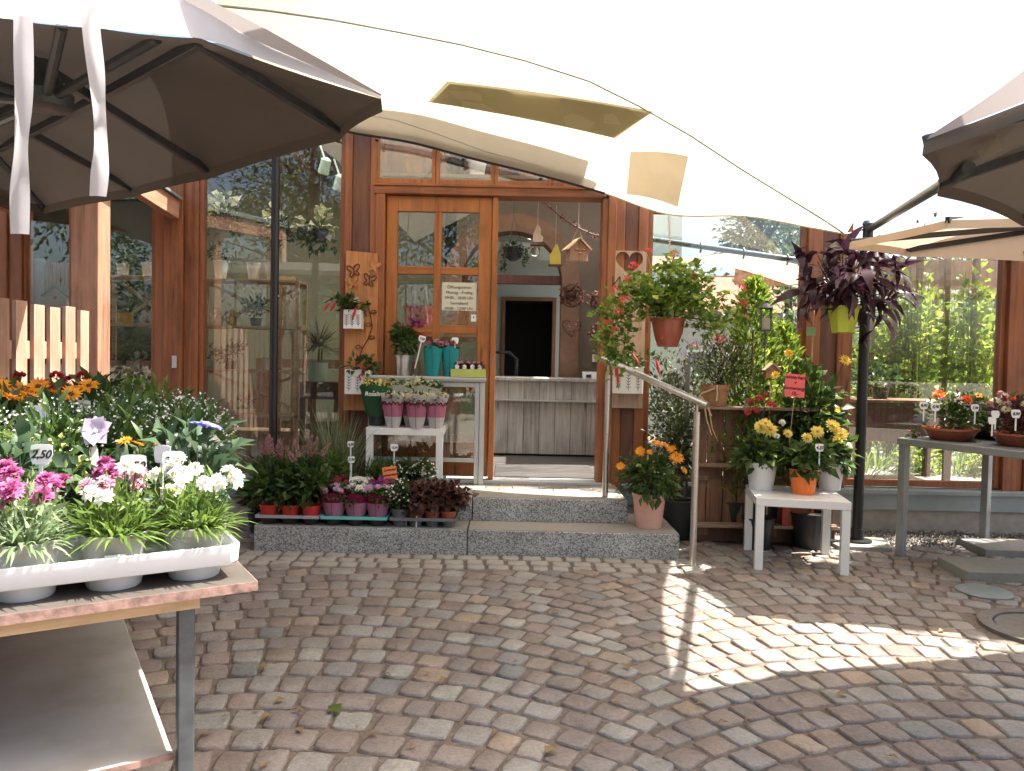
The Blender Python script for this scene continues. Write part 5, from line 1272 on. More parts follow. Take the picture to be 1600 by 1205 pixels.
def dome(lb, r, h, m, z0=0.0, n=9):
    V = [(0, 0, z0 + h)]; 
    for (q, w) in ((.65, .75), (1.0, 0.0)):
        for k in range(n): t = 2 * math.pi * k / n; V.append((r * q * math.cos(t), r * q * math.sin(t), z0 + h * w))
    T_ = []
    for k in range(n):
        j = (k + 1) % n; T_ += [(0, 1 + k, 1 + j), (1 + k, 1 + n + k, 1 + n + j), (1 + k, 1 + n + j, 1 + j)]
    lb.raw(np.array(V, float), np.array(T_), m)
def fmesh(kind, c, c2='gold'):
    """flower head about 1 unit across, facing +Z"""
    lb = LB()
    if kind == 'daisy': ring(lb, 15, .10, .42, .15, 8, 0, .05, 0); ring(lb, 13, .10, .36, .14, 20, .03, .03, 0, .2); dome(lb, .13, .10, 1)
    elif kind == 'dahlia':
        for n, r0, L, W_, el, z0 in ((16, .14, .36, .17, -12, 0), (16, .12, .36, .17, 8, .04), (14, .10, .32, .16, 28, .08), (12, .07, .28, .14, 48, .12), (9, .04, .22, .12, 66, .15), (6, .01, .18, .10, 82, .17)): ring(lb, n, r0, L, W_, el, z0, -.12, 0, z0 * 9)
        dome(lb, .16, .12, 1, -.05)
    elif kind == 'carnation':
        for n, r0, L, W_, el, z0 in ((17, .05, .42, .30, 6, 0), (16, .05, .38, .30, 26, .03), (14, .04, .33, .28, 46, .06), (12, .03, .28, .26, 66, .09), (8, .01, .26, .22, 82, .10)): ring(lb, n, r0, L, W_, el, z0, .16, 0, z0 * 20, .45)
        lb.leaves(np.array([[.06, 0, -.3], [-.06, 0, -.3], [0, .06, -.3], [0, -.06, -.3]]), np.array([[0.1, 0, 1], [-.1, 0, 1], [0, .1, 1], [0, -.1, 1.0]]), np.array([[1, 0, 0], [-1, 0, 0], [0, 1, 0], [0, -1, 0.]]), .34, .14, 0, .1, 1)
    elif kind == 'bell':
        ring(lb, 5, .02, .46, .50, 14, 0, .10, 0, jit=.03); ring(lb, 5, .02, .40, .46, 20, .0, .08, 0, .63, jit=.03); dome(lb, .05, .12, 1, .02)
    elif kind == 'mum':
        for n, r0, L, W_, el, z0 in ((18, .08, .42, .10, -10, 0), (18, .08, .38, .10, 15, .03), (15, .06, .32, .09, 38, .06), (11, .03, .26, .09, 62, .08)): ring(lb, n, r0, L, W_, el, z0, -.05, 0, z0 * 15)
        dome(lb, .08, .08, 1, .08)
    elif kind == 'umbel':
        d = sph(34); d[:, 2] = np.abs(d[:, 2]) - .15
        lb.leaves(d * .28, d + sph(34) * .5, sph(34), .26, .17, .05, .2, 0)
        lb.leaves(d[:10] * .1, d[:10], sph(10), .2, .03, 0, .1, 1)
    elif kind == 'spike':
        n = 90; t = rng.random(n); a = rng.random(n) * 6.28; r = .17 * (1 - t) ** .7 + .02
        p = np.stack([np.cos(a) * r, np.sin(a) * r, t * 1.0], 1); d = p * np.array([1.6, 1.6, .1]) + np.array([0, 0, .35])
        lb.leaves(p * np.array([.6, .6, 1]), d, sph(n), .17, .11, .1, .2, 0); ring(lb, 3, 0, .1, .05, 10, 0, 0, 1)
    elif kind == 'tuft':
        n = 60; d = sph(n); d[:, 2] = np.abs(d[:, 2]); lb.leaves(d * .2, d + sph(n) * .3, sph(n), .32, .2, .1, .25, 0); ring(lb, 3, 0, .1, .05, 10, 0, 0, 1)
    return lb.mesh('flower', [PT[c], PT[c2]])
FM = {}
def fm(kind, c, c2='gold'):
    k = (kind, c, c2)
    if k not in FM: FM[k] = [fmesh(kind, c, c2) for _ in range(3)]
    return random.choice(FM[k])
def put(parent, kind, c, loc, size, nrm_=(0, -.4, 1), c2='gold', name='flower', tilt=.25):
    n = Vector(nrm_).normalized() + Vector((random.gauss(0, tilt), random.gauss(0, tilt), 0)); q = n.to_track_quat('Z', 'Y')
    o = link(name, fm(kind, c, c2), parent, loc); s = size * random.uniform(.88, 1.12)
    o.rotation_mode = 'QUATERNION'; from mathutils import Quaternion
    o.rotation_quaternion = q @ Quaternion((0, 0, 1), random.uniform(0, 6.28)); o.scale = (s, s, s); return o
def pot_part(parent, rt, rb, h, mat, rim=.012, n=28, name='pot'):
    b = MB(); b.lathe([(rb, 0), (rb * 1.02, .003), (rt, h - rim), (rt * 1.06, h - rim), (rt * 1.07, h), (rt * .98, h), (rt * .93, h - .02), (0.0004, h - .02)], n); b.build(name, M[mat], parent, True)
    b = MB(); b.lathe([(rt * .93, h - .018), (0, h - .012)], 16); b.build('soil', M['soil'], parent, True)
def stems(lb, a, b_, r=.002, m=0):
    lb.sticks(np.atleast_2d(np.array(a, float)), np.atleast_2d(np.array(b_, float)), r, m)
tags = []
def price_tag(label, p, h, w=.05, s=None, rot=0.0, tilt=-.12, mat='paper', shape='card', group='white price tags on sticks', size=.6):
    t = thing('price_tag', label, 'price tag', p, rot, group)
    a = w / 2; k = w * .82
    pts = [(-a * .7, 0), (a * .7, 0), (a, k * .5), (a * .92, k), (a * .5, k * 1.06), (-a * .5, k * 1.06), (-a * .92, k), (-a, k * .5)]
    if shape == 'oval': pts = [(a * .35 * math.cos(x), k * .9 + k * .9 * math.sin(x)) for x in [i * .628 for i in range(10)]]
    if shape == 'sheet': pts = [(-a, 0), (a, 0), (a, w * 1.15), (-a, w * 1.15)]
    sn, cs = math.sin(tilt), math.cos(tilt)
    b = MB(); b.prism([(x, -z * sn * -1 * -1, h - w + z * cs) for x, z in pts], (0, .0016, 0)); b.build('card', M[mat], t)
    b = MB(); b.bar((0, .002, -.02), (0, .002, h - w + .004), .009 if shape != 'sheet' else .003, .0018); b.build('stick', M[mat if shape != 'sheet' else 'shelf'], t)
    if s:
        lines = s.split('|')
        for i, ln in enumerate(lines):
            z = k * .52 if len(lines) == 1 else w * 1.15 * (1 - (i + .6) / (len(lines) + .2))
            text(t, ln, (k * size if len(lines) == 1 else w * .24), 'ink', (0, -.0012 - z * sn, h - w + z * cs), rot=(math.pi / 2 - tilt * -1, 0, 0), shear=.3, bold=.0006)
    return t
def plant(name, label, cat, loc, group=None, rotz=0): return thing(name, label, cat, loc, rotz, group)

# ------------------------------------------------------------------ dianthus in the carry tray
rot_t = math.atan2(-U_.y, -U_.x)
cols = [('white', 'fresh'), ('pink', 'fresh'), ('magenta', 'silver')]
for i, (x, y) in enumerate(cups):
    ii, j = i // 2, i % 2
    c, lf_ = cols[ii]
    if j == 1 and ii == 1: c = 'magenta'
    v = T(.03 - x, .035 + y, .7545)
    w1 = {0: 'white', 1: 'pink and white', 2: 'deep magenta'}[ii] if not (j == 1 and ii == 1) else 'magenta pink'
    t = plant('potted_dianthus', f'{w1} flowering dianthus in grey pot, ' + ('front' if j == 0 else 'rear') + ' row of the white carry tray', 'potted plant', v, 'dianthus in the carry tray')
    pot_part(t, .066, .050, .116, 'grey_pot', .016)
    lb = LB(); n = 210; a = rng.random(n) * 6.28; r = .05 * np.sqrt(rng.random(n))
    b0 = np.stack([r * np.cos(a), r * np.sin(a), np.full(n, .105)], 1); el = rng.uniform(.32, 1.4, n)
    d = np.stack([np.cos(a) * np.cos(el), np.sin(a) * np.cos(el), np.sin(el)], 1) + sph(n) * .2
    lb.blades(b0, d, rng.uniform(.07, .125, n), rng.uniform(.008, .0125, n), .45, 4, 0)
    n = 90; p = np.stack([rng.normal(0, .035, n), rng.normal(0, .035, n), rng.uniform(.12, .20, n)], 1); lb.leaves(p, sph(n) + np.array([0, 0, .8]), sph(n), .045, .010, .15, .15, 0)
    nf = 9 if j == 0 else 8; fp = []
    for k in range(nf):
        q = np.array([random.gauss(0, .045), random.gauss(.012, .04), random.uniform(.19, .25)]); fp.append(q)
        stems(lb, (q[0] * .4, q[1] * .4, .1), q, .0017)
    n = 14; p = np.stack([rng.normal(0, .05, n), rng.normal(0, .05, n), rng.uniform(.17, .23, n)], 1)
    lb.leaves(p, sph(n) * .3 + np.array([0, 0, 1]), sph(n), .022, .010, .0, .3, 1)
    lb.build('foliage', [LF[lf_], PT['leafy']], t)
    for q in fp: put(t, 'carnation', c if not (c == 'pink' and random.random() < .4) else 'white', q, .052, (q[0] * 4, q[1] * 4 - .5, 1), 'leafy')
    if ii == 1 and j == 0:
        b = MB(); b.box(-.02, .02, -.0685, -.066, .05, .078); o = b.build('plant_label', M['paper'], t); o.rotation_euler = (0, 0, .5)
# ------------------------------------------------------------------ the massed plants behind it
def bedplant(a, bb, name, label, r, h, lf_, L, W_, n, group, flowers=None, specks=None, pot='dark_pot', clumps=16, up=.35, z0=.0):
    t = plant(name, label, 'potted plant', T(a, bb, .7502), group)
    pot_part(t, .065, .052, .11, pot)
    lb = LB(); lb.bush((0, 0, .10 + h * .5), (r, r, h * .55), n, L, W_, clumps=clumps, up=up)
    stems(lb, np.tile([0, 0, .09], (14, 1)), np.stack([rng.normal(0, r * .5, 14), rng.normal(0, r * .5, 14), rng.uniform(h * .5, h, 14) + .08], 1), .003)
    mats = [LF[lf_]]
    lb.build('foliage', mats, t)
    if specks:
        col, m_, sz = specks; lb = LB(); d = sph(m_); d[:, 2] = np.abs(d[:, 2]) * .9 + .05
        p = np.array([0, 0, .10 + h * .5]) + d * np.array([r * 1.05, r * 1.05, h * .62]) * rng.uniform(.75, 1.12, (m_, 1))
        lb.leaves(p, sph(m_), sph(m_) * .6 + np.array([0, -.5, .7]), sz * rng.uniform(.6, 1.2, m_), sz * .7, .1, .25); 
        lb.sticks(p * np.array([.75, .75, .93]), p, .0009, 1); lb.build('blossoms', [PT[col], LF['stem']], t, 'stuff')
    if flowers:
        kind, c, c2, cnt, sz, lo, hi = flowers
        for k in range(cnt):
            a_ = random.uniform(0, 6.28); q = r * math.sqrt(random.random()) * .9
            put(t, kind, c, (q * math.cos(a_), q * math.sin(a_) - .02, .10 + h * random.uniform(lo, hi)), sz, (math.cos(a_) * .3, math.sin(a_) * .3 - .4, 1), c2)
    return t
gB = 'massed pot plants on the plywood table'
bedplant(.05, .47, 'balloon_flower', 'balloon flower with large bluish leaves and violet bloom at the table edge behind the tray', .11, .20, 'blue', .062, .034, 190, gB, ('bell', 'violet', 'white', 2, .07, 1.0, 1.1))
t = bedplant(.27, .48, 'balloon_flower', 'pale lilac balloon flower with one wide open bloom behind the tray middle', .10, .17, 'blue', .062, .034, 190, gB)
o = put(t, 'bell', 'lilac', T(.27, .48) * 0 + Vector((.0, -.05, .315)), .10, (0, -1.0, .45), 'white', tilt=.02)
bedplant(.50, .48, 'balloon_flower', 'balloon flower still in green bud behind the magenta dianthus', .10, .19, 'blue', .06, .033, 190, gB, ('tuft', 'leafy', 'leafy', 4, .035, .9, 1.15))
bedplant(.40, .62, 'yellow_button_plant', 'low plant with tiny pale yellow blossoms behind the balloon flowers', .11, .17, 'dark', .05, .02, 160, gB, None, ('lemon', 60, .022))
bedplant(.66, .52, 'cream_celosia', 'cream flowered plant at the left table end', .11, .20, 'mid', .07, .03, 120, gB, ('tuft', 'cream', 'leafy', 7, .07, .85, 1.1))
bedplant(.75, .3, 'cream_celosia', 'cream flowered plant beside the carry tray end', .09, .17, 'mid', .07, .03, 120, gB, ('tuft', 'cream', 'leafy', 6, .06, .85, 1.1))
bedplant(-.0, .66, 'white_verbena', 'white clustered verbena near the table corner', .10, .15, 'blue', .06, .03, 120, gB, ('umbel', 'white', 'leafy', 7, .055, .85, 1.1))
bedplant(.18, .63, 'yellow_daisy', 'low plant with few orange daisies between the balloon flowers', .09, .16, 'dark', .06, .025, 130, gB, ('daisy', 'orange', 'eye', 3, .04, .9, 1.1))
bi = 0
places = ('at the table edge', 'next to the verbena', 'behind the price tags', 'behind the yellow buttons', 'at the far left', 'in the second row by the edge', 'in the second row middle', 'in the second row left of middle', 'in the back row near the edge', 'in the back row')
for (a, bb) in ((.0, .86), (.19, .84), (.38, .82), (.57, .8), (.78, .78), (-.03, 1.07), (.17, 1.06), (.36, 1.03), (.0, 1.30), (.2, 1.28)):
    bedplant(a, bb, 'white_spurge', f'bushy green spurge dusted with tiny white blossoms, {places[bi]}', .145, .25, 'mid', .055, .017, 520, 'white speckled spurge plants', None, ('white', 170, .011), clumps=24, up=.6); bi += 1
rp = (('standing before the fence', 'beside the grey tag', 'left of the grey tag', 'at the far table end'))
for i, (a, bb) in enumerate(((.36, 1.28), (.55, 1.05), (.55, 1.28), (.76, 1.0))):
    bedplant(a, bb, 'orange_rudbeckia', f'orange-yellow rudbeckia {rp[i]}', .13, .27, 'deep', .07, .03, 220, 'orange rudbeckia on the plywood table', ('daisy', 'orange', 'eye', 8, .075, .98, 1.12))
rp = ('in front of the picket fence', 'behind the rudbeckia', 'at the canopy post', 'far left behind the table', 'in the rearmost corner')
for i, (a, bb) in enumerate(((.42, 1.55), (.62, 1.5), (.22, 1.55), (.85, 1.3), (.8, 1.6))):
    bedplant(a, bb, 'red_cockscomb', f'dark red flowered plant {rp[i]}', .13, .30, 'dark', .085, .035, 230, 'red flowered plants at the rear of the plywood table', ('tuft', 'wine' if i % 2 else 'red', 'leafy', 8, .048, .85, 1.08))
bedplant(.05, 1.52, 'leafy_shrub', 'plain green leafy pot plant at the rear table corner', .14, .28, 'fresh', .06, .02, 380, gB)
bedplant(.98, .95, 'purple_flower', 'purple-leaved plant at the far left table end', .12, .24, 'brown', .06, .03, 200, gB, ('tuft', 'plum', 'leafy', 6, .05, .9, 1.1))
# loose trailing stems at the right of the mass
t = bedplant(-.08, 1.2, 'trailing_grass', 'thin arching stems trailing over the table edge', .07, .14, 'mid', .05, .015, 120, gB)
lb = LB(); n = 40; d = np.stack([rng.uniform(.1, .9, n), rng.uniform(-.6, .3, n), rng.uniform(.5, 1.2, n)], 1); lb.blades(np.tile([0, 0, .12], (n, 1)), d, rng.uniform(.25, .42, n), .005, .5, 5); lb.build('stems', LF['grass'], t)
# tags on the left table
def tag_at(px, py, Y, label, w, s=None, **kw):
    p = P(px, py, Y); h = kw.pop('h', .26); p.z -= h - w * .45; return price_tag(label, p, h, w, s, **kw)
tag_at(63, 706, 1.86, 'white price tag reading 2,50 above the magenta dianthus', .056, '2,50', h=.24)
tag_at(207, 724, 1.97, 'white price tag half hidden by the pale lilac bloom', .066, '2,50', h=.22, rot=.15)
tag_at(252, 706, 1.98, 'white price tag turned away behind the violet blooms', .052, None, h=.24, rot=-.3)
tag_at(270, 716, 1.96, 'bluish white price tag overlapping the turned one', .054, '2,50', h=.22, rot=.2)
tag_at(62, 643, 2.30, 'large blank grey-white price tag among orange rudbeckia', .058, None, h=.22, mat='g_white')
tag_at(148, 722, 1.95, 'narrow cream plant label standing askew', .05, None, h=.18, shape='oval', mat='paper_old', rot=.5)
tag_at(129, 633, 2.6, 'rounded yellowish tag before the lit post', .05, None, h=.2, mat='paper_old', shape='card')

# ------------------------------------------------------------------ trays and pots on the granite steps
SZ = SH + .0045
def growtray(label, px0, px1, Y, rim, nx, ny, d=.27, mat='dark_pot', h=.066):
    x0, x1 = P(px0, 815, Y).x, P(px1, 815, Y).x; w = x1 - x0
    t = thing('grow_tray', label, 'tray', (x0, Y, SZ), 0, 'grow trays on the bottom step')
    b = MB()
    vs = []
    for (s_, z) in ((.985, h - .022), (1.01, h - .020), (1.01, h), (.97, h), (.955, h - .010)):
        vs += [(w/2 + (x - .5) * w * s_, d/2 + (y - .5) * d * s_, z) for x, y in ((0, 0), (1, 0), (1, 1), (0, 1))]
    b.add(vs, [(r*4+k, r*4+(k+1) % 4, (r+1)*4+(k+1) % 4, (r+1)*4+k) for r in range(4) for k in range(4)] + [(16, 17, 18, 19)]); b.build('tray_rim', M[rim], t, False, .002)
    pos = []
    for i in range(nx):
        for j in range(ny):
            x, y = (i + .5) * w / nx, (j + .5) * (d - .02) / ny + .012; r = min(w / nx, d / ny) * .47
            b = MB(); b.lathe([(r * .72, 0), (r * .78, .004), (r * .96, h - .011)], 18, c=(x, y, 0)); b.build('cup', M[mat], t, True); pos.append(Vector((x0 + x, Y + y, SZ + .030)))
    return t, pos
TYY = 4.978
_, pA = growtray('pale grey rimmed grow tray with red pots at the left end of the bottom step', 399, 498, TYY, 'grey_tray', 3, 2)
_, pB = growtray('turquoise rimmed grow tray with pink wrapped chrysanthemums', 501, 604, TYY, 'turq', 3, 2)
_, pC = growtray('dark grow tray with red pots of bronze leaved plants', 609, 712, TYY, 'slate_pot', 4, 2, mat='slate_pot')
# pink spiked shrubs, red pots
k = 0
for i, p in enumerate(pA):
    if i == 5: continue
    wh = ('at the step corner', 'behind the corner one', 'in the middle of the grey tray', 'behind the middle one', 'next to the turquoise tray', '')[i]
    t = plant('pink_spike_shrub', f'green shrub with pink flower spikes, red pot, {wh}', 'potted plant', p, 'pink spiked shrubs in the grey tray')
    pot_part(t, .062, .047, .095, 'red_pot')
    lb = LB(); lb.bush((0, 0, .25), (.14, .13, .17), 300, .075, .03, clumps=16, up=.5); stems(lb, np.tile([0, 0, .09], (9, 1)), np.stack([rng.normal(0, .07, 9), rng.normal(0, .07, 9), rng.uniform(.25, .38, 9)], 1), .003); lb.build('foliage', LF['deep'], t)
    for q in range(4 if i % 2 else 3):
        x, y = random.gauss(0, .085), random.gauss(-.02, .06); z = .36 + random.uniform(0, .09)
        put(t, 'spike', 'dusty', (x, y, z), .105, (x * 3, y * 2, 1), 'leafy', 'flower_spike', .1)
# chrysanthemums in pink wraps
def wrap(t, rt, rb, h, mats, bands=(0.0, 1.0), wob=.06, n=22, nm='paper_wrap', z0=0.0):
    b = MB()
    zs = [0] + [x for x in bands[1:]]
    for k in range(len(zs) - 1):
        b.mat(k); prof = []
        for s in range(5):
            u = zs[k] + (zs[k+1] - zs[k]) * s / 4; r = rb + (rt - rb) * u ** .9; prof.append((r, z0 + h * u))
        vs = []; fs = []
        for (r, z) in prof:
            for q in range(n):
                a = 2 * math.pi * q / n; rr = r * (1 + wob * math.cos(2 * a) + wob * .5 * math.sin(7 * a + z * 30)); vs.append((rr * math.cos(a), rr * math.sin(a), z + (.012 * math.sin(3 * a) if k == len(zs) - 2 and (z - z0) > .95 * h else 0)))
        for i in range(4):
            for q in range(n): fs.append((i*n+q, i*n+(q+1) % n, (i+1)*n+(q+1) % n, (i+1)*n+q))
        b.add(vs, fs)
    return b.build(nm, mats, t, True)
M['pink_wrap'] = m_cloth('pink_paper_wrap', (.52, .22, .33), .25, None, .6, 20); M['wine_wrap'] = m_cloth('wine_red_paper', (.20, .02, .06), .25, None, .6, 20)
M['turq_wrap'] = m_cloth('turquoise_foil_wrap', (.04, .36, .38), .25, None, .35, 20); M['clear_wrap'] = m_cloth('clear_printed_sleeve', (.72, .74, .70), .6, None, .3, 20); M['white_wrap'] = m_cloth('white_printed_sleeve', (.74, .72, .70), .35, None, .45, 20)
M['pink_sleeve'] = m_cloth('pink_printed_sleeve', (.64, .24, .34), .35, None, .4, 20); M['green_wrap'] = m_cloth('green_tinted_sleeve', (.05, .15, .07), .3, None, .3, 20)
wh = ('nearest the pink spikes', 'red bloomed, behind the first', 'white bloomed in the middle', 'white bloomed at the back', 'mauve bloomed beside the dark tray', 'plum bloomed at the back corner')
cc = ('mauve', 'wine', 'white', 'white', 'mauve', 'plum')
for i, p in enumerate(pB):
    t = plant('wrapped_chrysanthemum', f'chrysanthemum in pink paper wrap, {wh[i]}', 'potted plant', p, 'pink wrapped chrysanthemums')
    if i % 2: pot_part(t, .05, .04, .08, 'dark_pot')
    hgt = .13
    t.location.z += .028; wrap(t, .082, .054, hgt, [M['pink_wrap'], M['wine_wrap']], (0, .72, 1.15))
    b = MB(); [b.lathe([(0, -.001), (.004, 0), (0, .001)], 6, c=(.079 * math.sin(a), -.079 * math.cos(a) - .004, z)) for a, z in ((-.7, .06), (-.3, .10), (.2, .07), (.5, .11), (.75, .05))]; b.build('printed_dots', M['wine_wrap'], t)
    b = MB(); b.bar((.0, -.067, .0), (.0, -.088, .13), .002, .002); b.build('seam', M['wine_wrap'], t)
    lb = LB(); lb.bush((0, 0, .13), (.085, .08, .06), 110, .05, .025, clumps=10); lb.build('foliage', LF['mid'], t)
    for q in range(15):
        a = random.uniform(0, 6.28); r = .085 * math.sqrt(random.random()); put(t, 'mum', cc[i], (r * math.cos(a), r * math.sin(a), .205 - r * .35 + random.uniform(-.01, .012) + (.03 if i % 2 else 0)), .046, (math.cos(a) * r * 9, math.sin(a) * r * 9 - .3, 1), 'lemon')
# dark tray: begonia and bronze heuchera
def begonia(p, label, potm='slate_pot', s=1.0, col='white', lf_='dark', grp='small white begonias'):
    t = plant('begonia', label, 'potted plant', p, grp); pot_part(t, .055, .042, .085, potm)
    lb = LB(); lb.bush((0, 0, .15), (.10 * s, .09 * s, .09 * s), 230, .045, .032, clumps=14); lb.build('foliage', LF[lf_], t)
    lb = LB(); n = 60; d = sph(n); d[:, 2] = np.abs(d[:, 2]); pp = np.array([0, 0, .15]) + d * np.array([.115 * s, .105 * s, .105 * s]); lb.leaves(pp, sph(n), sph(n) * .5 + np.array([0, -.5, .6]), .018, .015, .1, .25); lb.build('blossoms', PT[col], t, 'stuff'); return t
begonia(pC[0], 'white flowered begonia in a slate pot at the front of the dark tray')
b = MB(); b.box(-.02, .02, -.057, -.054, .02, .055)
begonia(pC[1], 'white flowered begonia behind the front one in the dark tray')
hw_ = ('with a price tag in its red pot', 'behind the tagged one', 'next to the tagged one', 'at the back of the dark tray', 'spilling over the tray end', 'in the back tray corner')
for i, p in enumerate(pC[2:]):
    t = plant('bronze_heuchera', f'bronze brown ruffled heuchera {hw_[i]}', 'potted plant', p, 'bronze heucheras in the dark tray'); pot_part(t, .05, .038, .075, 'terracotta')
    lb = LB(); lb.bush((.02, -.01, .15), (.13, .11, .085), 260, .055, .05, clumps=14, fold=.35, curl=.3, rnd=.9); lb.build('foliage', LF['brown'], t)
# standing behind: grass, shrubs, small pots
p = P(530, 700, 5.55); t = plant('striped_grass', 'tall striped ornamental grass in a pot beside the white table', 'potted plant', (p.x, 5.50, SZ)); pot_part(t, .11, .085, .19, 'dark_pot')
lb = LB(); n = 420; d = np.stack([rng.normal(0, .36, n), rng.normal(0, .36, n), np.ones(n)], 1); lb.blades(np.stack([rng.normal(0, .05, n), rng.normal(0, .05, n), np.full(n, .18)], 1), d, rng.uniform(.4, .85, n), rng.uniform(.006, .011, n), rng.uniform(.15, .5, n), 6); lb.build('blades', LF['grass'], t)
for (px, Y, r, h, lf_, lab) in ((478, 5.42, .17, .30, 'mid', 'broad-leaved green shrub behind the pink spikes'), (408, 5.5, .16, .24, 'deep', 'green shrub between the pink spikes and the window plinth'), (520, 5.33, .13, .26, 'fresh', 'light green leafy plant under the striped grass')):
    p = P(px, 740, Y); t = plant('leafy_shrub', lab, 'potted plant', (p.x, Y, SZ if p.x > xl else 0)); pot_part(t, .09, .07, .14, 'dark_pot'); lb = LB(); lb.bush((0, 0, .14 + h * .55), (r, r * .85, h * .6), 480, .07, .04, clumps=18, up=.5); lb.build('foliage', LF[lf_], t)
for i, (px, Y, zz) in enumerate(((548, 5.30, SZ), (568, 5.22, SZ), (632, 5.33, LH + .004), (662, 5.31, LH + .004))):
    p = P(px, 760, Y); begonia((p.x, Y, zz), ('tiny white flowered plant behind the turquoise tray', 'second tiny white flowered plant behind the turquoise tray', 'white begonia in slate pot under the white table edge', 'white begonia beside the table leg with blank tag')[i], 'slate_pot', .85 if i > 1 else 1.0)
p = P(603, 740, 5.40); t = plant('lavender_pot', 'bushy green lavender in a dark pot under the white table', 'potted plant', (p.x, 5.40, LH + .004)); pot_part(t, .085, .065, .12, 'dark_pot'); lb = LB(); n = 420; d = np.stack([rng.normal(0, .5, n), rng.normal(0, .5, n), np.ones(n)], 1); lb.blades(np.stack([rng.normal(0, .06, n), rng.normal(0, .06, n), np.full(n, .12)], 1), d, rng.uniform(.1, .22, n), rng.uniform(.010, .016, n), .3, 4); lb.build('foliage', LF['mid'], t)
p = P(585, 752, 5.24); t = plant('red_chrysanthemum', 'red bloomed plant in a dark pot behind the pink wraps', 'potted plant', (P(527, 752, 5.19).x, 5.21, SZ)); pot_part(t, .06, .05, .12, 'dark_pot'); lb = LB(); lb.bush((0, 0, .16), (.09, .08, .06), 120, .05, .025); lb.build('foliage', LF['dark'], t)
for q in range(12): put(t, 'mum', 'wine', (random.gauss(0, .05), random.gauss(0, .04), .225 + random.uniform(-.01, .02)), .045, c2='gold')
tag_at(548, 693, 5.30, 'white price tag, highest of three above the chrysanthemums', .048, '4,50', h=.40, group=None)
tag_at(549, 717, 5.22, 'white price tag reading 7,90, middle of three above the chrysanthemums', .05, '7,90', h=.34, group=None)
tag_at(551, 751, 5.06, 'white price tag reading 6,20 stuck among the white chrysanthemums', .048, '6,20', h=.3, group=None)
tag_at(616, 698, 5.38, 'white price tag in the lavender under the table', .056, '12,50', h=.42, size=.42, group=None)
tag_at(660, 736, 5.28, 'blank white price tag at the white table leg', .05, None, h=.3, group=None)
tag_at(635, 778, 5.05, 'rounded blank tag between begonia and heuchera', .042, None, h=.2, group=None)
tag_at(651, 790, 5.0, 'white price tag reading 6,90 in the red heuchera pot', .052, '6,90', h=.2, group=None)
tag_at(619, 742, 5.2, 'tilted orange card with handwriting in front of the white table', .095, 'Lavendel|winterhart|2,50', h=.30, mat='orange_card', shape='sheet', rot=-.05, group=None).rotation_euler = (0, -.16, .05)
tag_at(668, 768, 5.18, 'small green plant card behind the heuchera', .085, None, h=.16, mat='green_card', shape='card', group=None)
# ------------------------------------------------------------------ on the white table by the door
LZ = LH + .45 + .001
def on_L(px, Y): return Vector((P(px, 660, Y).x, Y, LZ))
sl = ('leftmost of the front sleeves', 'in the middle of the front sleeves', 'at the sunny table end', 'tucked behind the middle sleeve')
for i, (px, Y) in enumerate(((614, 5.50), (651, 5.49), (681, 5.51), (643, 5.62))):
    t = plant('sleeved_plant', f'small plant in a pink and white printed sleeve, {sl[i]}', 'potted plant', on_L(px, Y), 'pink sleeved plants on the white table')
    b = MB(); ww = []
    for q in range(49):
        a = 2 * math.pi * q / 48; rr = .073 * (1 + .10 * math.cos(2 * a) + .05 * math.sin(7 * a + 5)) + .003; ww.append((rr * math.cos(a), rr * math.sin(a), .178 + .010 * math.sin(q * 1.9) + .005 * math.sin(q * .7)))
    b.tube(ww, .0055, 4); b.build('printed_flower_band', M['wine_wrap'], t)
    wrap(t, .082, .04, .235, [M['white_wrap'], M['pink_sleeve'], M['clear_wrap']], (0, .34, .74, 1.0), .10, 20, 'printed_sleeve')
    b = MB(); b.bar((0, -.039, .0), (0, -.079, .17), .0025, .002); b.build('seam', M['ink'], t)
    b = MB(); b.box(.016, .036, -.058, -.055, .04, .06); b.build('bar_code', M['ink'], t) if False else None
    lb = LB(); lb.bush((0, 0, .20), (.075, .065, .045), 170, .035, .02, clumps=10); lb.build('foliage', LF['brown'], t)
    lb = LB(); n = 110; a = rng.random(n) * 6.28; r = .08 * np.sqrt(rng.random(n)); lb.leaves(np.stack([r * np.cos(a), r * np.sin(a), .235 + rng.normal(0, .012, n)], 1), sph(n), sph(n), .02, .016, .1, .3); lb.build('blossoms', PT['cream'], t, 'stuff')
for i, (px, Y) in enumerate(((589, 5.66), (622, 5.72), (662, 5.74))):
    t = plant('sleeved_rose', ('large green tinted sleeve of yellow blooms at the table left end', 'green sleeve of plants in the middle behind the pink sleeves', 'clear sleeve of pale blooms behind the sunny sleeve')[i], 'potted plant', on_L(px, Y), 'lettered plant sleeves on the white table')
    pot_part(t, .065, .055, .09, 'dark_pot')
    wrap(t, .125, .07, .22, [M['green_wrap'], M['clear_wrap'] if i else M['green_wrap']], (0, .62, 1.0), .05, 22, 'printed_sleeve', .07)
    lb = LB(); lb.bush((0, 0, .26), (.12, .10, .06), 220, .05, .03, clumps=12); lb.build('foliage', LF['mid'], t)
    lb = LB(); n = 90; a = rng.random(n) * 6.28; r = .12 * np.sqrt(rng.random(n)); lb.leaves(np.stack([r * np.cos(a), r * np.sin(a), .31 + rng.normal(0, .018, n)], 1), sph(n), sph(n), .03, .022, .1, .3); lb.build('blossoms', PT['lemon' if i == 0 else 'cream'], t, 'stuff')
    text(t, 'Rosalina', .042, 'paper', (0.0, -.118, .235), shear=.1, bold=.001)
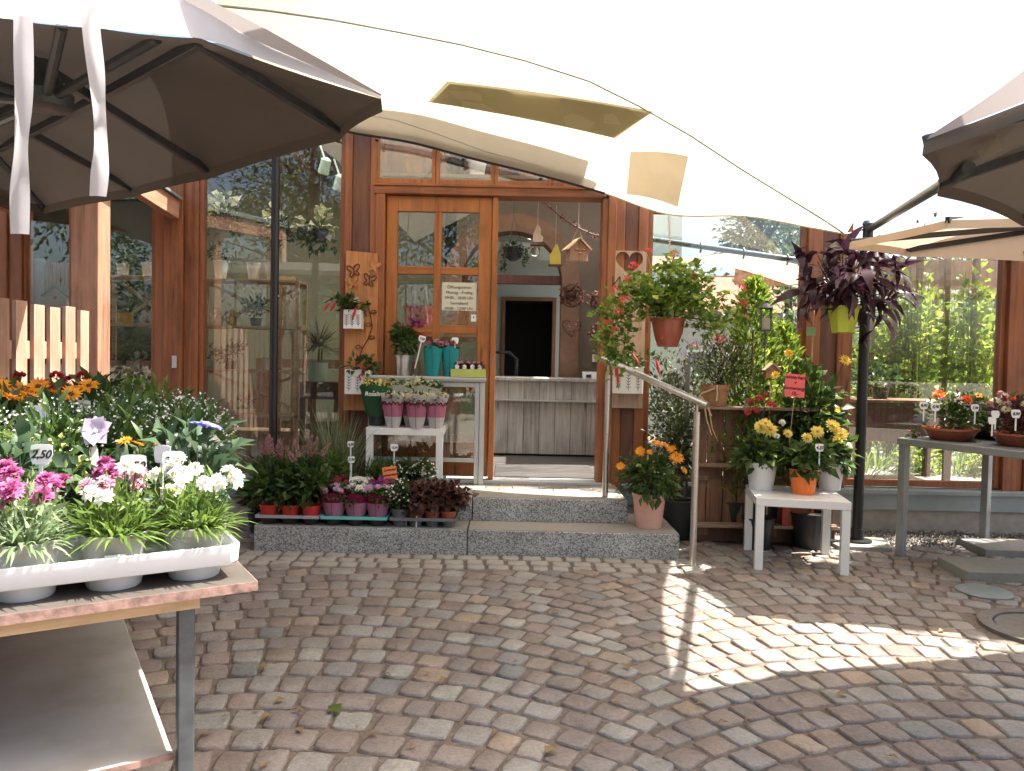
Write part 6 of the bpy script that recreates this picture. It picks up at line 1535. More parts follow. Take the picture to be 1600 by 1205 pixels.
# ------------------------------------------------------------------ on the aluminium stand
def on_S(px, Y): return Vector((P(px, 585, Y).x, Y, dzt + .001))
t = plant('zinc_bucket_plant', 'green plant with purple blooms in a zinc bucket on the aluminium stand', 'potted plant', on_S(630, 5.83))
b = MB(); b.lathe([(.052, 0), (.053, .004), (.070, .14), (.075, .14), (.078, .155), (.070, .155), (.066, .13), (0, .13)], 28); b.build('bucket', M['zinc'], t, True)
lb = LB(); lb.bush((0, 0, .26), (.095, .075, .13), 330, .055, .03, clumps=16); lb.build('foliage', LF['mid'], t)
for q in range(9): put(t, 'tuft', 'plum' if q % 2 else 'magenta', (random.uniform(.0, .14), random.gauss(-.02, .03), .39 + random.uniform(-.03, .03)), .05, c2='leafy')
for i, (px, Y) in enumerate(((676, 5.82), (703, 5.86))):
    t = plant('wrapped_bouquet', ('pink blooms in a dotted turquoise wrap beside the zinc bucket', 'pink blooms in a turquoise wrap next to the lime box')[i], 'bouquet', on_S(px, Y), 'turquoise wrapped bouquets')
    wrap(t, .068, .042, .22, [M['turq_wrap']], (0, 1.0), .08)
    b = MB(); [b.lathe([(0, -.002), (.005, 0), (0, .002)], 6, c=(x, -.05 - z * .11, z)) for x, z in ((-.03, .19), (-.02, .14), (.025, .17), (.01, .11), (-.012, .07), (.02, .06))]; b.build('printed_dots', M['ink'], t)
    b = MB(); b.bar((0, -.043, 0), (0, -.073, .21), .002, .002); b.build('seam', M['ink'], t)
    lb = LB(); lb.bush((0, 0, .22), (.06, .05, .03), 60, .04, .02); lb.build('foliage', LF['dark'], t)
    for q in range(8): put(t, 'mum', 'magenta' if q % 2 else 'pink', (random.gauss(0, .04), random.gauss(0, .025), .25 + random.uniform(-.01, .02)), .05)
t = thing('lime_box', 'lime green card box of little pots at the end of the stand', 'box', on_S(732, 5.83))
b = MB(); w, d, h = .13, .06, .06
for (x0, x1, y0, y1) in ((-w, w, -d, -d + .004), (-w, w, d - .004, d), (-w, -w + .004, -d + .004, d - .004), (w - .004, w, -d + .004, d - .004)): b.box(x0, x1, y0, y1, 0, h)
b.box(-w + .004, w - .004, -d + .004, d - .004, 0, .004); b.build('box', M['lime_card'], t)
b0 = on_S(732, 5.83)
for i, x in enumerate((-.085, -.03, .03, .085)):
    t = plant('mini_plant', ('mini plant at the left end of the lime box', 'mini plant left of the middle in the lime box', 'mini plant with a white figure label in the lime box', 'mini plant at the right end of the lime box')[i], 'potted plant', b0 + Vector((x, 0, .005)), 'mini plants in the lime box')
    pot_part(t, .026, .02, .05, 'dark_pot', .006, 14)
    lb = LB(); lb.bush((0, 0, .075), (.035, .035, .025), 60, .03, .018, clumps=6); lb.build('foliage', LF['brown'], t)
    for q in range(4): put(t, 'umbel', 'wine' if q % 2 else 'pink', (random.gauss(0, .018), random.gauss(-.01, .015), .10), .035, c2='leafy')
    b = MB(); b.prism([(-.013, -.034, .05), (.013, -.034, .05), (.016, -.03, .08), (0, -.03, .092), (-.016, -.03, .08)], (0, .002, 0)); b.build('label', M['paper'], t)
tag_at(650, 527, 5.80, 'white price tag leaning in the zinc bucket', .055, '7,50', h=.24, group=None, size=.5).rotation_euler = (0, .22, 0)
tag_at(711, 531, 5.84, 'blank white price tag above the turquoise wraps', .055, None, h=.2, group=None)
# ------------------------------------------------------------------ pink bucket with rudbeckia
p = G(1013, 823, SZ); t = plant('rudbeckia_bucket', 'orange-yellow rudbeckia in a pale pink enamel bucket on the bottom step', 'potted plant', p)
b = MB(); b.lathe([(.084, 0), (.086, .005), (.113, .225), (.117, .225), (.117, .232), (.108, .23), (.10, .19), (0, .19)], 36); b.build('bucket', M['pink_pot'], t, True)
b = MB(); b.tube([(-.035, -.112, .215), (-.03, -.121, .205), (.03, -.121, .205), (.035, -.112, .215)], .004, 6); b.build('handle', M['pink_pot'], t, True)
lb = LB(); lb.bush((0, 0, .33), (.19, .16, .15), 460, .085, .035, clumps=22, up=.25); 
FLR = [(1027, 694, .105), (1000, 706, .075), (1016, 707, .06), (1049, 703, .09), (1057, 716, .11), (970, 729, .075), (1019, 733, .055), (1069, 735, .06), (1040, 697, .07)]
for px, py, s in FLR:
    q = P(px, py, p.y - .05 + random.uniform(-.05, .05)) - p; stems(lb, (q.x * .3, 0, .25), tuple(q), .003)
    put(t, 'daisy', 'orange', q, s, (q.x * 2, -.8, .8), 'gold')
lb.build('foliage', LF['mid'], t)
put(t, 'tuft', 'cream', P(998, 729, p.y - .12) - p, .05, c2='leafy', name='bud')
# ------------------------------------------------------------------ dahlias on the white table at the right
def bucket(t, rt, rb, h, mat):
    b = MB(); b.lathe([(rb, 0), (rb * 1.02, .004), (rt, h - .012), (rt * 1.04, h - .010), (rt * 1.045, h), (rt * .98, h), (rt * .93, h - .03), (0.0004, h - .03)], 36); b.build('bucket', M[mat], t, True)
    b = MB()
    for s in (-1, 1): b.tube([(s * rt * 1.03, -.01, h - .02), (s * (rt * 1.12), 0, h - .005), (s * rt * 1.03, .01, h - .02)], .004, 6)
    b.build('lug', M[mat], t, True) if False else None
for px, py, wpx, hpx, mat, lab, fls in ((1189, 767, 47, 43, 'white_enamel', 'yellow dahlia in a white bucket at the table left end', [(1189, 668, .075), (1203, 672, .085), (1196, 662, .06), (1222, 661, .04), (1231, 678, .06)]),
        (1255, 774, 44, 39, 'orange_pot', 'yellow dahlia in an orange bucket at the table front', [(1261, 685, .065), (1277, 675, .07), (1214, 682, .03)]),
        (1296, 768, 42, 42, 'white_enamel', 'yellow dahlia in a white bucket half behind the orange one', [(1301, 667, .085), (1314, 679, .08), (1309, 688, .07), (1325, 697, .04)])):
    p = G(px, py - 3, LR.z + .45 + .001); k = FPX / p.y
    t = plant('dahlia_bucket', lab, 'potted plant', p, 'dahlias in buckets on the right white table')
    rt = wpx / k / 2; h = hpx / k; bucket(t, rt, rt * .74, h, mat)
    lb = LB(); lb.bush((0, 0, h + .055), (rt * 1.75, rt * 1.5, .10), 230, .09, .05, clumps=16, up=.15)
    for fx_, fy_, s in fls:
        q = P(fx_, fy_, p.y - .03 + random.uniform(-.03, .03)) - p; stems(lb, (q.x * .4, 0, h), tuple(q), .003)
        put(t, 'dahlia' if s > .045 else 'tuft', 'lemon' if s > .045 else 'white', q, s * 1.28, (q.x, -.9, .6), 'leafy', tilt=.15)
    lb.build('foliage', LF['deep'], t)
tag_at(1281, 698, 4.80, 'white price tag reading 4,50 in the orange bucket', .055, '4,50', h=.16, group=None)
# red gerbera-like flowers behind
p = Vector((P(1190, 700, 5.28).x, 5.30, .0)); t = plant('red_coneflower', 'red coneflowers in a tall pot behind the white dahlia bucket', 'potted plant', p); pot_part(t, .11, .08, .22, 'dark_pot')
lb = LB(); lb.bush((0, 0, .62), (.17, .11, .26), 330, .09, .022, clumps=18, up=.6)
for fx_, fy_, s in ((1172, 628, .085), (1181, 641, .085), (1205, 633, .08), (1188, 622, .075), (1168, 645, .06), (1196, 617, .055)):
    q = P(fx_, fy_, p.y - .06) - p; stems(lb, (q.x * .4, 0, .2), tuple(q), .0035); put(t, 'daisy', 'red', q, s, (q.x, -.7, .8), 'eye')
lb.build('foliage', LF['mid'], t)
# tall heliopsis
p = Vector((P(1270, 700, 5.35).x, 5.36, .0)); t = plant('tall_sunflower', 'tall yellow flowered perennial behind the dahlias carrying a red card', 'potted plant', p); pot_part(t, .13, .10, .25, 'dark_pot')
lb = LB(); lb.bush((-.02, 0, .92), (.22, .13, .36), 520, .10, .055, clumps=24, up=.2); n = 12; stems(lb, np.tile([0, 0, .24], (n, 1)), np.stack([rng.normal(0, .12, n), rng.normal(0, .06, n), rng.uniform(1.0, 1.25, n)], 1), .005)
for fx_, fy_, s in ((1232, 553, .08), (1320, 563, .085), (1212, 586, .06), (1308, 641, .055)):
    q = P(fx_, fy_, p.y - .08) - p; stems(lb, (q.x * .3, 0, .9), tuple(q), .004); put(t, 'dahlia' if fx_ == 1232 else 'daisy', 'yellow', q, s, (q.x, -.9, .5), 'gold')
lb.build('foliage', LF['deep'], t)
tag_at(1237, 603, 5.18, 'pinkish red card with handwriting and price 15,- before the tall perennial', .135, 'winterhart|+|Sonnenauge|15,-', h=.42, mat='pink_card', shape='sheet', group=None).rotation_euler = (0, .07, 0)
v = P(1267, 518, 5.4); t = thing('green_card', 'small green card clipped to a thin cane', 'card', v); b = MB(); b.box(-.03, .03, -.002, 0, -.03, .03); b.build('card', M['green_card'], t); b = MB(); b.tube([(.01, .006, -.75), (.02, .006, .22)], .005, 6); b.build('cane', M['shelf'], t)
# ------------------------------------------------------------------ hanging geranium basket
hp_ = P(1044, 500, 5.02); t = plant('geranium_basket', 'red geranium in a glossy terracotta hanging basket on a chain', 'hanging plant', hp_)
b = MB(); b.lathe([(.062, -.175), (.066, -.17), (.095, -.08), (.108, 0), (.115, .0), (.115, .012), (.10, .01), (.09, -.03), (0, -.03)], 32, wob=.012); b.build('bowl', M['terracotta'], t, True)
tz = P(1046, 408, 5.02).z - hp_.z
b = MB(); b.tube([(0, 0, tz - .05), (.02, 0, tz - .01), (.025, 0, tz + .03), (.0, 0, tz + .055), (-.025, 0, tz + .035), (-.022, 0, tz + .015)], .008, 8); b.build('hook', M['terracotta'], t, True)
for a in (0, 2.1, 4.2): b = MB(); b.tube([(.1 * math.cos(a), .1 * math.sin(a), .0), (0, 0, tz - .045)], .003, 5); b.build('wire', M['terracotta'], t)
ch = Vector(back[6]) - hp_; b = MB(); lk_ = (ch.z - tz - .04) / 14
for i in range(14):
    c0 = Vector((ch.x, ch.y, ch.z)).lerp(Vector((0, 0, tz + .05)), (i + .5) / 14); r_ = lk_ * .62; vv = (1, 0) if i % 2 else (0, 1)
    b.tube([c0 + Vector((vv[0] * .009 * math.cos(x), vv[1] * .009 * math.cos(x), r_ * math.sin(x))) for x in [k * .785 for k in range(9)]], .0022, 4, False)
b.build('chain', M['steel'], t)
lb = LB(); lb.bush((.02, 0, .11), (.30, .22, .13), 520, .048, .05, clumps=26, spread=.30, fold=.15, flat=.9)
for k in range(26):
    a = random.uniform(-.5, 3.64); e = Vector((math.cos(a) * random.uniform(.3, .52), random.uniform(-.2, .15), math.sin(a) * random.uniform(.14, .34) + .06)); stems(lb, (e.x * .2, 0, .02), tuple(e), .0025)
    for u in (.55, .75, .92, 1.0): q = e * u; lb.bush((q.x, q.y, q.z), (.05, .05, .035), 9, .045, .046, clumps=4, fold=.15, flat=.9)
lb.bush((.02, -.05, .28), (.18, .14, .10), 110, .05, .05, clumps=12); lb.bush((-.32, .02, -.06), (.17, .13, .32), 360, .05, .045, clumps=18)
for fx_, fy_, s in ((986, 420, .08), (958, 455, .06), (972, 472, .075), (946, 506, .055), (957, 517, .06), (1049, 400, .06), (1076, 437, .075), (1152, 453, .07), (1154, 477, .055), (1157, 499, .06), (1118, 532, .075), (1079, 540, .05), (978, 440, .06), (965, 490, .06), (1010, 395, .05)):
    q = P(fx_, fy_, 4.98 + random.uniform(-.06, .06)) - hp_; stems(lb, (q.x * .7, 0, q.z * .7), tuple(q), .0025); put(t, 'umbel', 'scarlet', q + Vector((0, -.10, 0)), s, (q.x, -.7, .8), 'leafy')
lb.build('foliage', LF['gera'], t)
# ------------------------------------------------------------------ hanging purple plant
hp_ = P(1318, 482, 5.16); t = plant('purple_hanging_plant', 'dark purple long-leaved plant spilling from a lime hanging pot at the mast', 'hanging plant', hp_)
b = MB(); b.lathe([(.07, -.165), (.075, -.16), (.105, 0), (.12, .0), (.12, .014), (.108, .012), (.1, -.03), (0, -.03)], 8); b.build('bowl', M['lime'], t, False, .004)
for a in (0.4, 2.5, 4.6): b = MB(); b.tube([(.1 * math.cos(a), .1 * math.sin(a), .0), (0.05, .1, P(1345, 378, 5.2).z - hp_.z)], .0035, 5); b.build('wire', M['lime'], t)
lvs = []
for k in range(3):
    lb = LB(); lb.blades(np.array([[0, 0, 0.]]), np.array([[1, 0, .15]]), .17, .052 + .006 * k, .35 + .15 * k, 5); 
    V = lb.V[0]; V[:, 2] += np.abs(V[:, 1]) * .5; lvs.append(lb.mesh('leaf', LF['purple']))
cz_ = P(1332, 444, 5.16) - hp_
for k in range(270):
    d = Vector(sph(1)[0]); rr = random.random() ** .5
    q = cz_ + Vector((d.x * .36 * rr, d.y * .17 * rr, d.z * .28 * rr))
    if q.y < .05 and abs(q.x + .02) < .15 and -.26 < q.z < .06 and random.random() < .8: continue
    dr = Vector((d.x * .8 + random.gauss(0, .6), d.y * .8 - .25, d.z * .4 + random.gauss(-.25, .5))).normalized()
    o = link('leaf', lvs[k % 3], t, q, dr.to_track_quat('X', 'Z').to_euler(), random.uniform(.6, 1.15)); o.rotation_euler.rotate_axis('X', random.gauss(0, .5))
lb = LB(); n = 46; e = np.array(cz_) + sph(n) * np.array([.36, .18, .28]); lb.sticks(np.tile([0, 0, .0], (n, 1)), e, .004); lb.build('stems', LF['purple'], t)
# a few long trailing shoots
for k, (px, py) in enumerate(((1250, 395), (1262, 440), (1415, 415), (1392, 475), (1345, 540), (1240, 400))):
    q = P(px, py, 5.12) - hp_
    for s in range(5):
        dr = Vector((q.x * (1 if s < 3 else .2) + random.gauss(0, .3), -.3, random.gauss(0, .5))).normalized(); o = link('leaf', lvs[s % 3], t, q * (.75 + .06 * s), dr.to_track_quat('X', 'Z').to_euler(), random.uniform(.6, 1.0))
# ------------------------------------------------------------------ on and behind the board screen
sz_ = P(1150, 634, SCY).z + .002
p = Vector((P(1117, 632, 5.42).x, 5.42, sz_)); t = plant('clay_pot_plant', 'dusky fine-leaved plant in a clay pot on the board screen ledge', 'potted plant', p)
b = MB(); b.lathe([(.075, 0), (.077, .004), (.092, .11), (.10, .11), (.103, .15), (.094, .15), (.088, .12), (0, .12)], 28); b.build('pot', M['clay'], t, True)
lb = LB(); lb.bush((.05, 0, .30), (.26, .14, .19), 900, .04, .014, clumps=26, up=.4); n = 24; stems(lb, np.tile([0, 0, .12], (n, 1)), np.stack([rng.normal(.03, .14, n), rng.normal(0, .07, n), rng.uniform(.25, .5, n)], 1), .0025); lb.build('foliage', LF['dusky'], t)
tw = [P(1138, 606, 5.36), P(1120, 606, 5.33), P(1098, 614, 5.3), P(1090, 622, 5.3)]
t = thing('bare_twig', 'bare pale twig hanging over the clay pot towards the handrail', 'twig', tw[0]); b = MB(); b.tube([q - tw[0] for q in tw], [.006, .008, .007, .006], 6); b.build('branch', M['shelf'], t, True)
for pts in (((1092, 618), (1108, 640), (1113, 670), (1122, 690)), ((1100, 625), (1104, 655), (1112, 680)), ((1096, 620), (1112, 650))):
    b = MB(); b.tube([P(x, y, 5.29) - tw[0] for x, y in pts], [.006, .005, .003, .002][:len(pts)], 5); b.build('twig', M['shelf'], t, True)
v = P(1120, 606, 5.31); t = thing('hanging_tassel', 'thin cream cord hanging over the clay pot', 'cord', v); b = MB(); b.tube([(0, 0, .02), (.004, -.002, -.04), (0, 0, -.09)], [.004, .003, .005], 6); b.build('cord', M['paper_old'], t)
for i, (px, top, Y, r, lf_, lab, n, L_, W_) in enumerate(((1174, 428, 5.60, .30, 'thuja', 'bright green conical conifer behind the geranium basket', 3600, .055, .02), (1222, 500, 5.68, .25, 'thuja', 'lower rounded conifer between lantern and mast', 2200, .055, .02), (1148, 540, 5.62, .27, 'vari', 'white-edged shrub behind the clay pot', 1200, .035, .018), (1060, 540, 5.72, .24, 'dusky', 'dusky shrub behind the handrail', 900, .045, .02), (1062, 625, 5.6, .15, 'vari', 'pale leaved climber low behind the handrail', 420, .06, .04), (1198, 545, 5.6, .22, 'vari', 'speckled shrub under the lantern', 700, .035, .018))):
    x = P(px, 600, Y).x; zt_ = P(px, top, Y).z; t = plant('conifer' if lf_ == 'thuja' else 'garden_shrub', lab, 'conifer' if lf_ == 'thuja' else 'shrub', (x, Y, 0)); pot_part(t, .13, .11, .28, 'dark_pot')
    lb = LB(); h = zt_ - .3
    if lf_ == 'thuja':
        u = rng.random(n) ** .8; a = rng.random(n) * 6.28; lump = 1 + .22 * np.sin(3 * a + u * 11) + .15 * np.sin(7 * a - u * 23); rr = r * (1 - u) ** .62 * lump * rng.uniform(.55, 1.0, n) + .015
        q = np.stack([np.cos(a) * rr, np.sin(a) * rr * .8, .3 + u * h * .97], 1); d = np.stack([np.cos(a) * .7, np.sin(a) * .7, np.full(n, .9)], 1) + sph(n) * .45; lb.leaves(q, d, sph(n), L_ * rng.uniform(.6, 1.3, n), W_, .1, .15)
    else: lb.bush((0, 0, .3 + h * .5), (r, r * .6, h * .52), n, L_, W_, clumps=26, up=.3)
    lb.build('foliage', LF[lf_], t); b = MB(); b.tube([(0, 0, .25), (0, 0, .3 + h * .75)], [.018, .006], 6); b.build('stem', M['wood_dark'], t)
# lantern on a rod, little birdhouse on a rod
v = P(1196, 516, 5.42); t = thing('lantern', 'glass candle lantern on a thin rod before the conifers', 'lantern', v)
b = MB(); b.lathe([(.058, -.008), (.058, 0), (.0, .002)], 20); b.lathe([(.044, .15), (.05, .155), (.03, .18), (.012, .19), (.012, .205), (0, .21)], 20); b.build('metal_cap', M['grey_metal'], t, True)
b = MB(); b.lathe([(.042, .003), (.042, .15)], 24); b.build('glass', M['glass_weak'], t, True)
for a in (0.6, 2.2, 3.7, 5.3): b = MB(); b.tube([(.044 * math.cos(a), .044 * math.sin(a), 0), (.044 * math.cos(a), .044 * math.sin(a), .152)], .003, 5); b.build('bar', M['grey_metal'], t)
b = MB(); b.lathe([(.03, .003), (.03, .085), (0, .08)], 18); b.build('candle', M['g_cream'], t, True); b = MB(); b.tube([(0, 0, -.008), (0, 0, -v.z)], .006, 6); b.build('rod', M['grey_metal'], t)
v = P(1207, 582, 5.36); t = thing('small_birdhouse', 'little brown birdhouse poking out of the shrubs', 'birdhouse', v); b = MB(); b.prism([(-.045, 0, -.04), (.045, 0, -.04), (.045, 0, .02), (0, 0, .055), (-.045, 0, .02)], (0, .06, 0)); b.build('body', M['clay'], t)
b = MB(); b.bar((-.058, .03, .012), (.001, .03, .062), .008, .09, up=(0, 1, 0)); b.bar((.058, .03, .012), (-.001, .03, .0625), .008, .09, up=(0, 1, 0)); b.build('roof', M['pale_wood'], t); b = MB(); b.tube([(0, .03, -.04), (0, .03, -v.z)], .006, 6); b.build('rod', M['shelf'], t)
v = P(1091, 745, SCY - .03); t = thing('number_plate', 'small carved wooden plate fixed to the board screen', 'plate', (v.x, SCY - .006, v.z)); b = MB(); b.box(-.05, .07, -.012, -.0, -.025, .03); b.build('plate', M['old_woodx'], t); text(t, 'ICH BIN DA', .018, 'wirerust', (.01, -.014, .01)); text(t, '03-2-31', .026, 'ink', (.01, -.014, -.012))
v = P(1240, 795, SCY - .04); t = thing('red_crate', 'red box leaning on the board screen under the white table', 'box', (v.x, SCY - .10, .10)); b = MB(); b.box(-.11, .11, -.03, .0, .05, .21); b.build('body', M['red_pot'], t)
b = MB(); b.box(-.09, .09, -.034, -.031, .07, .19); b.build('panel', M['terracotta'], t)
v = P(1290, 800, 5.42); t = thing('folding_trestle', 'small grey trestle behind the right table legs', 'trestle', (v.x, 5.36, 0)); b = MB(); b.bar((0, 0, 0), (0, 0, .40), .03, .02); b.build('leg', M['galv'], t); b = MB(); b.bar((-.5, 0, .14), (.06, 0, .14), .02, .02); b.build('rail', M['old_woodx'], t)
# ------------------------------------------------------------------ flower bowls on the metal table
def bowl(a, bb, label, mat, r, fl, lf_='deep', n=420):
    p = GT(a, bb, .8005); t = plant('flower_bowl', label, 'potted plant', p, 'planted bowls on the metal table')
    b = MB(); b.lathe([(r * .7, 0), (r * .74, .004), (r, .065), (r * 1.06, .067), (r * 1.06, .08), (r * .97, .08), (r * .9, .06), (0, .06)], 36); b.build('bowl', M[mat], t, True)
    lb = LB(); lb.bush((0, 0, .165), (r * 1.15, r * 1.0, .13), int(n * 1.5), .05, .028, clumps=26, up=.5); lb.build('foliage', LF[lf_], t)
    for kind, c, c2, cnt, s in fl:
        for q in range(cnt):
            a_ = random.uniform(0, 6.28); rr = r * 1.0 * math.sqrt(random.random()); put(t, kind, c, (rr * math.cos(a_), rr * math.sin(a_), .295 - rr * .4 + random.uniform(-.03, .03)), s * 1.35, (math.cos(a_) * .6, math.sin(a_) * .6 - .4, 1), c2)
    return t
bowl(.20, .26, 'terracotta bowl of orange marigolds and white-and-purple pansies at the table corner', 'terracotta', .165, [('dahlia', 'hot', 'gold', 3, .062), ('umbel', 'white', 'plum', 7, .05), ('umbel', 'plum', 'white', 4, .045)])
bowl(.30, .66, 'dark bowl of bronze chrysanthemums behind the marigold bowl', 'dark_pot', .16, [('mum', 'dusty', 'gold', 14, .045), ('umbel', 'white', 'leafy', 5, .05), ('dahlia', 'hot', 'gold', 2, .06)])
bowl(.60, .36, 'terracotta bowl with pink begonias and leafy rosettes nearer the camera', 'terracotta', .165, [('umbel', 'pink', 'leafy', 9, .04), ('mum', 'cream', 'leafy', 8, .055)], 'brown')
bowl(.66, .75, 'bowl of scarlet geraniums at the back of the metal table', 'dark_pot', .15, [('umbel', 'scarlet', 'leafy', 8, .06)])
bowl(1.05, .5, 'planted bowl at the near end of the metal table', 'terracotta', .16, [('dahlia', 'hot', 'gold', 4, .06)])
bowl(.12, .62, 'low bowl of yellow-orange flowers at the rear table corner', 'dark_pot', .12, [('daisy', 'orange', 'eye', 5, .045)], 'mid', 260)
tag_at(1444, 632, 4.82, 'pale price tag at the left of the marigolds', .055, '8,90', h=.11, group=None, size=.5)
tag_at(1462, 634, 4.78, 'white price tag reading 8,90 in the marigold bowl', .058, '8,90', h=.11, group=None, size=.5)
tag_at(1524, 636, 4.76, 'oval white price tag beside the orange marigold', .05, '7,50', h=.11, group=None, size=.5)
tag_at(1588, 645, 4.45, 'white price tag reading 8,90 above the pink begonias', .056, '8,90', h=.11, group=None, size=.5)
tag_at(1551, 656, 4.55, 'round white price tag at the begonia bowl edge', .05, None, h=.1, group=None)
tag_at(1556, 646, 4.62, 'pale tag between marigolds and begonias', .05, None, h=.1, group=None)
q = GT(.03, .10, .801); t = thing('fuchsia_sprig', 'small pink fuchsia sprig hanging at the metal table corner', 'flower', q); put(t, 'umbel', 'magenta', (0, 0, .03), .05); put(t, 'umbel', 'pink', (.05, 0, .02), .04); lb = LB(); lb.bush((0, .02, .03), (.05, .04, .03), 30, .04, .02, clumps=4); lb.build('foliage', LF['mid'], t)
# ================================================================== BEYOND THE GLASS AND AROUND THE COURT
def tree(loc, h, r, label, n=5200, L=.16, W_=.075, trunk=.16, lf_='tree', base=.32, group=None, clumps=60):
    t = thing('tree', label, 'tree', loc, 0, group)
    b = MB(); b.tube([(0, 0, -.1), (.05, .03, h * .3), (-.04, .05, h * .6), (.02, 0, h * .85)], [trunk, trunk * .8, trunk * .5, trunk * .15], 9); 
    for k in range(7):
        a = random.uniform(0, 6.28); z = h * random.uniform(base, .7); b.tube([(0, 0, z), (math.cos(a) * r * .4, math.sin(a) * r * .4, z + h * .09), (math.cos(a) * r * .8, math.sin(a) * r * .8, z + h * .12)], [trunk * .4, trunk * .22, trunk * .06], 6)
    b.build('trunk', LF['bark'], t, True)
    lb = LB(); lb.bush((0, 0, h * (base + (1 - base) / 2)), (r, r, h * (1 - base) / 2), n, L, W_, clumps=clumps, spread=.2, up=.1); lb.build('crown', LF[lf_], t); return t
gT = 'trees around the courtyard'
tree((-4.6, -5.5, 0), 7.5, 2.4, 'leafy tree mirrored in the left shop windows', group=gT)
tree((-1.3, -7.5, 0), 8.5, 2.7, 'broad tree mirrored above the sliding door', group=gT)
tree((-8.5, -3.0, 0), 8.0, 2.8, 'tall tree mirrored at the far left windows', group=gT)
tree((2.6, -9.5, 0), 9.0, 3.0, 'tree mirrored in the door panes', group=gT)
tree((6.5, 4.9, 0), 6.8, 1.9, 'tree dappling the ecru parasol from beside the metal table', group=gT, n=2600, base=.46)
# tall shrubs close behind the camera, mirrored low in the panes
for i, (x, y, h, r) in enumerate(((-3.6, -3.2, 2.6, 1.1), (-1.6, -4.2, 2.4, 1.2), (.8, -4.6, 2.2, 1.1))):
    t = thing('garden_shrub', ('tall hedge shrub mirrored behind the fence', 'round shrub mirrored in the big left window', 'round shrub mirrored in the door panes')[i], 'shrub', (x, y, 0)); lb = LB(); lb.bush((0, 0, h / 2), (r, r * .8, h / 2), 2200, .10, .045, clumps=34); lb.build('foliage', LF['tree'], t); b = MB(); b.tube([(0, 0, 0), (0, 0, h * .6)], [.04, .01], 6); b.build('stem', LF['bark'], t)
for i, (x, y, w_, h, lab) in enumerate(((-6.5, -6.0, 2.6, 4.6, 'added clipped hedge mirrored behind the fence in the left windows'), (-2.6, -6.6, 2.4, 4.8, 'added clipped hedge mirrored in the big left window'), (1.8, -7.0, 2.4, 4.2, 'added clipped hedge mirrored in the door glass'))):  # hedges added out of view to darken the window reflections
    t = thing('hedge', lab, 'hedge', (x, y, 0), 0, 'hedges added along the far side of the courtyard'); lb = LB(); n = 8000; q = rng.uniform(-1, 1, (n, 3)); k_ = rng.integers(0, 3, n); q[np.arange(n), k_] = np.sign(q[np.arange(n), k_]) * rng.uniform(.8, 1.03, n); lb.leaves(q * np.array([w_, .6, h / 2]) + np.array([0, 0, h / 2]), q + sph(n) * .8, sph(n), .14, .065); lb.build('foliage', LF['tree'], t)
    b = MB(); [b.tube([(xx, 0, 0), (xx, 0, h * .8)], [.05, .02], 6) for xx in (-w_ * .6, 0, w_ * .6)]; b.build('stem', LF['bark'], t)
# garden side of the winter garden
b = MB(); b.box(1.05, 14, 9.3, 24, -.021, -.012); gp = b.build('garden_path', m_plain('bright_gravel_path', (.60, .56, .50), .9, 0, .15, 30, .4)); setp(gp, 'pale sunlit path behind the winter garden', None, None, 'structure')
for i, (px, Y, h, n, r) in enumerate(((1395, 7.9, 2.25, 420, .22), (1432, 7.7, 2.3, 500, .25), (1475, 8.0, 2.2, 480, .25), (1520, 7.8, 2.3, 520, .26), (1556, 8.1, 2.2, 360, .22), (1360, 8.1, 1.7, 300, .2), (1458, 8.6, 2.3, 420, .3), (1540, 8.7, 2.2, 420, .3))):
    x = P(px, 560, Y).x; t = thing('trellis_vine', f'sunlit yellow-green vine climbing a post behind the glass, ' + ('nearest the mast', 'left of the trellis post', 'over the pale gap', 'beside the right window post', 'touching the right window post', 'low beside the mast', 'further back in the middle', 'further back at the right')[i], 'vine', (x, Y, 0), 0, 'vines behind the right window')
    b = MB(); b.box(-.025, .025, -.025, .025, 0, 2.45); b.build('post', M['old_woodx'], t)
    lb = LB(); lb.bush((0, 0, h * .56), (r, r * .7, h * .5), n, .085, .075, clumps=26, spread=.22); stems(lb, np.stack([rng.normal(0, .05, 12), rng.normal(0, .05, 12), np.zeros(12)], 1), np.stack([rng.normal(0, r * .6, 12), rng.normal(0, r * .5, 12), rng.uniform(1, h, 12)], 1), .006); lb.build('foliage', LF['vine'], t)
t = thing('trellis_beam', 'pinkish boarded beam above the vines behind the glass', 'beam', (2.3, 8.0, 2.10)); b = MB(); b.box(0, 4.2, 0, .06, 0, .30); b.build('board', M['beam_pink'], t); b = MB(); b.box(0, 4.2, .061, .10, .02, .1); b.build('batten', M['shelf'], t)
for i, (px, Y) in enumerate(((1345, 6.9), (1372, 7.4), (1440, 7.0), (1500, 7.1), (1550, 6.95), (1400, 9.0), (1500, 9.1))):
    x = P(px, 700, Y).x; t = plant('garden_plant', ('long arching grass behind the mast', 'arching grass beside the mast', 'low green plant inside the glass', 'low reedy plant inside the glass', 'low plant at the right window post', 'green clump on the far bed', 'green clump at the far right bed')[i], 'plant', (x, Y, .0), 'plants behind the right window')
    lb = LB()
    if i in (0, 1, 3): n = 130; d = np.stack([rng.normal(0, .45, n), rng.normal(0, .45, n), np.ones(n)], 1); lb.blades(np.zeros((n, 3)) + np.array([0, 0, .02]), d, rng.uniform(.6, 1.2, n), .018, .5, 5)
    else: lb.bush((0, 0, .4), (.26, .2, .32), 420, .07, .045, clumps=20)
    lb.build('foliage', LF['fresh' if i % 2 else 'vine'], t)
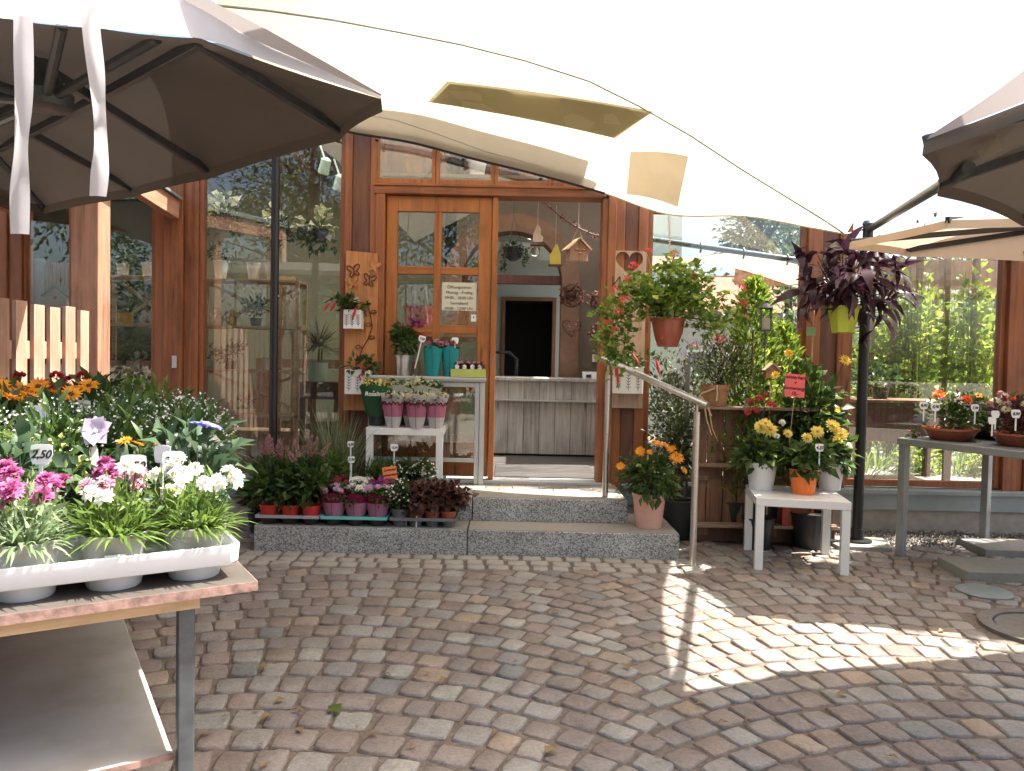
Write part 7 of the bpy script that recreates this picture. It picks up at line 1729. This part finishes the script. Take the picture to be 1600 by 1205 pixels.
for i, (x, y, h, r) in enumerate(((5.2, 13.5, 3.6, 1.7), (9.0, 14.5, 4.2, 2.2), (6.9, 13.0, 2.7, 1.3))):
    tree((x, y, 0), h, r, ('bushy tree filling the view behind the vines', 'bushy tree at the far right behind the vines', 'small tree between the two garden trees')[i], n=2200, L=.16, W_=.08, trunk=.08, lf_='vine' if i == 2 else 'tree', base=.08, clumps=40)
# low dark chest inside the right window
x0 = P(1335, 690, 6.5).x; t = thing('dark_chest', 'dark brown chest inside the window between mast and metal table', 'chest', (x0, 6.5, .30)); b = MB(); b.box(0, .85, 0, .4, P(1400, 690, 6.5).z - .30, P(1400, 625, 6.5).z - .30 - .03); b.build('body', M['wood_dark'], t, False, .005); b = MB(); b.box(-.02, .87, -.02, .42, P(1400, 625, 6.5).z - .33 + .003, P(1400, 625, 6.5).z - .30); b.build('lid', M['old_wood'], t, False, .004)
for xx in (.04, .81):
    for yy in (.04, .36):
        b = MB(); b.box(xx - .025, xx + .025, yy - .025, yy + .025, 0, P(1400, 690, 6.5).z - .301); b.build('leg', M['wood_dark'], t)
lb = LB(); q = plant('dark_pot_plant', 'dark leaved plants standing on the brown chest', 'potted plant', (x0 + .3, 6.7, P(1400, 625, 6.5).z)); pot_part(q, .07, .055, .1, 'dark_pot'); lb.bush((0, 0, .17), (.26, .15, .10), 260, .07, .035); lb.build('foliage', LF['dark'], q)
# steel rail with hooks, second sail, tree and red roof behind the middle window
a, c = P(1004, 372, 7.6), P(1262, 409, 7.3)
t = thing('hook_rail', 'sloping dark steel rail with black hooks behind the middle window', 'rail', a); b = MB(); b.tube([(0, 0, 0), c - a], .028, 10); b.build('rail', M['grey_metal'], t, True)
for u in (.06, .36, .62, .88):
    q = (c - a) * u; b = MB(); b.tube([q + Vector((0, 0, .04)), q + Vector((0, -.04, 0)), q + Vector((0, 0, -.06))], .010, 6); b.build('hook', M['black_metal'], t, True)
pts = [[P(1000, 398, 7.6), P(1080, 402, 7.5), P(1160, 392, 7.4), P(1250, 412, 7.3)], [P(1000, 428, 8.3), P(1080, 412, 8.2), P(1160, 425, 8.1), P(1250, 452, 8.0)], [P(1000, 426, 9.3), P(1080, 412, 9.3), P(1160, 422, 9.3), P(1250, 436, 9.3)]]
o0_ = pts[0][0].copy(); t = thing('second_sail', 'slack off-white sail hanging from the rail behind the middle window', 'shade sail', o0_); b = grid_mb(surface(pts, 4) - np.array(o0_)); b.build('cloth', M['ecru'], t, True)
p = P(1185, 470, 17); tree((p.x, 17, 0), 6.0, 1.0, 'airy bluish tree far behind the middle window', n=1500, L=.2, W_=.09, clumps=34, base=.45)
p = P(1232, 470, 21); tree((p.x, 21, 0), 7.0, 1.3, 'second airy tree further behind the middle window', n=1600, L=.22, W_=.10, clumps=34, base=.4)
M['roof_red'] = m_plain('red_roof_tiles', (.30, .13, .09), .8, 0, .2, 30); M['house_wall'] = m_plain('house_render', (.50, .47, .42), .85, 0, .06, 3)
p = P(1090, 470, 24); t = thing('neighbour_house', 'small house with red tiled roof far behind the middle window', 'house', (p.x, 24, 0))
zt_ = P(1090, 432, 24).z; b = MB(); b.box(-2.6, 2.8, 0, 5, 0, zt_ - 1.0); b.build('wall', M['house_wall'], t); b = MB(); b.prism([(-2.9, -.3, zt_ - 1.1), (3.1, -.3, zt_ - 1.1), (3.1, 2.5, zt_ + .2), (-2.9, 2.5, zt_ + .2)], (0, .1, .12)); b.prism([(-2.9, 5.3, zt_ - 1.1), (3.1, 5.3, zt_ - 1.1), (3.1, 2.62, zt_ + .2), (-2.9, 2.62, zt_ + .2)], (0, -.1, .12)); b.build('roof', M['roof_red'], t)
for x in (-1.6, .2, 1.8):
    b = MB(); b.box(x - .5, x + .5, -.04, 0, .7, 1.7); w_ = b.build('window', M['white'], t); b = MB(); b.box(x - .44, x + .44, -.05, -.041, .76, 1.64); b.build('pane', M['glass'], w_)
for i, (x, y, h, r) in enumerate(((1.75, 8.6, 1.25, .5), (2.6, 9.6, 1.5, .7), (3.9, 10.6, 1.2, .7), (5.4, 10.2, 1.6, .9), (7.5, 11.5, 1.9, 1.1))):
    t = thing('garden_shrub', ('dark shrub low behind the middle window', 'green shrub behind the conifers through the glass', 'round shrub beyond the path', 'shrub beyond the vines', 'large shrub at the far right garden edge')[i], 'shrub', (x, y, 0)); lb = LB(); lb.bush((0, 0, h / 2), (r, r * .8, h / 2), 900, .09, .045, clumps=28); lb.build('foliage', LF['tree'], t); b = MB(); b.tube([(0, 0, 0), (0, 0, h * .6)], [.03, .01], 6); b.build('stem', LF['bark'], t)
